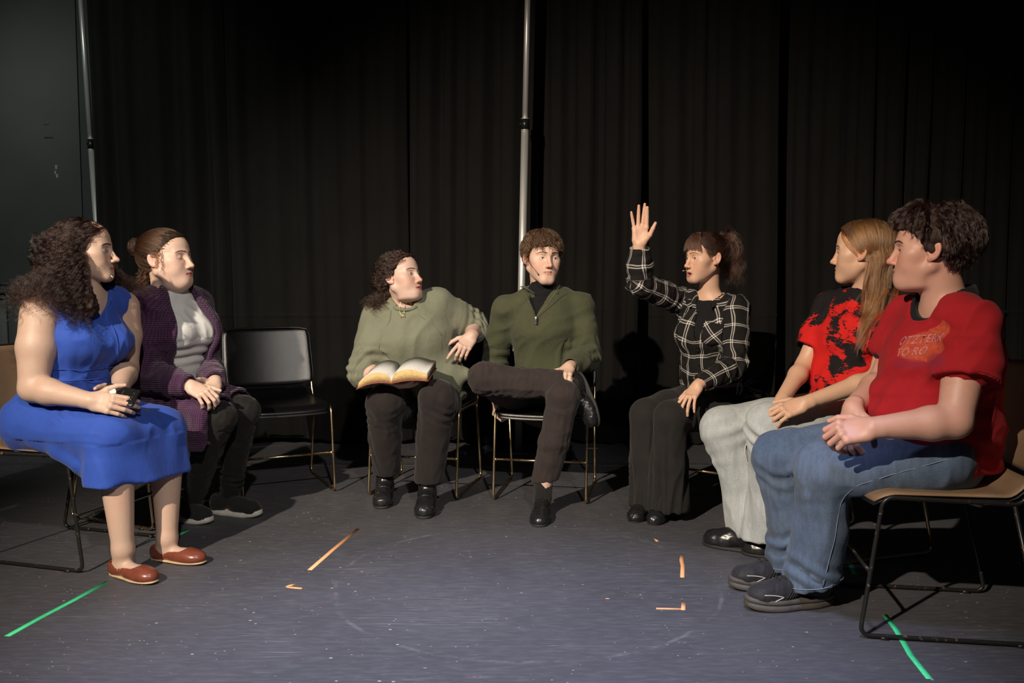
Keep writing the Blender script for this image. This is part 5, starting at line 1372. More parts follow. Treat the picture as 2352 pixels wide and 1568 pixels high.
    seam('pocket_edge', Cg, [pc + V(-0.07, -0.02, 0.03), pc + V(0.0, -0.03, 0.0), pc + V(0.06, -0.02, -0.01), pc + V(0.075, 0, -0.05), pc + V(0.05, 0, -0.085), pc + V(-0.03, 0.0, -0.09)], 0.0035, MP, cg, org, 0.002)
    ME = m_fabric('black_leggings', (0.012, 0.011, 0.011), 0.2, 900, 0.25, 0.1, rough=0.75)
    Lg = Field().u(EC(J['pel'], J['wai'] - V(0, 0, 0.08), (0.165, 0.12), (0.15, 0.11), lp))
    for s in 'RL':
        sh = J['an' + s] - J['kn' + s]
        Lg.u(pipe([J['hip' + s], J['hip' + s] * 0.4 + J['kn' + s] * 0.6, J['kn' + s], J['kn' + s] + sh * 0.35 + V(-0.015, 0.01, 0), J['an' + s] + V(0, 0, 0.0)], [0.098, 0.088, 0.070, 0.066, 0.045], 0.02), 0.03)
    cloth_obj('leggings', Lg, 0.0065, ME, root, sumdisp(wrinkle(0.0022, 0.06, 3), ringfold(J['knL'], J['anL'], 0.34, 0.06, 0.004, 0.03, 0.6, 2), ringfold(J['hipL'], J['knL'], 0.36, 0.05, 0.004, 0.03, 0.6, 4)), origin=org)
    MK = m_fabric('black_knit_shoe', (0.022, 0.021, 0.021), 0.2, 500, 0.3); MWs = m_plain('white_sole', (0.62, 0.60, 0.54), 0.6)
    for s in 'LR':
        f = nrm(J['toe' + s] - J['heel' + s]); h0 = J['heel' + s]
        o = cloth_obj('trainer', shoe_upper(h0, f, 0.268, 0.096, 'trainer', J['an' + s], 0.012), 0.0045, MK, root, lambda P, N: 0.0012 * snoise(P, 0.02, 3), origin=org)
        v, q, t = sole_geo(h0, f, 0.272, 0.100, 0.0, 0.026, spring=0.012); mesh_obj('sole', raw_mesh('sole', v - org, q, t), MWs, o)
        g, _ = foot_loc(h0, f)
        for k in range(4): tube('lace', spline([g(-0.022, 0.105 + k * 0.022, 0.092 - k * 0.011), g(0, 0.110 + k * 0.022, 0.102 - k * 0.011), g(0.022, 0.105 + k * 0.022, 0.092 - k * 0.011)], 4) - org, 0.0024, M_RUBBER_B, o, 6)
    bodyF = Field().u(F).u(Cg)
    L2 = curlify(flow(H.world(nap), d0, np.where(nap[:, 1] > 0, 0.10, rs.uniform(0.10, 0.19, len(nap))), 22, bodyF, 1.0, 0.012, 0.82, 3, wobble=0.06), 0.007, 3.2, 3, 0.2)
    curves_obj('loose_curls', clump(L2, 6, 0.003, 5), 0.0005, MH, hair, org)
    eyes(H, V(0.97, -0.2, -0.2), root, org); brows(H, root, org, MH, 1.0, 1.1); lashes(H, root, org, MH, (0, 0))
    return root
if 2 in PEOPLE: person_purple()
# ================================================================== man with crossed leg, olive quarter-zip
def person_crossed():
    J = dict(pel=PX(1258, 925, 4.44), wai=PX(1256, 845, 4.44), che=PX(1250, 752, 4.41), nek=PX(1247, 668, 4.41),
             shR=PX(1162, 710, 4.41), shL=PX(1333, 702, 4.42), elR=PX(1136, 828, 4.52), wrR=PX(1137, 912, 4.44),
             elL=PX(1348, 820, 4.37), wrL=PX(1306, 843, 4.13), face=V(-0.12, -0.99, 0),
             knR=PX(1112, 868, 4.13), anR=PX(1305, 880, 4.07), knL=PX(1294, 912, 4.0), anL=PX(1250, 1148, 4.0))
    hips(J, 0.09)
    J['hipR'] += V(-0.02, 0, 0.02)
    J['heelL'] = FL(1249, 1168); J['toeL'] = FL(1238, 1210); J['heelL'] = J['toeL'] - nrm(J['toeL'] - J['heelL']) * 0.28
    J['anL'] = J['heelL'] + nrm(J['toeL'] - J['heelL']) * 0.055 + V(0, 0, 0.10)
    a = J['anR']; fd = nrm(V(0.32, -0.30, -0.93)); su = nrm(V(-0.85, -0.45, 0.1)); su = nrm(su - fd * (su @ fd))
    J['heelR'] = a + fd * -0.045 - su * 0.075; J['toeR'] = J['heelR'] + fd * 0.265; J['fuR'] = su
    H = make_head(PX(1245, 588, 4.37), V(0.32, -0.95, -0.02), 1.06, roll=0.03, wide=0.97, jaw=1.08, nose=1.05, chin=1.06, male=1.0, eye_open=(0.85, 0.85))
    GL = make_hand(J['wrL'], V(-0.34, -0.88, -0.28), V(-0.05, -0.30, 0.95), 'L', 1.02, curl=((52, 22, 10), (56, 24, 12), (58, 24, 12), (56, 22, 10)), spread=(9, 2, -4, -10), thumb=((0.85, 0.45, -0.1), (0.70, 0.65, -0.25), (0.5, 0.65, -0.5)))
    GR = make_hand(J['wrR'], V(-0.02, -0.35, -0.93), V(-0.95, -0.1, 0.05), 'R', 1.0, curl=((50, 60, 30), (52, 62, 30), (54, 62, 30), (56, 60, 30)))
    F = std_body(J, H, (GL, GR), neck=0.056, arm=(0.045, 0.042, 0.035, 0.036, 0.026), leg=(0.070, 0.060, 0.046, 0.042, 0.034), tor=((0.14, 0.09), (0.125, 0.085), (0.145, 0.085), (0.11, 0.06)))
    org = V(J['pel'][0], J['pel'][1], 0)
    root = build_body('person', F, H, (GL, GR), (0.70, 0.47, 0.36), org, 'man in olive quarter-zip pullover sitting with one ankle on his knee', lip=(0.50, 0.20, 0.17), blush=0.45, stubble=0.12)
    hc = (0.085, 0.043, 0.022); MH = m_hair('brown_hair', hc); MC = m_haircap('brown_hair_mass', hc)
    hl = ((-0.10, -0.07), (-0.06, -0.05), (-0.03, -0.028), (-0.022, 0.012), (0.0, 0.024), (0.02, 0.034), (0.035, 0.055), (0.042, 0.09), (0.085, 0.2))
    C = cap_field(H, 0.011, hl, 0.97, [(EL((0.01, 0.045, 0.072), (0.055, 0.052, 0.032)), 0.02), (EL((0, -0.02, 0.085), (0.06, 0.07, 0.035)), 0.02)])
    hair = cloth_obj('hair', C, 0.004, MC, root, lambda P, N: 0.003 * snoise(P, 0.02, 4), origin=org)
    rt = scalp_roots(H, 1300, hl, 3, -0.07); rw = H.world(rt); up = (rt - np.array((0, -0.02, 0.0))); up /= np.linalg.norm(up, axis=1)[:, None]
    top = np.clip((rt[:, 2] - 0.02) / 0.05, 0, 1)[:, None]
    comb = np.stack([np.sign(rt[:, 0] - 0.012) * 0.6, 0.75 + 0 * rt[:, 1], 0.35 + 0 * rt[:, 0]], 1) * top + np.stack([0 * rt[:, 0], -0.25 + 0 * rt[:, 0], -1.0 + 0 * rt[:, 0]], 1) * (1 - top)
    d0 = (up * 0.55 + comb) @ H.R.astype(float)
    S = flow(rw, d0, np.where(top[:, 0] > 0.5, np.where(rt[:, 1] > 0.04, 0.040, 0.056), 0.026) * np.random.RandomState(1).uniform(0.6, 1.15, len(rw)), 10, H, 1.0, 0.008, 0.86, 2, wobble=0.05, maxd=0.022)
    S = curlify(S, 0.0032, 1.3, 5, 0.4); S = clump(S, 9, 0.0022, 2, 0.7, 0.8)
    curves_obj('hair_strands', S, 0.0004, MH, hair, org)
    eyes(H, V(0.62, -0.78, 0.0), root, org, (0.10, 0.12, 0.12)); brows(H, root, org, m_hair('brown_brows', (0.035, 0.018, 0.010)), 1.0, 1.25); lashes(H, root, org, MH, (0.85, 0.85))
    headset(H, root, org, 1, M_BLKPL, M_BLKPL, (0.047, 0.078, -0.082), 0.0012)
    # trousers
    MT = m_fabric('dark_brown_trousers', (0.040, 0.030, 0.029), 0.15, 900, 0.3, 0.1, rough=0.85)
    lp = nrm(J['hipL'] - J['hipR'])
    T = Field().us([EC(J['pel'] + V(0, 0.01, -0.01), J['wai'] - V(0, 0, 0.07), (0.168, 0.122), (0.155, 0.115), lp)], 0.02)
    sR, sL = J['anR'] - J['knR'], J['anL'] - J['knL']
    T.u(pipe([J['hipR'], J['hipR'] * 0.4 + J['knR'] * 0.6, J['knR'], J['knR'] + sR * 0.45 + V(0, 0, -0.012), J['anR'] - nrm(sR) * 0.035], [0.094, 0.085, 0.074, 0.071, 0.062], 0.02, 1, cutn=nrm(sR) + V(0, 0, -0.25)), 0.03)
    T.u(pipe([J['hipL'], J['hipL'] * 0.4 + J['knL'] * 0.6, J['knL'], J['knL'] + sL * 0.45, J['anL'] + V(0.012, 0.02, 0.055)], [0.096, 0.086, 0.073, 0.068, 0.060], 0.02, 1, cutn=(0.1, 0, -1)), 0.03)
    D = sumdisp(wrinkle(0.0032, 0.11, 3, (nrm(sR), 3.5)), ringfold(J['hipR'], J['knR'], 0.36, 0.05, 0.004, 0.032, 0.7, 1), ringfold(J['knR'], J['anR'], 0.05, 0.06, 0.0035, 0.035, 0.6, 2), ringfold(J['hipL'], J['knL'], 0.33, 0.06, 0.0035, 0.035, 0.8, 3), wrinkle(0.002, 0.05, 8, (V(0, 0, 1), 3.0)))
    cloth_obj('trousers', T, 0.0062, MT, root, D, origin=org)
    # pullover
    MS = m_fabric('olive_fleece', (0.072, 0.078, 0.043), 0.14, 1100, 0.4, 0.1)
    ls = nrm(J['shL'] - J['shR']); S_ = Field()
    S_.us(torso(J['pel'] + V(0, 0, 0.03), J['wai'], J['che'], J['nek'], lp, ls, (0.172, 0.128), (0.152, 0.126), (0.168, 0.126), (0.142, 0.098), sh=(J['shR'], J['shL']), rsh=0.062), 0.04)
    S_.u(RC(J['nek'] + V(0, 0.02, -0.025), J['shR'] * 0.8 + J['nek'] * 0.2, 0.058, 0.05), 0.04); S_.u(RC(J['nek'] + V(0, 0.02, -0.025), J['shL'] * 0.8 + J['nek'] * 0.2, 0.058, 0.05), 0.04)
    S_.u(pipe([J['shR'], J['shR'] * 0.5 + J['elR'] * 0.5, J['elR'], J['elR'] * 0.5 + J['wrR'] * 0.5, J['wrR'] + V(0, 0, 0.015)], [0.068, 0.066, 0.062, 0.055, 0.044], 0.02, 1), 0.03)
    S_.u(pipe([J['shL'], J['shL'] * 0.5 + J['elL'] * 0.5, J['elL'], J['elL'] * 0.5 + J['wrL'] * 0.5, J['wrL'] * 0.94 + J['elL'] * 0.06], [0.068, 0.068, 0.068, 0.058, 0.044], 0.02, 1), 0.03)
    S_.i(HS(J['pel'] + V(0, 0, 0.035), (0, 0, -1)), 0.02)
    fr = nrm(J['face']); nb = J['nek']
    # open neck: a wedge from the zip end up to the collar
    zp = PX(1231, 728, 4.28); cL = PX(1272, 660, 4.33); cR = PX(1213, 668, 4.33)
    def vcut(P):
        n1 = nrm(np.cross(cL - zp, V(0, 1, 0))); n2 = nrm(np.cross(V(0, 1, 0), cR - zp))
        return np.maximum(np.maximum(-(P - zp) @ (n1 if n1[0] < 0 else -n1).astype(F32), -(P - zp) @ (n2 if n2[0] > 0 else -n2).astype(F32)), P[:, 1] - F32(nb[1] + 0.01)).astype(F32)
    S_.s_(FN(vcut, nb - 0.2, nb + 0.2), 0.004)
    S_.s_(RC(nb + V(0, 0, -0.03), nb + V(0, 0, 0.15), 0.062, 0.066), 0.006)
    D = sumdisp(wrinkle(0.0042, 0.13, 5, (nrm(V(0.8, 0, 0.55)), 2.6)), ringfold(J['shL'], J['elL'], 0.24, 0.09, 0.0055, 0.05, 0.8, 1), ringfold(J['elL'], J['wrL'], 0.06, 0.09, 0.0055, 0.042, 0.7, 4), ringfold(J['elR'], J['wrR'], 0.05, 0.1, 0.005, 0.045, 0.7, 2), ringfold(J['pel'], J['wai'], 0.06, 0.06, 0.006, 0.05, 0.5, 3, 0.25))
    sw = cloth_obj('pullover', S_, 0.0062, MS, root, D, origin=org)
    v, q, t = collar_shell(nb + V(-0.004, 0.002, -0.030), V(0.0, 0.06, 1.0), V(0.16, -0.98, 0), 0.086, 0.088, 0.092, 1.10, 0.007, 0.045, 0.98, 0.10)
    mesh_obj('collar', raw_mesh('collar', v - org, q, t), MS, sw)
    tube('zip', spline([cL + V(0.028, -0.055, 0.012), PX(1256, 700, 4.275), zp + V(0, -0.006, 0)], 6) - org, 0.0013, m_plain('zip_teeth', (0.13, 0.10, 0.07), 0.4), sw, 6)
    tube('zip', spline([cR + V(-0.012, -0.035, 0.0), PX(1220, 700, 4.285), zp + V(0, -0.006, 0)], 6) - org, 0.0016, M_BLKPL, sw, 6)
    z = zp - org; bevel_box('zip_pull', z + V(-0.005, -0.014, -0.034), z + V(0.005, -0.008, 0.002), 0.0015, M_SILVER, sw)
    MB = m_fabric('black_jersey', (0.010, 0.010, 0.011), 0.1, 1200, 0.2, 0.05)
    U = Field().us([RC(nb + V(0, -0.005, -0.13), nb + V(0, -0.008, -0.03), 0.112, 0.082), RC(nb + V(0, -0.004, -0.03), nb + V(0.003, -0.014, 0.030), 0.074, 0.067)], 0.02)
    U.i(HS(nb + V(0, -0.01, 0.030), (0, 0.45, 0.9)), 0.004)
    cloth_obj('undershirt', U, 0.005, MB, root, wrinkle(0.002, 0.05, 6, (V(1, 0, 0), 3)), origin=org)
    # shoes and socks
    for s in 'LR':
        if s == 'L':
            h0, fd_ = J['heelL'], nrm(J['toeL'] - J['heelL'])
            U = shoe_upper(h0, fd_, 0.285, 0.098, 'low', J['anL']); o = cloth_obj('shoe', U, 0.0045, M_LEATHER_B, root, lambda P, N: 0.002 * snoise(P, 0.035, 2, 5, (V(1, 0, 0), 3)) * (P[:, 2] > 0.035), origin=org)
            v, q, t = sole_geo(h0 - V(0, 0, 0), fd_, 0.289, 0.104, 0.0, 0.010); mesh_obj('sole', raw_mesh('sole', v - org, q, t), M_RUBBER_B, o)
            sk = Field().u(RC(h0 + fd_ * 0.06 + V(0, 0, 0.06), J['anL'] + V(0.006, 0.01, 0.075), 0.042, 0.043)); cloth_obj('sock', sk, 0.005, m_fabric('black_sock', (0.016, 0.015, 0.015), weave=500), root, wrinkle(0.0012, 0.03, 3), origin=org)
        else:
            k = fd; R3 = np.stack([np.cross(k, su), k, su]); U0 = shoe_upper(V(0, 0, 0), V(0, 1, 0), 0.275, 0.098, 'low', V(0, 0.05, 0.1)); U = Field(R3, J['heelR'], 1.0); U.ops = U0.ops
            o = cloth_obj('shoe', U, 0.0045, M_LEATHER_B, root, lambda P, N: 0.0018 * snoise(P, 0.035, 5), origin=org)
            v, q, t = sole_geo(V(0, 0, 0), V(0, 1, 0), 0.279, 0.104, -0.009, 0.002); mesh_obj('sole', raw_mesh('sole', v @ R3 + J['heelR'] - org, q, t), M_RUBBER_B, o)
            sk = Field().u(RC(J['heelR'] + k * 0.06 + su * 0.06, J['anR'] - nrm(sR) * 0.06, 0.042, 0.045)); cloth_obj('sock', sk, 0.005, bpy.data.materials['black_sock'], root, wrinkle(0.0012, 0.03, 3), origin=org)
    return root
if 4 in PEOPLE: person_crossed()
# ================================================================== woman in the sage sweatshirt with the book
def person_sage():
    J = dict(pel=PX(972, 930, 4.50), wai=PX(955, 852, 4.43), che=PX(943, 770, 4.37), nek=PX(930, 695, 4.37),
             shR=PX(868, 730, 4.35), shL=PX(1004, 702, 4.42), elR=PX(840, 848, 4.29), wrR=PX(880, 880, 4.13),
             elL=PX(1088, 752, 4.55), wrL=PX(1083, 772, 4.33), face=V(-0.12, -0.99, 0),
             knR=PX(882, 925, 4.10), knL=PX(1004, 915, 4.02))
    hips(J, 0.095)
    foot(J, 'R', (886, 1140), (877, 1169), 0.26, 0.10); foot(J, 'L', (985, 1155), (973, 1192), 0.26, 0.10)
    H = make_head(PX(919, 634, 4.33), V(0.87, -0.44, 0.22), 1.03, roll=0.06, nose=1.0, jaw=1.0, wide=1.0, cheek=1.08, double=0.6, mouth=0.25, eye_open=(0.8, 0.8))
    GL = make_hand(J['wrL'], V(-0.46, -0.66, -0.60), V(0.20, -0.72, 0.66), 'L', 0.98, curl=((14, 20, 14), (46, 34, 20), (50, 36, 20), (50, 34, 20)), spread=(8, 2, -1, -3), thumb=((0.8, 0.5, -0.35), (0.5, 0.75, -0.4), (0.35, 0.85, -0.35)), fat=1.08)
    GR = make_hand(J['wrR'], V(0.92, -0.30, -0.12), V(0.05, -0.25, -0.96), 'R', 0.98, curl=((12, 12, 8),) * 4, fat=1.08)
    F = std_body(J, H, (GR, GL), arm=(0.052, 0.050, 0.040, 0.044, 0.029), leg=(0.075, 0.062, 0.048, 0.040, 0.030), neck=0.051, tor=((0.15, 0.10), (0.14, 0.09), (0.14, 0.085), (0.11, 0.06)))
    org = V(J['pel'][0], J['pel'][1], 0)
    root = build_body('person', F, H, (GR, GL), (0.66, 0.46, 0.375), org, 'woman in loose sage sweatshirt with curly hair and an open book, gesturing', lip=(0.52, 0.10, 0.09), blush=0.75, mouth=0.25)
    hc = (0.040, 0.021, 0.014); MH = m_hair('dark_brown_curls', (0.026, 0.0135, 0.009), 0.32); MC = m_haircap('dark_brown_curl_mass', hc)
    hl = ((-0.10, -0.06), (-0.06, -0.045), (-0.03, -0.03), (-0.01, 0.012), (0.01, 0.020), (0.03, 0.034), (0.05, 0.048), (0.07, 0.066), (0.082, 0.085), (0.09, 0.2))
    # sweatshirt
    MS = m_fabric('sage_sweatshirt', (0.215, 0.225, 0.160), 0.08, 900, 0.3, 0.1)
    lp, ls = nrm(J['hipL'] - J['hipR']), nrm(J['shL'] - J['shR']); fc = V(-0.1, -0.99, 0); nb = J['nek']
    S_ = Field().us(torso(J['pel'] + V(0, 0, 0.03), J['wai'], J['che'], nb, lp, ls, (0.225, 0.150), (0.215, 0.155), (0.205, 0.148), (0.150, 0.100), sh=(J['shR'], J['shL']), rsh=0.072), 0.05)
    S_.us([RC(nb + V(0, 0.02, -0.03), J['shR'] * 0.8 + nb * 0.2, 0.062, 0.056), RC(nb + V(0, 0.02, -0.03), J['shL'] * 0.8 + nb * 0.2, 0.062, 0.056)], 0.045)
    eR, eL = J['elR'], J['elL']
    S_.u(pipe([J['shR'], J['shR'] * 0.5 + eR * 0.5, eR + V(-0.005, 0, -0.01), eR * 0.72 + J['wrR'] * 0.28], [0.080, 0.082, 0.080, 0.056], 0.02, 1), 0.04)
    S_.u(pipe([J['shL'], J['shL'] * 0.5 + eL * 0.5, eL, eL * 0.55 + J['wrL'] * 0.45], [0.084, 0.086, 0.078, 0.058], 0.02, 1), 0.05)
    S_.u(RC(J['shL'] + V(-0.02, -0.02, -0.1), J['shL'] * 0.5 + eL * 0.5 + V(0.0, -0.01, -0.07), 0.06, 0.05), 0.06)
    S_.u(EC(PX(950, 862, 4.33), PX(1040, 865, 4.36), (0.10, 0.05), (0.10, 0.05), V(0, 0, 1)), 0.05)
    S_.u(RC(PX(1010, 862, 4.36), PX(1068, 858, 4.36), 0.07, 0.03), 0.04)
    S_.s_(RC(nb + V(0.006, -0.01, 0.15), nb + V(0.006, -0.028, 0.0), 0.085, 0.070), 0.006)
    S_.i(HS(J['pel'] + V(0, 0, 0.03), (0, -0.1, -1)), 0.02)
    D = sumdisp(wrinkle(0.0045, 0.15, 5, (nrm(V(0.25, 0, 1)), 2.6)), ringfold(eR, J['wrR'], 0.02, 0.06, 0.008, 0.036, 0.7, 1), ringfold(J['shR'], eR, 0.25, 0.07, 0.008, 0.045, 0.8, 3), ringfold(J['shL'], eL, 0.22, 0.06, 0.008, 0.045, 0.6, 4), ringfold(eL, J['wrL'], 0.06, 0.06, 0.007, 0.035, 0.5, 2), ringfold(J['pel'], J['wai'], 0.05, 0.05, 0.006, 0.06, 0.6, 3, 0.3))
    sw = cloth_obj('sweatshirt', S_, 0.0062, MS, root, D, origin=org)
    ring = to_surface(S_, np.array([nb + V(0.006, -0.028, -0.012) + 0.078 * (math.cos(a) * V(1, 0, 0) + math.sin(a) * V(0, 1, 0.25)) for a in np.linspace(0, 2 * np.pi, 40, endpoint=False)]), 0.001, 4)
    tube('neckband', ring - org, 0.009, MS, sw, 8, True)
    for sd, sh in ((-1, J['shR']), (1, J['shL'])):
        seam('raglan_seam', S_, [nb + V(0.006, -0.09, -0.02) + ls * sd * 0.065, nb * 0.5 + sh * 0.5 + V(0, -0.12, -0.06), sh + V(-sd * 0.02, -0.09, -0.14)], 0.0010, MS, sw, org, 0.0030)
    # trousers and boots
    MT = m_fabric('black_brown_trousers', (0.024, 0.019, 0.019), 0.15, 900, 0.28, 0.1, rough=0.85)
    T = Field().u(EC(J['pel'], J['wai'] - V(0, 0, 0.06), (0.19, 0.13), (0.18, 0.13), lp))
    for s in 'RL':
        sh = J['an' + s] - J['kn' + s]; x = 0.012 if s == 'R' else 0.006
        T.u(pipe([J['hip' + s], J['hip' + s] * 0.4 + J['kn' + s] * 0.6, J['kn' + s] + V(0, 0.01, 0), J['kn' + s] + sh * 0.45 + V(0, 0.02, 0), J['an' + s] + V(x, 0.0, 0.025)], [0.110, 0.100, 0.084, 0.077, 0.068], 0.02, 1, cutn=(0, 0, -1)), 0.03)
    cloth_obj('trousers', T, 0.0065, MT, root, sumdisp(wrinkle(0.003, 0.09, 3, (V(0, 0, 1), 3)), ringfold(J['knR'], J['anR'], 0.06, 0.07, 0.004, 0.045, 0.7, 2), ringfold(J['knL'], J['anL'], 0.08, 0.07, 0.004, 0.045, 0.7, 5)), origin=org)
    for s in 'RL':
        f = nrm(J['toe' + s] - J['heel' + s]); h0 = J['heel' + s]
        o = cloth_obj('boot', shoe_upper(h0 + V(0, 0, 0.006), f, 0.262, 0.100, 'boot', J['an' + s] + V(0, 0, 0.03), 0.006, 0.046), 0.0048, M_LEATHER_B, root, lambda P, N: 0.0016 * snoise(P, 0.03, 3), origin=org)
        v, q, t = sole_geo(h0 - f * 0.002, f, 0.268, 0.104, 0.0, 0.012); mesh_obj('sole', raw_mesh('sole', v - org, q, t), M_RUBBER_B, o)
        g, _ = foot_loc(h0, f); BF = shoe_upper(h0 + V(0, 0, 0.006), f, 0.262, 0.100, 'boot', J['an' + s] + V(0, 0, 0.03), 0.006, 0.046)
        seam('boot_strap', BF, [g(-0.05, 0.13, 0.03), g(-0.03, 0.15, 0.075), g(0, 0.155, 0.085), g(0.03, 0.15, 0.075), g(0.05, 0.13, 0.03)], 0.004, M_LEATHER_B, o, org, 0.001)
    # necklace
    nk = [nb + V(-0.055, -0.02, 0.045), nb + V(-0.040, -0.075, 0.0), PX(917, 705, 4.22), PX(928, 716, 4.205), PX(937, 703, 4.22), nb + V(0.045, -0.075, 0.0), nb + V(0.058, -0.02, 0.04)]
    P = spline(nk, 8); Bo = Field().u(F).u(S_)
    for _ in range(3):
        d = Bo(P.astype(F32), 0.3); g_ = fgrad(Bo, P); P = P + g_ * (np.clip(0.0035 - d, 0, None) - np.clip(d - 0.006, 0, 0.05) * 0.8)[:, None]
    nl = tube('necklace', P - org, 0.0011, M_GOLD, root, 6)
    k = np.argmin(P[:, 2]); c = P[k] + V(0, -0.002, -0.011)
    tube('pendant_ring', np.array([c + 0.0105 * V(math.cos(a), -0.15 * math.sin(a), math.sin(a)) for a in np.linspace(0, 2 * np.pi, 26, endpoint=False)]) - org, 0.0014, M_GOLD, nl, 6, True)
    # hair: pulled back curls, loose behind the neck
    rs = np.random.RandomState(4); bodyF = Field().u(F).u(S_)
    C = cap_field(H, 0.006, hl, 1.0, [(EL((0, -0.085, -0.03), (0.062, 0.05, 0.06)), 0.03), (EL((0.02, -0.105, -0.10), (0.06, 0.05, 0.06)), 0.03)])
    C.ops = [o for o in C.ops if not isinstance(o[1], HS)]
    hair = cloth_obj('hair', C, 0.005, MC, root, lambda P, N: 0.005 * snoise(P, 0.022, 4), origin=org)
    rt = scalp_roots(H, 620, tuple((z, y - 0.004) for z, y in hl), 5, -0.07); rw = H.world(rt); up = rt - np.array((0, -0.01, -0.02)); up /= np.linalg.norm(up, axis=1)[:, None]
    tg = np.stack([np.where(rt[:, 0] > 0, 1, -1) * rs.uniform(0.02, 0.075, len(rt)), -0.070 - rs.uniform(0, 0.025, len(rt)), rs.uniform(-0.055, 0.02, len(rt))], 1)
    A = sweep(H, rt, tg, (0.093, 0.113, 0.101), 22, 0.006, 3)
    ln = rs.uniform(0.07, 0.15, len(rw)); vol = rs.uniform(0, 1, len(rw)) ** 1.5
    d0 = (np.stack([0 * rt[:, 0], -0.7 + 0 * rt[:, 0], -0.7 + 0 * rt[:, 0]], 1)) @ H.R.astype(float)
    Bq = flow(A[:, -1], d0, ln, 26, bodyF, 1.0, lambda t: 0.008 + vol * 0.02, 0.84, 3, wobble=0.04, maxd=0.04)
    S = np.concatenate([A, Bq[:, 1:]], 1); ln = ln + 0.11
    ok = np.array([len(face_clear(H, S[i:i + 1, 3:], ((-0.25, -0.02), (-0.08, -0.01), (-0.03, 0.002), (0.0, 0.016), (0.03, 0.050), (0.06, 0.085), (0.09, 0.16)), -0.25)) > 0 for i in range(len(S))]); S, ln = S[ok], ln[ok]
    S = curlify(S, 0.0085, ln * rs.uniform(30, 42, len(ln)), 6, 0.12); S = clump(S, 8, 0.003, 4, 0.7, 1.2)
    curves_obj('hair_strands', S, 0.00045, MH, hair, org)
    eyes(H, V(0.9, -0.3, 0.1), root, org, (0.05, 0.03, 0.02)); brows(H, root, org, MH, 1.0, 1.1); lashes(H, root, org, MH, (0.8, 0.8))
    # ---------------- open book resting on the raised hand
    c = PX(912, 864, 4.055); dx = nrm(V(0.97, -0.10, 0.05)); dy = nrm(V(0.06, 0.97, 0.16)); dy = nrm(dy - dx * (dy @ dx)); dz = np.cross(dx, dy)
    bk = empty('open_book'); bk.location = c
    def W3(x, y, z): return dx * x + dy * y + dz * z
    M_PAGE = m_plain('printed_page', (0.60, 0.60, 0.58), 0.8, var=0.25, scale=300); M_EDGE = m_plain('cream_page_edge', (0.66, 0.46, 0.20), 0.75, var=0.18, scale=90); M_COVER = m_plain('red_brown_cover', (0.28, 0.06, 0.045), 0.5)
    def half(sg, name):
        n = 22; u = np.linspace(0, 1, n); wdt = 0.165; thick = 0.036 if sg > 0 else 0.032
        xb = u * wdt; zb = 0.012 * np.sin(u * np.pi * 0.8) - (0.030 if sg < 0 else 0.004) * u ** 2
        zt = zb + thick * (1 - 0.0 * u) * np.clip(u / 0.10, 0.12, 1) ** 0.5 + 0.016 * np.sin(np.clip(u * 1.15, 0, 1) * np.pi) ** 1.0 * (1 - u * 0.2)
        xt = xb - (0.012 * np.clip((u - 0.7) / 0.3, 0, 1) if sg < 0 else -0.004 * u)
        ver, q, mats = [], [], []
        for yv in (-0.11, 0.11):
            for i in range(n): ver.append(W3(sg * xb[i], yv, zb[i]))
            for i in range(n): ver.append(W3(sg * xt[i], yv, zt[i]))
        def idx(row, top, i): return row * 2 * n + top * n + i
        for i in range(n - 1):
            q.append((idx(0, 1, i), idx(0, 1, i + 1), idx(1, 1, i + 1), idx(1, 1, i))); mats.append(0)
            q.append((idx(0, 0, i), idx(1, 0, i), idx(1, 0, i + 1), idx(0, 0, i + 1))); mats.append(1)
            q.append((idx(0, 0, i), idx(0, 0, i + 1), idx(0, 1, i + 1), idx(0, 1, i))); mats.append(1)
            q.append((idx(1, 0, i), idx(1, 1, i), idx(1, 1, i + 1), idx(1, 0, i + 1))); mats.append(1)
        q.append((idx(0, 0, n - 1), idx(1, 0, n - 1), idx(1, 1, n - 1), idx(0, 1, n - 1))); mats.append(2)
        if sg < 0: q = [f[::-1] for f in q]
        me = raw_mesh(name, ver, q, None, False); o = mesh_obj(name, me, M_PAGE, bk); me.materials.append(M_EDGE); me.materials.append(M_EDGE if sg < 0 else m_plain('dark_fore_edge', (0.16, 0.15, 0.13), 0.8, var=0.5, scale=250)); me.polygons.foreach_set('material_index', mats)  # right fore-edge: mottled dark grey, left one cream
        cv = []
        for yv in (-0.113, 0.113):
            for i in range(n): cv.append(W3(sg * xb[i] * 1.03, yv, zb[i] - 0.0006))
            for i in range(n): cv.append(W3(sg * xb[i] * 1.03, yv, zb[i] - 0.0035))
        q2 = []
        for i in range(n - 1):
            q2 += [(idx(0, 1, i), idx(0, 1, i + 1), idx(1, 1, i + 1), idx(1, 1, i)), (idx(0, 0, i), idx(1, 0, i), idx(1, 0, i + 1), idx(0, 0, i + 1)), (idx(0, 0, i), idx(0, 0, i + 1), idx(0, 1, i + 1), idx(0, 1, i)), (idx(1, 0, i), idx(1, 1, i), idx(1, 1, i + 1), idx(1, 0, i + 1))]
        q2.append((idx(0, 0, n - 1), idx(1, 0, n - 1), idx(1, 1, n - 1), idx(0, 1, n - 1)))
        mesh_obj('cover', raw_mesh('cover', cv, q2, None, False), M_COVER, bk)
    half(-1, 'page_block'); half(1, 'page_block')
    tag(bk, 'thick open book with cream page edges lying on a raised palm', 'book')
    return root
if 3 in PEOPLE: person_sage()
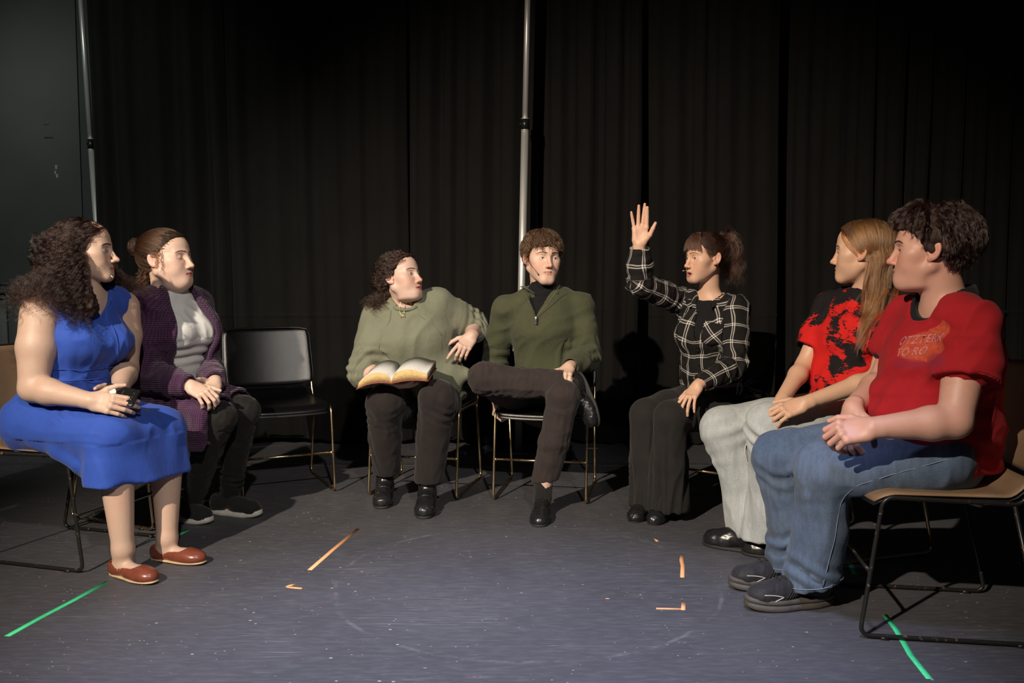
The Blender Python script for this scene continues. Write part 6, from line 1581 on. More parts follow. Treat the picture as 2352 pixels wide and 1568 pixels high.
# ================================================================== woman in the plaid shirt, hand raised
def m_plaid():
    m, nt, b = mk('black_white_plaid'); a = attr(nt, 'pat', 'Vector'); sp = nt.nodes.new('ShaderNodeSeparateXYZ'); nt.links.new(a, sp.inputs[0])
    def lines(src, period):
        f = mathn(nt, 'FRACT', mathn(nt, 'DIVIDE', src, period)); o = None
        for c0, w in ((0.42, 0.032), (0.55, 0.032)):
            k = mathn(nt, 'LESS_THAN', mathn(nt, 'ABSOLUTE', mathn(nt, 'SUBTRACT', f, c0)), w)
            o = k if o is None else mathn(nt, 'ADD', o, k)
        return o
    l = mathn(nt, 'ADD', lines(sp.outputs[0], 0.074), lines(sp.outputs[1], 0.080))
    w = noise(nt, 1300, 2, 0.5, objco(nt))
    c = ramp(nt, mathn(nt, 'MULTIPLY', mathn(nt, 'ADD', l, mathn(nt, 'MULTIPLY', mathn(nt, 'SUBTRACT', w, 0.5), 0.25)), 0.5), [(0.08, (0.012, 0.011, 0.011)), (0.42, (0.34, 0.32, 0.30)), (0.62, (0.36, 0.34, 0.32)), (1.0, (0.75, 0.73, 0.70))])
    nt.links.new(c.outputs[0], b.inputs['Base Color']); b.inputs['Roughness'].default_value = 0.85; b.inputs['Specular IOR Level'].default_value = 0.2
    bump(nt, b, mathn(nt, 'ADD', mathn(nt, 'MULTIPLY', noise(nt, 28, 3, 0.55, None, 0.5), 5.0), w), 0.28, 0.0022); return m
def seg_coords(P, a, b, r):
    ax = nrm(b - a); L = np.linalg.norm(b - a); d = P - a; t = d @ ax; tc = np.clip(t, 0, L); q = d - np.outer(tc, ax); rr = np.linalg.norm(q, axis=1) / r
    sx = nrm(np.cross(ax, (0.2, 0.9, 0.3))); sy = np.cross(ax, sx); th = np.arctan2(d @ sy, d @ sx)
    return rr, t, th * r
def person_plaid():
    J = dict(pel=PX(1642, 922, 4.24), wai=PX(1634, 846, 4.20), che=PX(1626, 762, 4.17), nek=PX(1630, 684, 4.17),
             shR=PX(1562, 692, 4.28), shL=PX(1690, 708, 4.07), elR=PX(1470, 652, 4.10), wrR=PX(1468, 562, 4.05),
             elL=PX(1690, 838, 3.98), wrL=PX(1603, 884, 3.87), face=V(-0.55, -0.83, 0),
             knR=PX(1484, 952, 4.02), knL=PX(1540, 958, 3.86))
    hips(J, 0.085)
    foot(J, 'R', (1482, 1172), (1455, 1201), 0.245, 0.09); foot(J, 'L', (1530, 1180), (1498, 1207), 0.245, 0.09)
    H = make_head(PX(1622, 588, 4.14), V(-0.93, -0.36, -0.03), 1.0, nose=0.95, jaw=0.93, wide=0.95, cheek=0.95, mouth=0.9, eye_open=(1.0, 1.0))
    GR = make_hand(J['wrR'], V(0.07, -0.02, 1.0), V(0.12, 0.98, 0.05), 'R', 0.98, curl=((4, 6, 4), (3, 5, 4), (3, 6, 4), (5, 8, 5)), spread=(-3, 1, -3, -15), thumb=((0.55, 0.75, -0.35), (0.35, 0.93, -0.12), (0.35, 0.93, -0.05)))
    GL = make_hand(J['wrL'], V(-0.60, -0.50, -0.62), V(-0.30, -0.45, 0.84), 'L', 0.90, curl=((16, 20, 12), (22, 22, 14), (22, 22, 14), (20, 20, 12)), spread=(14, 4, -6, -16), thumb=((0.65, 0.7, -0.35), (0.40, 0.88, -0.3), (0.3, 0.9, -0.3)))
    F = std_body(J, H, (GR, GL), arm=(0.042, 0.040, 0.033, 0.035, 0.025), leg=(0.068, 0.056, 0.044, 0.038, 0.028), neck=0.046, tor=((0.13, 0.085), (0.115, 0.08), (0.12, 0.08), (0.10, 0.055)))
    org = V(J['pel'][0], J['pel'][1], 0)
    root = build_body('person', F, H, (GR, GL), (0.68, 0.43, 0.30), org, 'woman in black and white plaid shirt raising her hand', lip=(0.46, 0.12, 0.10), blush=0.35, mouth=0.9)
    MP = m_plaid(); lp, ls = nrm(J['hipL'] - J['hipR']), nrm(J['shL'] - J['shR']); fc = nrm(V(-ls[1] * -1, 0, 0) + V(-0.62, -0.78, 0)); fc = nrm(V(-0.62, -0.78, 0)); nb = J['nek']
    S_ = Field().us(torso(J['pel'] + V(0, 0, -0.005), J['wai'], J['che'], nb, lp, ls, (0.172, 0.130), (0.150, 0.120), (0.152, 0.118), (0.125, 0.085), sh=(J['shR'], J['shL']), rsh=0.054), 0.04)
    for s in (-1, 1): S_.u(EL(J['che'] + fc * 0.06 + ls * 0.055 * s + V(0, 0, -0.02), (0.068, 0.068, 0.064)), 0.05)
    S_.us([RC(nb - V(0, 0, 0.025), J['shR'] * 0.8 + nb * 0.2, 0.05, 0.046), RC(nb - V(0, 0, 0.025), J['shL'] * 0.8 + nb * 0.2, 0.05, 0.046)], 0.04)
    S_.u(pipe([J['shR'], J['shR'] * 0.5 + J['elR'] * 0.5, J['elR'], J['elR'] * 0.5 + J['wrR'] * 0.5, J['wrR'] * 0.92 + J['elR'] * 0.08], [0.064, 0.062, 0.060, 0.056, 0.044], 0.02, 1), 0.03)
    S_.u(pipe([J['shL'], J['shL'] * 0.5 + J['elL'] * 0.5, J['elL'], J['elL'] * 0.5 + J['wrL'] * 0.5, J['wrL'] * 0.95 + J['elL'] * 0.05], [0.062, 0.060, 0.058, 0.052, 0.042], 0.02, 1), 0.03)
    S_.u(RC(J['pel'] + lp * 0.09 + V(0.08, 0.06, 0.04), J['pel'] + lp * 0.12 + V(0.09, 0.04, -0.03), 0.07, 0.06), 0.04)
    cf = J['che'] + fc * 0.13
    def vcut(P):
        d = P - (cf + V(0, 0, -0.05)).astype(F32); x = d @ ls.astype(F32); z = d[:, 2]; y = d @ fc.astype(F32)
        return np.maximum(np.abs(x - 0.004) - np.clip(z * 0.28, -0.01, 0.2), -y - 0.15).astype(F32)
    S_.s_(FN(vcut, nb - 0.35, nb + 0.2), 0.004); S_.s_(RC(nb + V(0, 0, -0.015), nb + V(0, 0, 0.12), 0.056, 0.065), 0.006)
    S_.i(HS(J['pel'] + V(0, 0, 0.0), (0.15, 0.1, -1)), 0.015)
    segs = [(J['shR'], J['elR'], 0.062), (J['elR'], J['wrR'], 0.054), (J['shL'], J['elL'], 0.060), (J['elL'], J['wrL'], 0.052)]
    def pat(P):
        d = P - J['che']; x = d @ ls; y = d @ fc; th = np.arctan2(x, y); wob = 0.008 * snoise(P, 0.12, 4); wob2 = 0.008 * snoise(P, 0.10, 9)
        best = np.hypot(x, y) / 0.135 * np.where(d[:, 2] > 0.1, 1.25, 1.0) + 0.10; out = np.stack([th * 0.125 + d[:, 2] * 0.10 * np.sign(x), d[:, 2] - np.abs(x) * 0.22, 0 * x], 1)
        for i, (a, b, r) in enumerate(segs):
            rr, t, w = seg_coords(P, a, b, r); rr = rr + 0.25 * np.exp(-np.clip(t, 0, None) / 0.05) * (i % 2 == 0); k = rr < best
            best = np.where(k, rr, best); out[k] = np.stack([w, t + 0.02, 0 * t], 1)[k]
        out[:, 0] += wob; out[:, 1] += wob2
        return out
    D = sumdisp(wrinkle(0.004, 0.085, 5, (nrm(V(0.2, 0, 1)), 3.0)), ringfold(J['elR'], J['wrR'], 0.04, 0.08, 0.005, 0.04, 0.8, 1), ringfold(J['shR'], J['elR'], 0.04, 0.06, 0.005, 0.04, 0.8, 3), ringfold(J['elL'], J['wrL'], 0.06, 0.09, 0.005, 0.045, 0.8, 4), ringfold(J['pel'], J['wai'], 0.08, 0.08, 0.006, 0.06, 0.9, 2, 0.25))
    sh = cloth_obj('plaid_shirt', S_, 0.0056, MP, root, D, {'pat': pat}, origin=org)
    v, q, t = collar_shell(nb + V(0.0, 0.0, 0.004), V(0.05, 0.06, 1.0), fc, 0.070, 0.078, 0.052, 1.05, 0.005, 0.060, 1.0, 0.14)
    me = raw_mesh('collar', v - org, q, t); set_vec(me, 'pat', np.stack([np.arctan2((v - nb) @ ls, (v - nb) @ fc) * 0.075, v[:, 2] * 1.3 + 0.01, 0 * v[:, 0]], 1)); mesh_obj('collar', me, MP, sh)
    pk = to_surface(S_, np.array([cf + ls * 0.085 + V(0, 0, 0.02) + ls * a * 0.045 + V(0, 0, b_ * 0.055 - (0.018 * (1 - abs(a)) if b_ < -0.9 else 0)) for b_ in np.linspace(1, -1, 13) for a in np.linspace(-1, 1, 13)]), 0.004, 6)
    ii, jj = np.meshgrid(np.arange(12), np.arange(12), indexing='ij'); a_ = (ii * 13 + jj).ravel(); me = raw_mesh('pocket', pk - org, np.stack([a_, a_ + 1, a_ + 14, a_ + 13], 1))
    set_vec(me, 'pat', np.stack([((pk - cf) @ ls) * 0.8 + pk[:, 2] * 0.75, pk[:, 2] * 0.8 - ((pk - cf) @ ls) * 0.75, 0 * pk[:, 0]], 1)); po = mesh_obj('pocket', me, MP, sh); so = po.modifiers.new('thickness', 'SOLIDIFY'); so.thickness = 0.002
    for k in range(4):
        c = to_surface(S_, np.array([cf + V(0, 0, -0.09 - 0.062 * k) + ls * 0.004]), 0.003, 6)[0] - org; tube('button', [c, c + fc * 0.002], 0.0050, M_BLKPL, sh, 12)
    MB = bpy.data.materials.get('black_jersey') or m_fabric('black_jersey', (0.010, 0.010, 0.011), 0.1, 1200, 0.2, 0.05)
    U = Field().us([EC(J['wai'], J['che'], (0.13, 0.10), (0.138, 0.108), ls), EC(J['che'], nb - V(0, 0, 0.05), (0.138, 0.106), (0.105, 0.078), ls)], 0.03)
    for s in (-1, 1): U.u(EL(J['che'] + fc * 0.055 + ls * 0.055 * s + V(0, 0, -0.02), (0.062, 0.062, 0.060)), 0.05)
    U.u(RC(nb + V(0, 0, -0.04), nb + V(0, 0, 0.0), 0.068, 0.056), 0.02); U.i(HS(nb + V(0, 0, 0.004), (-0.15, -0.2, 0.97)), 0.004)
    cloth_obj('black_tee', U, 0.006, MB, root, wrinkle(0.002, 0.06, 6), origin=org)
    # flared trousers, soft shoes
    MT = m_fabric('black_flared_trousers', (0.021, 0.0195, 0.0185), 0.15, 900, 0.3, 0.08, rough=0.85)
    T = Field().u(EC(J['pel'], J['wai'] - V(0, 0, 0.06), (0.15, 0.11), (0.14, 0.105), lp))
    hemR, hemL = PX(1492, 1160, 4.02), PX(1534, 1168, 3.93)
    for s, hm, x in (('R', hemR, 0.0), ('L', hemL, 0.0)):
        k = J['kn' + s]; T.u(pipe([J['hip' + s], J['hip' + s] * 0.4 + k * 0.6, k, k * 0.5 + hm * 0.5 + V(0.0, 0.0, 0), hm], [0.094, 0.088, 0.074, 0.078, 0.094], 0.02, 1, cutn=(0, 0, -1)), 0.025)
    cloth_obj('trousers', T, 0.0062, MT, root, sumdisp(wrinkle(0.009, 0.075, 3, (V(0.03, 0, 1), 8), mask=lambda P: np.clip((0.5 - P[:, 2]) / 0.3, 0, 1)), ringfold(J['hipL'], J['knL'], 0.36, 0.06, 0.004, 0.04, 0.8, 2)), origin=org)
    for s in 'RL':
        f = nrm(J['toe' + s] - J['heel' + s]); h0 = J['heel' + s]
        o = cloth_obj('soft_shoe', shoe_upper(h0, f, 0.248, 0.088, 'low', J['an' + s]), 0.0045, M_LEATHER_B, root, lambda P, N: 0.0022 * snoise(P, 0.03, 4), origin=org)
        v, q, t = sole_geo(h0, f, 0.246, 0.086, 0.0, 0.006); mesh_obj('sole', raw_mesh('sole', v - org, q, t), M_RUBBER_B, o)
    # hair
    hc = (0.055, 0.026, 0.017); MH = m_hair('chestnut_hair', (0.060, 0.027, 0.017)); MC = m_haircap('chestnut_hair_mass', hc); rs = np.random.RandomState(6)
    hl = ((-0.10, -0.06), (-0.06, -0.045), (-0.03, -0.025), (0.0, 0.010), (0.02, 0.036), (0.04, 0.054), (0.055, 0.062), (0.07, 0.072), (0.085, 0.2))
    tie = np.array((0, -0.100, 0.080))
    C = cap_field(H, 0.006, hl, 0.95, [(RC((0, -0.07, 0.07), tuple(tie), 0.03, 0.022), 0.02)])
    hair = cloth_obj('hair', C, 0.0045, MC, root, lambda P, N: 0.0015 * snoise(P, 0.02, 4), origin=org)
    n = 14; rt = scalp_roots(H, 1500, tuple((z, y + 0.010) for z, y in hl), 5, -0.07); rt = rt[~((rt[:, 1] > 0.035) & (rt[:, 2] > 0.05) & (np.abs(rt[:, 0]) < 0.052))]; pth = []; tg = tie + rs.normal(size=(len(rt), 3)) * 0.008
    for t in np.linspace(0, 1, n):
        p = rt * (1 - t) + tg * t; c0 = np.array((0, -0.014, 0.022)); v = p - c0; r = np.sqrt(((v / np.array((0.080, 0.106, 0.092))) ** 2).sum(1)); pth.append(c0 + v * (np.where(r < 1, 1 / r, 1)[:, None] if t < 0.9 else 1.0))
    S = H.world(np.stack(pth, 1).reshape(-1, 3)).reshape(-1, n, 3); S = clump(S, 4, 0.0014, 3)
    curves_obj('pulled_back_hair', S, 0.00045, MH, hair, org)
    # fringe over the brow
    nb_ = 420; x0 = rs.uniform(-0.055, 0.055, nb_); fr = np.stack([x0 * 0.45, 0.035 + rs.uniform(-0.02, 0.02, nb_), np.full(nb_, 0.098)], 1); pts = []
    te = rs.uniform(0.86, 1.04, nb_) + 0.10 * (np.abs(x0) / 0.055) ** 2
    for t0_ in np.linspace(0, 1, n):
        t = t0_ * te; a = t * 1.15 + 0.15
        y = 0.030 + (0.085 - 0.85 * np.abs(x0)) * np.sin(np.clip(a, 0, 1.5)) * 1.0; z = 0.024 + 0.088 * np.cos(np.clip(a * 1.12, 0, 1.7)); w = 0.45 + 0.65 * t + rs.normal(0, 0.012, nb_)
        pts.append(np.stack([x0 * w * 1.12, np.maximum(y, fr[:, 1] * (1 - t)) + 0.006, z + rs.normal(0, 0.0006, nb_)], 1))
    Bg = np.stack(pts, 1); Bg[:, :, 2] -= 0.0
    Bw = H.world(Bg.reshape(-1, 3)).reshape(-1, n, 3)
    for _ in range(3):
        d = H(Bw.reshape(-1, 3).astype(F32), 0.3).reshape(-1, n); g_ = fgrad(H, Bw.reshape(-1, 3)).reshape(-1, n, 3); Bw = Bw + g_ * np.clip(0.009 - d, 0, 0.05)[..., None]
    curves_obj('fringe', clump(Bw, 6, 0.0018, 2), 0.00045, MH, hair, org)
    k = 80; sd_ = np.where(np.arange(k) % 2 == 0, 1.0, -1.0); r0_ = np.stack([sd_ * rs.uniform(0.030, 0.056, k), rs.uniform(0.045, 0.068, k), rs.uniform(0.066, 0.088, k)], 1)
    Tp_ = sweep(H, r0_, np.stack([sd_ * 0.074, rs.uniform(0.012, 0.030, k), rs.uniform(-0.02, 0.025, k)], 1), (0.0805, 0.1075, 0.094), n, 0.003, 4)
    curves_obj('temple_strands', clump(Tp_, 5, 0.0016, 3), 0.00042, MH, hair, org)
    # ponytail
    pr = H.world(tie + rs.normal(size=(260, 3)) * np.array((0.010, 0.006, 0.010))); d0 = (np.stack([rs.normal(0, 0.35, 260), -0.65 + rs.normal(0, 0.25, 260), 0.60 + rs.normal(0, 0.25, 260)], 1)) @ H.R.astype(float)
    bodyF = Field().u(F).u(S_)
    Pt = flow(pr, d0, rs.uniform(0.16, 0.25, 260), 22, bodyF, 1.0, 0.012, 0.74, 3, wobble=0.06); Pt = curlify(Pt, 0.010, 2.2, 4, 0.5); curves_obj('ponytail', clump(Pt, 10, 0.0055, 4, 0.5, 1.3), 0.00045, MH, hair, org)
    tube('hair_tie', np.array([H.world(np.array([tie + np.array((math.cos(a) * 0.015, 0.004, math.sin(a) * 0.015))]))[0] for a in np.linspace(0, 2 * np.pi, 20, endpoint=False)]) - org, 0.004, M_RUBBER_B, hair, 8, True)
    eyes(H, V(-0.93, -0.36, 0.0), root, org, (0.05, 0.028, 0.018)); brows(H, root, org, MH, 1.0, 1.0); lashes(H, root, org, MH)
    headset(H, root, org, 1, M_BEIGE, M_BEIGE, (0.028, 0.106, -0.066), 0.0010)
    for k, (y, z) in enumerate(((0.001, -0.038), (-0.006, -0.043))):
        c = H.world(np.array([[-0.080, y, z]]))[0] - org; tube('earring', [c - H.R[0] * 0.002, c - H.R[0] * 0.005, c - H.R[0] * 0.007], [0.002, 0.0026, 0.001], M_SILVER, root, 8)
    return root
if 5 in PEOPLE: person_plaid()
# ================================================================== long-haired person in the splattered shirt
def person_splatter():
    J = dict(pel=PX(1945, 957, 3.48), wai=PX(1945, 872, 3.47), che=PX(1962, 775, 3.46), nek=PX(1990, 672, 3.47),
             shR=PX(1908, 708, 3.59), shL=PX(2066, 700, 3.34), elR=PX(1848, 838, 3.55), wrR=PX(1792, 922, 3.38),
             elL=PX(2016, 868, 3.24), wrL=PX(1850, 925, 3.20), face=V(-0.93, -0.30, 0),
             knR=PX(1660, 985, 3.52), knL=PX(1768, 978, 3.30))
    hips(J, 0.085)
    foot(J, 'R', (1702, 1262), (1620, 1248), 0.255, 0.095); foot(J, 'L', (1790, 1278), (1708, 1270), 0.255, 0.095)
    J['anR'] = PX(1728, 1212, 3.52); J['anL'] = PX(1762, 1220, 3.40)
    H = make_head(PX(1983, 574, 3.44), V(-0.85, 0.52, 0.0), 1.04, nose=0.95, jaw=0.94, wide=0.95, cheek=1.0, eye_open=(0.9, 0.9))
    GL = make_hand(J['wrL'], V(-0.92, 0.06, -0.32), V(-0.25, -0.62, 0.74), 'L', 0.98, curl=((20, 26, 16), (24, 28, 16), (26, 28, 16), (26, 26, 14)), spread=(4, 1, -2, -5))
    GR = make_hand(J['wrR'], V(-0.55, -0.60, -0.58), V(-0.5, -0.1, 0.85), 'R', 0.98, curl=((20, 30, 20),) * 4)
    F = std_body(J, H, (GR, GL), arm=(0.045, 0.043, 0.035, 0.037, 0.025), leg=(0.068, 0.060, 0.046, 0.040, 0.030), neck=0.048, tor=((0.13, 0.085), (0.115, 0.08), (0.125, 0.08), (0.10, 0.055)))
    org = V(J['pel'][0], J['pel'][1], 0)
    root = build_body('person', F, H, (GR, GL), (0.64, 0.40, 0.27), org, 'person with long auburn hair in red and black splattered shirt and pale jeans', lip=(0.44, 0.16, 0.12), blush=0.25)
    m, nt, b = mk('red_black_splatter'); co = objco(nt)
    big = noise(nt, 8.5, 3, 0.55, mapping(nt, co, (1, 1, 0.75), (0, 0, 0), (3.1, 0.4, 0.9)), 0.7); fine = noise(nt, 38, 6, 0.75, mapping(nt, co, (0.8, 0.8, 1.5)), 1.4); brk = noise(nt, 120, 3, 0.6, mapping(nt, co, (0.4, 0.4, 1.6)))
    sz = nt.nodes.new('ShaderNodeSeparateXYZ'); nt.links.new(co, sz.inputs[0])
    bias = ramp(nt, mathn(nt, 'SUBTRACT', sz.outputs[2], 0.55), [(0.0, (0.0, 0.0, 0.0)), (0.30, (0.06, 0.06, 0.06)), (0.5, (0.16, 0.16, 0.16))]).outputs[0]
    val = mathn(nt, 'ADD', mathn(nt, 'ADD', big, bias), mathn(nt, 'MULTIPLY', mathn(nt, 'SUBTRACT', fine, 0.5), 0.55)); val = mathn(nt, 'ADD', val, mathn(nt, 'MULTIPLY', mathn(nt, 'SUBTRACT', brk, 0.5), 0.16))
    c = mixc(nt, (0.60, 0.016, 0.014), (0.012, 0.010, 0.011), ramp(nt, val, [(0.575, (0, 0, 0)), (0.588, (1, 1, 1))]).outputs[0]); nt.links.new(c, b.inputs['Base Color'])
    b.inputs['Roughness'].default_value = 0.85; b.inputs['Specular IOR Level'].default_value = 0.2; bump(nt, b, mathn(nt, 'ADD', mathn(nt, 'MULTIPLY', noise(nt, 22, 3, 0.5, co, 0.5), 5.0), noise(nt, 900, 2, 0.5, co)), 0.25, 0.0022); MS = m
    lp, ls = nrm(J['hipL'] - J['hipR']), nrm(J['shL'] - J['shR']); fc = nrm(V(-0.84, -0.54, 0)); nb = J['nek']
    S_ = Field().us(torso(J['pel'] + V(0, 0, 0.02), J['wai'], J['che'], nb, lp, ls, (0.160, 0.125), (0.150, 0.122), (0.155, 0.118), (0.125, 0.085), sh=(J['shR'], J['shL']), rsh=0.056), 0.04)
    S_.us([RC(nb - V(0, 0, 0.025), J['shR'] * 0.8 + nb * 0.2, 0.052, 0.05), RC(nb - V(0, 0, 0.025), J['shL'] * 0.8 + nb * 0.2, 0.052, 0.05)], 0.04)
    for s in 'RL': S_.u(pipe([J['sh' + s], J['sh' + s] * 0.6 + J['el' + s] * 0.4, J['sh' + s] * 0.28 + J['el' + s] * 0.72], [0.068, 0.070, 0.072], 0.02, 1), 0.03)
    S_.s_(RC(nb + V(0, 0, 0.0), nb + V(0, 0, 0.15), 0.058, 0.075), 0.006); S_.i(HS(J['pel'] + V(0, 0, 0.03), (-0.2, -0.1, -1)), 0.02)
    tee = cloth_obj('splattered_shirt', S_, 0.0062, MS, root, sumdisp(wrinkle(0.0045, 0.11, 5, (nrm(V(0.5, 0, 1)), 2.5)), ringfold(J['pel'], J['wai'], 0.10, 0.07, 0.008, 0.055, 0.7, 1, 0.3)), origin=org)
    ring = np.array([nb + V(0, 0, 0.003) + 0.060 * (math.cos(a) * V(1, 0, 0.1) + math.sin(a) * V(0, 1, 0)) for a in np.linspace(0, 2 * np.pi, 32, endpoint=False)])
    tube('neckband', to_surface(S_, ring, 0.0, 3) - org, 0.007, m_fabric('black_rib', (0.012, 0.011, 0.012)), tee, 8, True)
    # pale jeans
    MJ = m_denim('pale_denim', (0.36, 0.40, 0.41), (0.50, 0.53, 0.53)); MJs = m_plain('pale_stitch', (0.52, 0.55, 0.55), 0.8)
    T = Field().u(EC(J['pel'], J['wai'] - V(0, 0, 0.05), (0.15, 0.115), (0.14, 0.11), lp))
    hemR, hemL = PX(1728, 1228, 3.52), PX(1762, 1232, 3.40)
    for s, hm in (('R', hemR), ('L', hemL)):
        k = J['kn' + s]; T.u(pipe([J['hip' + s], J['hip' + s] * 0.4 + k * 0.6, k, k * 0.52 + hm * 0.48 + V(0.015, 0, 0.01), hm], [0.100, 0.098, 0.090, 0.082, 0.100], 0.02, 1, cutn=(0.1, 0, -1)), 0.03)
    tr = cloth_obj('jeans', T, 0.0064, MJ, root, sumdisp(wrinkle(0.0055, 0.12, 3, (V(0.25, 0, -1), 4), mask=lambda P: np.clip((0.55 - P[:, 2]) / 0.2, 0.2, 1)), ringfold(J['knR'], hemR, 0.03, 0.09, 0.006, 0.06, 0.7, 2), ringfold(J['knL'], hemL, 0.05, 0.09, 0.006, 0.06, 0.7, 4), ringfold(J['knR'], hemR, 0.52, 0.07, 0.006, 0.05, 0.7, 3)), origin=org)
    for k, hp, hm in ((J['knR'], J['hipR'], hemR), (J['knL'], J['hipL'], hemL)):
        o = V(0.0, -0.10, 0); seam('inseam', T, [hp * 0.45 + k * 0.55 + o, hp * 0.2 + k * 0.8 + o + V(0.02, 0, -0.02), k * 0.85 + hm * 0.15 + o + V(0.055, 0, 0), k * 0.55 + hm * 0.45 + o + V(0.03, 0, 0), hm + o * 0.9 + V(0, 0, 0.02)], 0.0022, MJs, tr, org, 0.003)
    for s in 'RL':
        f = nrm(J['toe' + s] - J['heel' + s]); h0 = J['heel' + s]
        o = cloth_obj('black_shoe', shoe_upper(h0 + V(0, 0, 0.006), f, 0.262, 0.104, 'boot', J['an' + s] + V(0, 0, 0.02), 0.006, 0.044), 0.0048, M_LEATHER_B, root, lambda P, N: 0.0016 * snoise(P, 0.03, 6), origin=org)
        v, q, t = sole_geo(h0 - f * 0.002, f, 0.268, 0.106, 0.0, 0.013); mesh_obj('sole', raw_mesh('sole', v - org, q, t), M_RUBBER_B, o)
    # long straight hair
    hc = (0.17, 0.078, 0.030); MH = m_hair('auburn_long_hair', (0.19, 0.083, 0.032), 0.28); MC = m_haircap('auburn_long_mass', (0.13, 0.06, 0.025)); rs = np.random.RandomState(6)
    hl = ((-0.10, -0.055), (-0.06, -0.030), (-0.03, -0.024), (0.0, -0.012), (0.02, 0.012), (0.035, 0.034), (0.055, 0.056), (0.07, 0.070), (0.082, 0.085), (0.09, 0.2))
    bodyF = Field().u(F).u(S_)
    C = cap_field(H, 0.009, hl, 0.95, [(EL((0, -0.055, -0.05), (0.075, 0.05, 0.08)), 0.03)])
    C.ops = [o for o in C.ops if not isinstance(o[1], HS)]
    hair = cloth_obj('hair', C, 0.005, MC, root, lambda P, N: 0.0015 * snoise(P, 0.02, 4), origin=org)
    rt = scalp_roots(H, 700, hl, 5, -0.06); rw = H.world(rt); up = rt - np.array((0, -0.01, -0.02)); up /= np.linalg.norm(up, axis=1)[:, None]
    ss = np.where(rt[:, 0] > 0, 1.0, -1.0)
    tg = np.stack([ss * rs.uniform(0.06, 0.084, len(rt)), np.minimum(rt[:, 1] - 0.02, rs.uniform(-0.075, -0.036, len(rt))), rs.uniform(-0.06, -0.02, len(rt))], 1)
    A = sweep(H, rt, tg, (0.086, 0.110, 0.097), 14, 0.003, 3); vol = rs.uniform(0, 1, len(rw))
    d0 = (np.stack([ss * 0.05, -0.10 + 0 * ss, -1 + 0 * ss], 1)) @ H.R.astype(float)
    Bq = flow(A[:, -1], d0, rs.uniform(0.16, 0.30, len(rw)), 22, bodyF, 1.0, lambda t: 0.008 + vol * (0.006 + 0.012 * t), 0.80, 3, wobble=0.015, maxd=0.05)
    S = np.concatenate([A, Bq[:, 1:]], 1); S = curlify(S, 0.006, 1.5, 6, 0.8, sync=0.5); S = clump(S, 9, 0.0026, 4, 0.8, 1.1)
    curves_obj('hair_strands', S, 0.00045, MH, hair, org)
    # locks falling in front of the near shoulder
    nr = np.flatnonzero(rt[:, 0] < -0.02); nr = nr[np.linspace(0, len(nr) - 1, 90).astype(int)]; fr = rt[nr]
    L2 = flow(A[nr, 12], (np.stack([-0.2 + 0 * fr[:, 0], rs.uniform(-0.1, 0.35, 90), -1 + 0 * fr[:, 0]], 1)) @ H.R.astype(float), rs.uniform(0.24, 0.38, 90), 26, bodyF, 1.0, lambda t: 0.012 + rs.uniform(0, 1, 90) * 0.004, 0.86, 5, wobble=0.01)
    L2 = face_clear(H, L2); L2 = curlify(L2, 0.009, 1.3, 8, 0.8, sync=0.6); curves_obj('front_locks', clump(L2, 12, 0.0038, 5, 0.8, 0.9), 0.00045, MH, hair, org)
    eyes(H, V(-0.95, 0.25, 0.0), root, org, (0.06, 0.05, 0.04)); bmm = m_hair('brown_brow', (0.06, 0.03, 0.018)); brows(H, root, org, bmm, 1.0, 1.0); lashes(H, root, org, bmm, (0.9, 0.9))
    return root
if 6 in PEOPLE: person_splatter()
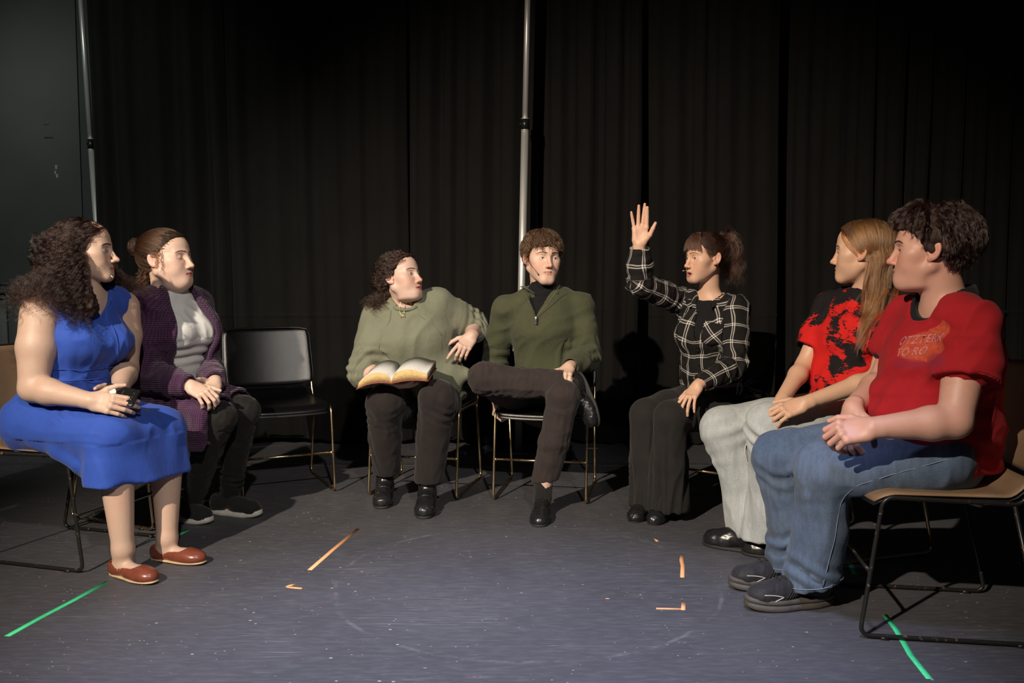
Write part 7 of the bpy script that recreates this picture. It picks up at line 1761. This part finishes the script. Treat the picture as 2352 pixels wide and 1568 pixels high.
# ================================================================== man in the plain red shirt
def person_red():
    J = dict(pel=PX(2130, 1034, 2.79), wai=PX(2145, 940, 2.79), che=PX(2168, 815, 2.79), nek=PX(2172, 700, 2.80),
             shR=PX(2092, 738, 2.97), shL=PX(2232, 748, 2.63), elR=PX(2028, 878, 3.00), wrR=PX(1958, 938, 2.78),
             elL=PX(2192, 968, 2.53), wrL=PX(2006, 982, 2.55), face=V(-0.985, 0.17, 0),
             knR=PX(1792, 1048, 2.98), knL=PX(1890, 1078, 2.80))
    hips(J, 0.095)
    foot(J, 'L', (1898, 1386), (1716, 1398), 0.30, 0.11, 0.065); foot(J, 'R', (1850, 1343), (1679, 1351), 0.30, 0.11, 0.065)
    H = make_head(PX(2138, 568, 2.80), V(-0.90, 0.42, 0.02), 1.07, nose=1.0, jaw=1.05, wide=0.98, cheek=1.02, double=0.7, chin=0.98, male=1.0, eye_open=(0.8, 0.8))
    GL = make_hand(J['wrL'], V(-0.95, 0.20, -0.16), V(-0.02, -0.72, 0.69), 'L', 1.08, curl=((42, 50, 30), (48, 55, 30), (52, 56, 30), (54, 54, 30)), spread=(4, 1, -2, -5), thumb=((0.60, 0.72, -0.10), (0.30, 0.90, -0.30), (0.10, 0.85, -0.50)), fat=1.08)
    GR = make_hand(J['wrR'], V(-0.40, -0.55, -0.73), V(-0.80, -0.28, 0.55), 'R', 1.08, curl=((28, 45, 28), (32, 48, 28), (34, 48, 28), (34, 46, 28)), spread=(3, 1, -1, -3), fat=1.08)
    F = std_body(J, H, (GR, GL), arm=(0.062, 0.060, 0.048, 0.050, 0.031), leg=(0.080, 0.070, 0.052, 0.046, 0.034), neck=0.063, tor=((0.15, 0.11), (0.15, 0.12), (0.15, 0.11), (0.12, 0.07)))
    org = V(J['pel'][0], J['pel'][1], 0)
    root = build_body('person', F, H, (GR, GL), (0.60, 0.33, 0.25), org, 'man in plain faded red shirt and blue jeans with hands clasped', lip=(0.46, 0.19, 0.17), blush=0.5, stubble=0.15)
    lp, ls = nrm(J['hipL'] - J['hipR']), nrm(J['shL'] - J['shR']); fc = nrm(V(-0.90, -0.43, 0)); nb = J['nek']
    # shirt; the faded print is flat dye held in the cloth colour
    ptc = PX(2055, 800, 2.62)
    m, nt, b = mk('faded_red_jersey'); co = objco(nt); n = noise(nt, 9, 5, 0.6, co); w = noise(nt, 1000, 2, 0.5, co)
    base = mixc(nt, ramp(nt, n, [(0.3, (0.34, 0.010, 0.016)), (0.7, (0.42, 0.017, 0.024))]).outputs[0], (0.25, 0.006, 0.010), mathn(nt, 'MULTIPLY', w, 0.4))
    pa = nt.nodes.new('ShaderNodeSeparateXYZ'); nt.links.new(attr(nt, 'print', 'Vector'), pa.inputs[0]); X, Z, K = pa.outputs[0], pa.outputs[1], pa.outputs[2]
    wear = ramp(nt, noise(nt, 70, 5, 0.7, co), [(0.35, (0.35, 0.35, 0.35)), (0.65, (1, 1, 1))]).outputs[0]
    def blob(cx, cz, rx, rz, soft=0.12):
        d = mathn(nt, 'SQRT', mathn(nt, 'ADD', mathn(nt, 'POWER', mathn(nt, 'DIVIDE', mathn(nt, 'SUBTRACT', X, cx), rx), 2.0), mathn(nt, 'POWER', mathn(nt, 'DIVIDE', mathn(nt, 'SUBTRACT', Z, cz), rz), 2.0)))
        d = mathn(nt, 'ADD', d, mathn(nt, 'MULTIPLY', mathn(nt, 'SUBTRACT', noise(nt, 26, 2, 0.5, co), 0.5), 0.35))
        return mathn(nt, 'MULTIPLY', ramp(nt, d, [(1 - soft, (1, 1, 1)), (1.0, (0, 0, 0))]).outputs[0], mathn(nt, 'MULTIPLY', K, wear))
    c = mixc(nt, base, (0.52, 0.105, 0.045), mathn(nt, 'MULTIPLY', mathn(nt, 'MAXIMUM', blob(-0.025, 0.0, 0.075, 0.048), blob(0.0, 0.045, 0.040, 0.042)), 0.85))
    c = mixc(nt, c, (0.24, 0.020, 0.045), mathn(nt, 'MULTIPLY', mathn(nt, 'MAXIMUM', blob(-0.05, -0.052, 0.060, 0.018), blob(0.045, -0.036, 0.050, 0.026)), 0.8))
    nt.links.new(c, b.inputs['Base Color']); b.inputs['Roughness'].default_value = 0.88; b.inputs['Specular IOR Level'].default_value = 0.2; b.inputs['Sheen Weight'].default_value = 0.03
    bump(nt, b, mathn(nt, 'ADD', mathn(nt, 'MULTIPLY', noise(nt, 20, 3, 0.5, co, 0.6), 5.0), w), 0.22, 0.0022); MS = m
    S_ = Field().us(torso(J['pel'] + V(0.01, 0, 0.0), J['wai'] + V(0, 0, 0.0), J['che'], nb, lp, ls, (0.185, 0.165), (0.185, 0.185), (0.190, 0.160), (0.150, 0.105), sh=(J['shR'], J['shL']), rsh=0.064), 0.05)
    S_.u(EL(J['wai'] + fc * 0.07 + V(0, 0, -0.01), (0.14, 0.14, 0.105)), 0.06); S_.u(EL(J['che'] + fc * 0.07 + V(0, 0, -0.02), (0.12, 0.12, 0.085)), 0.06)
    S_.us([RC(nb - V(0, 0, 0.025), J['shR'] * 0.8 + nb * 0.2, 0.070, 0.062), RC(nb - V(0, 0, 0.025), J['shL'] * 0.8 + nb * 0.2, 0.070, 0.062)], 0.05)
    S_.u(RC(J['pel'] + V(0.12, -0.06, 0.06), J['pel'] + V(0.155, -0.05, -0.07), 0.085, 0.06), 0.05)
    S_.u(pipe([J['shL'], J['shL'] * 0.6 + J['elL'] * 0.4 + V(0.01, 0, 0), J['shL'] * 0.40 + J['elL'] * 0.60 + V(0.012, 0, 0)], [0.080, 0.092, 0.098], 0.02, 1, deep=0.06), 0.04)
    S_.u(pipe([J['shR'], J['shR'] * 0.6 + J['elR'] * 0.4, J['shR'] * 0.40 + J['elR'] * 0.60], [0.088, 0.088, 0.085], 0.02, 1, deep=0.06), 0.04)
    S_.s_(RC(nb + fc * 0.035 + V(0, 0, 0.0), nb - fc * 0.02 + V(0.0, 0, 0.16), 0.080, 0.11), 0.008); S_.s_(EL(nb + fc * 0.10 + V(0, 0, -0.012), (0.052, 0.052, 0.046)), 0.025)
    S_.i(FN(lambda P: (-(P[:, 2] - (J['pel'][2] - 0.06 + 0.0)) * 0.9 + 0 * P[:, 0]).astype(F32)), 0.02)
    S_.s_(EC(J['pel'] + fc * 0.12 + V(0, 0, -0.02), J['knL'] * 0.5 + J['knR'] * 0.5, (0.17, 0.07), (0.17, 0.07), lp), 0.02)
    def prn(P):
        d = P - ptc; return np.stack([d @ nrm(ls - fc * 0.0), d[:, 2], (d @ fc > -0.14) * 1.0], 1)
    tee = cloth_obj('red_shirt', S_, 0.0064, MS, root, sumdisp(wrinkle(0.0045, 0.14, 5, (nrm(V(0.6, 0, 1)), 2.6)), ringfold(J['wai'], J['che'], 0.03, 0.06, 0.0045, 0.09, 1.2, 1, 0.4), ringfold(J['shL'], J['elL'], 0.06, 0.10, 0.004, 0.07, 0.9, 3, 0.115), ringfold(J['pel'], J['wai'], 0.03, 0.07, 0.003, 0.06, 0.9, 3, 0.4)), {'print': prn}, origin=org)
    ring = np.array([nb + fc * 0.035 + V(0, 0, -0.008) + 0.098 * (math.cos(a) * nrm(-fc + V(0, 0, 0.50)) + math.sin(a) * V(fc[1], -fc[0], 0) * 0.95) for a in np.linspace(0, 2 * np.pi, 40, endpoint=False)])
    tube('neckband', to_surface(S_, ring, 0.0005, 3) - org, 0.006, MS, tee, 8, True)
    ax = nrm(J['elL'] - J['shL']); c0 = J['shL'] * 0.43 + J['elL'] * 0.57 + V(0.012, 0, 0); sx = nrm(np.cross(ax, (0, 1, 0))); sy = np.cross(ax, sx)
    tube('sleeve_hem', to_surface(S_, np.array([c0 + 0.10 * (math.cos(a) * sx + math.sin(a) * sy) for a in np.linspace(0, 2 * np.pi, 40, endpoint=False)]), 0.0008, 3) - org, 0.0016, MS, tee, 5, True)
    # faded lettering
    MLt = m_plain('faded_pink_ink', (0.48, 0.15, 0.15), 0.9, var=0.5, scale=260)
    for txt, sz, ou, oz in (('OTZTERM', 0.036, -0.004, 0.012), ('TO RO', 0.034, -0.022, -0.026)):
        o = text_mesh('shirt_lettering', txt, sz, MLt, tee, 'CENTER', 0.18, 0.0, 0.0006); me = o.data; nv = len(me.vertices); co_ = np.zeros(nv * 3, np.float32); me.vertices.foreach_get('co', co_); co_ = co_.reshape(-1, 3)
        Pw = ptc + np.outer(co_[:, 0] * 0.95 + ou, ls) + np.outer(co_[:, 1] + oz + co_[:, 0] * 0.12, V(0, 0, 1)) + fc * 0.10
        me.vertices.foreach_set('co', press_on(tee, Pw, -fc, 0.0011, org).astype(np.float32).ravel()); me.update()
    # dark shirt under it
    MB = m_fabric('navy_black_jersey', (0.010, 0.011, 0.016), 0.1, 1200, 0.2, 0.05)
    U = Field().us([RC(nb + V(-0.005, 0, -0.10), nb + V(0, 0, -0.02), 0.13, 0.100), RC(nb + V(0, 0, -0.02), nb + V(0.010, 0, 0.020), 0.095, 0.086), RC(J['shR'], J['shR'] * 0.33 + J['elR'] * 0.67, 0.075, 0.076)], 0.03)
    U.s_(RC(nb + fc * 0.03 + V(0, 0, 0.012), nb - fc * 0.02 + V(0, 0, 0.16), 0.070, 0.095), 0.006); U.s_(EL(nb + fc * 0.090 + V(0, 0, 0.005), (0.05, 0.05, 0.045)), 0.02); U.i(HS(J['shR'] * 0.34 + J['elR'] * 0.66, J['elR'] - J['shR']), 0.004)
    cloth_obj('undershirt', U, 0.0062, MB, root, origin=org)
    # jeans
    MJ = m_denim('blue_denim', (0.060, 0.092, 0.150), (0.120, 0.165, 0.245)); MJs = m_plain('denim_stitch', (0.20, 0.25, 0.32), 0.8)
    T = Field().u(EC(J['pel'] + V(0.02, 0, -0.01), J['wai'] - V(0, 0, 0.07), (0.175, 0.150), (0.165, 0.15), lp))
    hemR, hemL = PX(1840, 1305, 3.03), PX(1880, 1350, 2.85); hemR = J['anR'] + V(-0.005, 0, -0.03); hemL = J['anL'] + V(-0.005, 0, -0.035)
    for s, hm in (('R', hemR), ('L', hemL)):
        k = J['kn' + s]; T.u(pipe([J['hip' + s], J['hip' + s] * 0.45 + k * 0.55, k, k * 0.5 + hm * 0.5 + V(0.012, 0, 0), hm], [0.112, 0.104, 0.089, 0.083, 0.096], 0.02, 1, cutn=(0.22, 0, -1)), 0.03)
    tr = cloth_obj('jeans', T, 0.0064, MJ, root, sumdisp(wrinkle(0.004, 0.13, 3, (V(0.1, 0, -1), 3)), ringfold(J['knL'], hemL, 0.05, 0.05, 0.004, 0.06, 1.2, 2), ringfold(J['knR'], hemR, 0.05, 0.05, 0.004, 0.06, 1.2, 4), ringfold(J['knL'], hemL, 0.34, 0.05, 0.005, 0.06, 1.0, 5), ringfold(J['knR'], hemR, 0.32, 0.05, 0.006, 0.06, 1.0, 1), ringfold(J['hipL'], J['knL'], 0.06, 0.09, 0.004, 0.07, 1.0, 6)), origin=org)
    k, hp, hm = J['knL'], J['hipL'], hemL; o = V(0, -0.12, 0)
    seam('outseam', T, [hp + o + V(0.02, 0, 0.03), hp * 0.5 + k * 0.5 + o + V(0, 0, -0.01), hp * 0.2 + k * 0.8 + o + V(0.01, 0, -0.035), k * 0.85 + hm * 0.15 + o + V(0.05, 0, 0), k * 0.5 + hm * 0.5 + o + V(0.035, 0, 0), hm + o + V(0.0, 0, 0.02)], 0.0014, MJs, tr, org, 0.002)
    k, hp, hm = J['knR'], J['hipR'], hemR
    seam('inseam', T, [hp * 0.35 + k * 0.65 + o, hp * 0.1 + k * 0.9 + o + V(0.02, 0, -0.03), k * 0.8 + hm * 0.2 + o + V(0.02, 0, 0), k * 0.5 + hm * 0.5 + o + V(0.01, 0, 0), hm + o + V(0.0, 0, 0.03)], 0.0018, MJs, tr, org, 0.002)
    for hm, nm in ((hemR, 'hem_stitch'), (hemL, 'hem_stitch')):
        rg = np.array([hm + V(0, 0, 0.018) + 0.095 * V(math.cos(a), math.sin(a), 0.22 * math.cos(a)) for a in np.linspace(0, 2 * np.pi, 40, endpoint=False)]); tube(nm, to_surface(T, rg, 0.002, 3) - org, 0.0016, MJs, tr, 5, True)
    # running shoes
    MU = m_fabric('black_mesh', (0.026, 0.026, 0.029), 0.2, 500, 0.35, 0.1, rough=0.6); MSo = m_plain('charcoal_sole', (0.075, 0.068, 0.062), 0.7, var=0.2); MRf = m_plain('reflective_trim', (0.55, 0.53, 0.50), 0.4)
    for s in 'LR':
        f = nrm(J['toe' + s] - J['heel' + s]); h0 = J['heel' + s]; UF = shoe_upper(h0 + V(0, 0, 0.012), f, 0.30, 0.108, 'trainer', J['an' + s], 0.02)
        sh = cloth_obj('running_shoe', UF, 0.0048, MU, root, lambda P, N: 0.001 * snoise(P, 0.02, 3), origin=org)
        v, q, t = sole_geo(h0 - f * 0.006, f, 0.314, 0.118, 0.0, 0.022, spring=0.012); so = mesh_obj('sole', raw_mesh('sole', v - org, q, t), MSo, sh)
        v, q, t = sole_geo(h0 - f * 0.009, f, 0.318, 0.114, 0.022, 0.040, spring=0.010); mesh_obj('midsole', raw_mesh('midsole', v - org, q, t), MSo, sh)
        g, _ = foot_loc(h0, f); sd = -1
        for sd in (-1, 1):
            seam('chevron', UF, [g(sd * 0.05, 0.262, 0.062), g(sd * 0.055, 0.225, 0.060), g(sd * 0.058, 0.195, 0.052)], 0.0016, MRf, sh, org, 0.001, 4)
            seam('chevron', UF, [g(sd * 0.058, 0.195, 0.052), g(sd * 0.058, 0.212, 0.044), g(sd * 0.056, 0.225, 0.036)], 0.0016, MRf, sh, org, 0.001, 4)
            for k in range(5): seam('overlay', UF, [g(sd * 0.035, 0.150 - k * 0.012, 0.105), g(sd * 0.055, 0.165 - k * 0.012, 0.07), g(sd * 0.06, 0.185 - k * 0.012, 0.045)], 0.0018, M_RUBBER_B, sh, org, 0.001, 4)
        for k in range(5): seam('lace', UF, [g(-0.024, 0.118 + k * 0.020, 0.12), g(0, 0.122 + k * 0.020, 0.14), g(0.024, 0.118 + k * 0.020, 0.12)], 0.0030, M_RUBBER_B, sh, org, 0.002, 4)
    # short wavy hair
    hc = (0.050, 0.024, 0.018); MH = m_hair('dark_brown_hair', (0.024, 0.012, 0.010), 0.28); MC = m_haircap('dark_brown_hair_mass', hc); rs = np.random.RandomState(6)
    hl = ((-0.10, -0.078), (-0.07, -0.066), (-0.045, -0.050), (-0.03, -0.034), (-0.02, 0.004), (-0.005, 0.020), (0.015, 0.032), (0.035, 0.046), (0.050, 0.066), (0.06, 0.2))
    C = cap_field(H, 0.014, hl, 0.98, [(EL((0, 0.03, 0.085), (0.062, 0.062, 0.034)), 0.03), (EL((0, -0.06, 0.07), (0.07, 0.06, 0.05)), 0.03)])
    hair = cloth_obj('hair', C, 0.0045, MC, root, lambda P, N: 0.005 * snoise(P, 0.03, 4), origin=org)
    rt = scalp_roots(H, 1300, hl, 5, -0.08); rw = H.world(rt); up = rt - np.array((0, -0.01, -0.01)); up /= np.linalg.norm(up, axis=1)[:, None]
    top = np.clip((rt[:, 2] - 0.0) / 0.06, 0, 1)[:, None]
    d0 = (up * 0.7 + np.stack([np.sign(rt[:, 0]) * 0.2, np.where(rt[:, 1] > 0.0, 0.5, -0.6), 0.1 + 0 * rt[:, 0]], 1) * top + np.array((0, -0.35, -0.8)) * (1 - top)) @ H.R.astype(float)
    ln = np.where(top[:, 0] > 0.4, 0.074, 0.036) * rs.uniform(0.6, 1.15, len(rw)); S = flow(rw, d0, ln, 12, H, 1.0, 0.010, 0.86, 2, wobble=0.05, maxd=0.038)
    S = face_clear(H, S, ((-0.14, 0.0), (-0.03, 0.004), (-0.015, 0.03), (0.0, 0.036), (0.03, 0.05), (0.05, 0.12)), -0.12); L_ = H.local(S.reshape(-1, 3)).reshape(S.shape); S = S[~((np.abs(L_[..., 0]) > 0.070) & (L_[..., 1] > -0.030) & (L_[..., 1] < 0.03) & (L_[..., 2] < 0.022)).any(1)]; S = curlify(S, 0.0040, 0.9, 5, 0.5, sync=0.5); S = clump(S, 9, 0.0026, 2, 0.7, 0.8); curves_obj('hair_strands', S, 0.00045, MH, hair, org)
    eyes(H, V(-0.98, 0.15, 0.0), root, org, (0.09, 0.08, 0.06)); brows(H, root, org, MH, 1.0, 1.4); lashes(H, root, org, MH, (0.8, 0.8))
    return root
if 7 in PEOPLE: person_red()
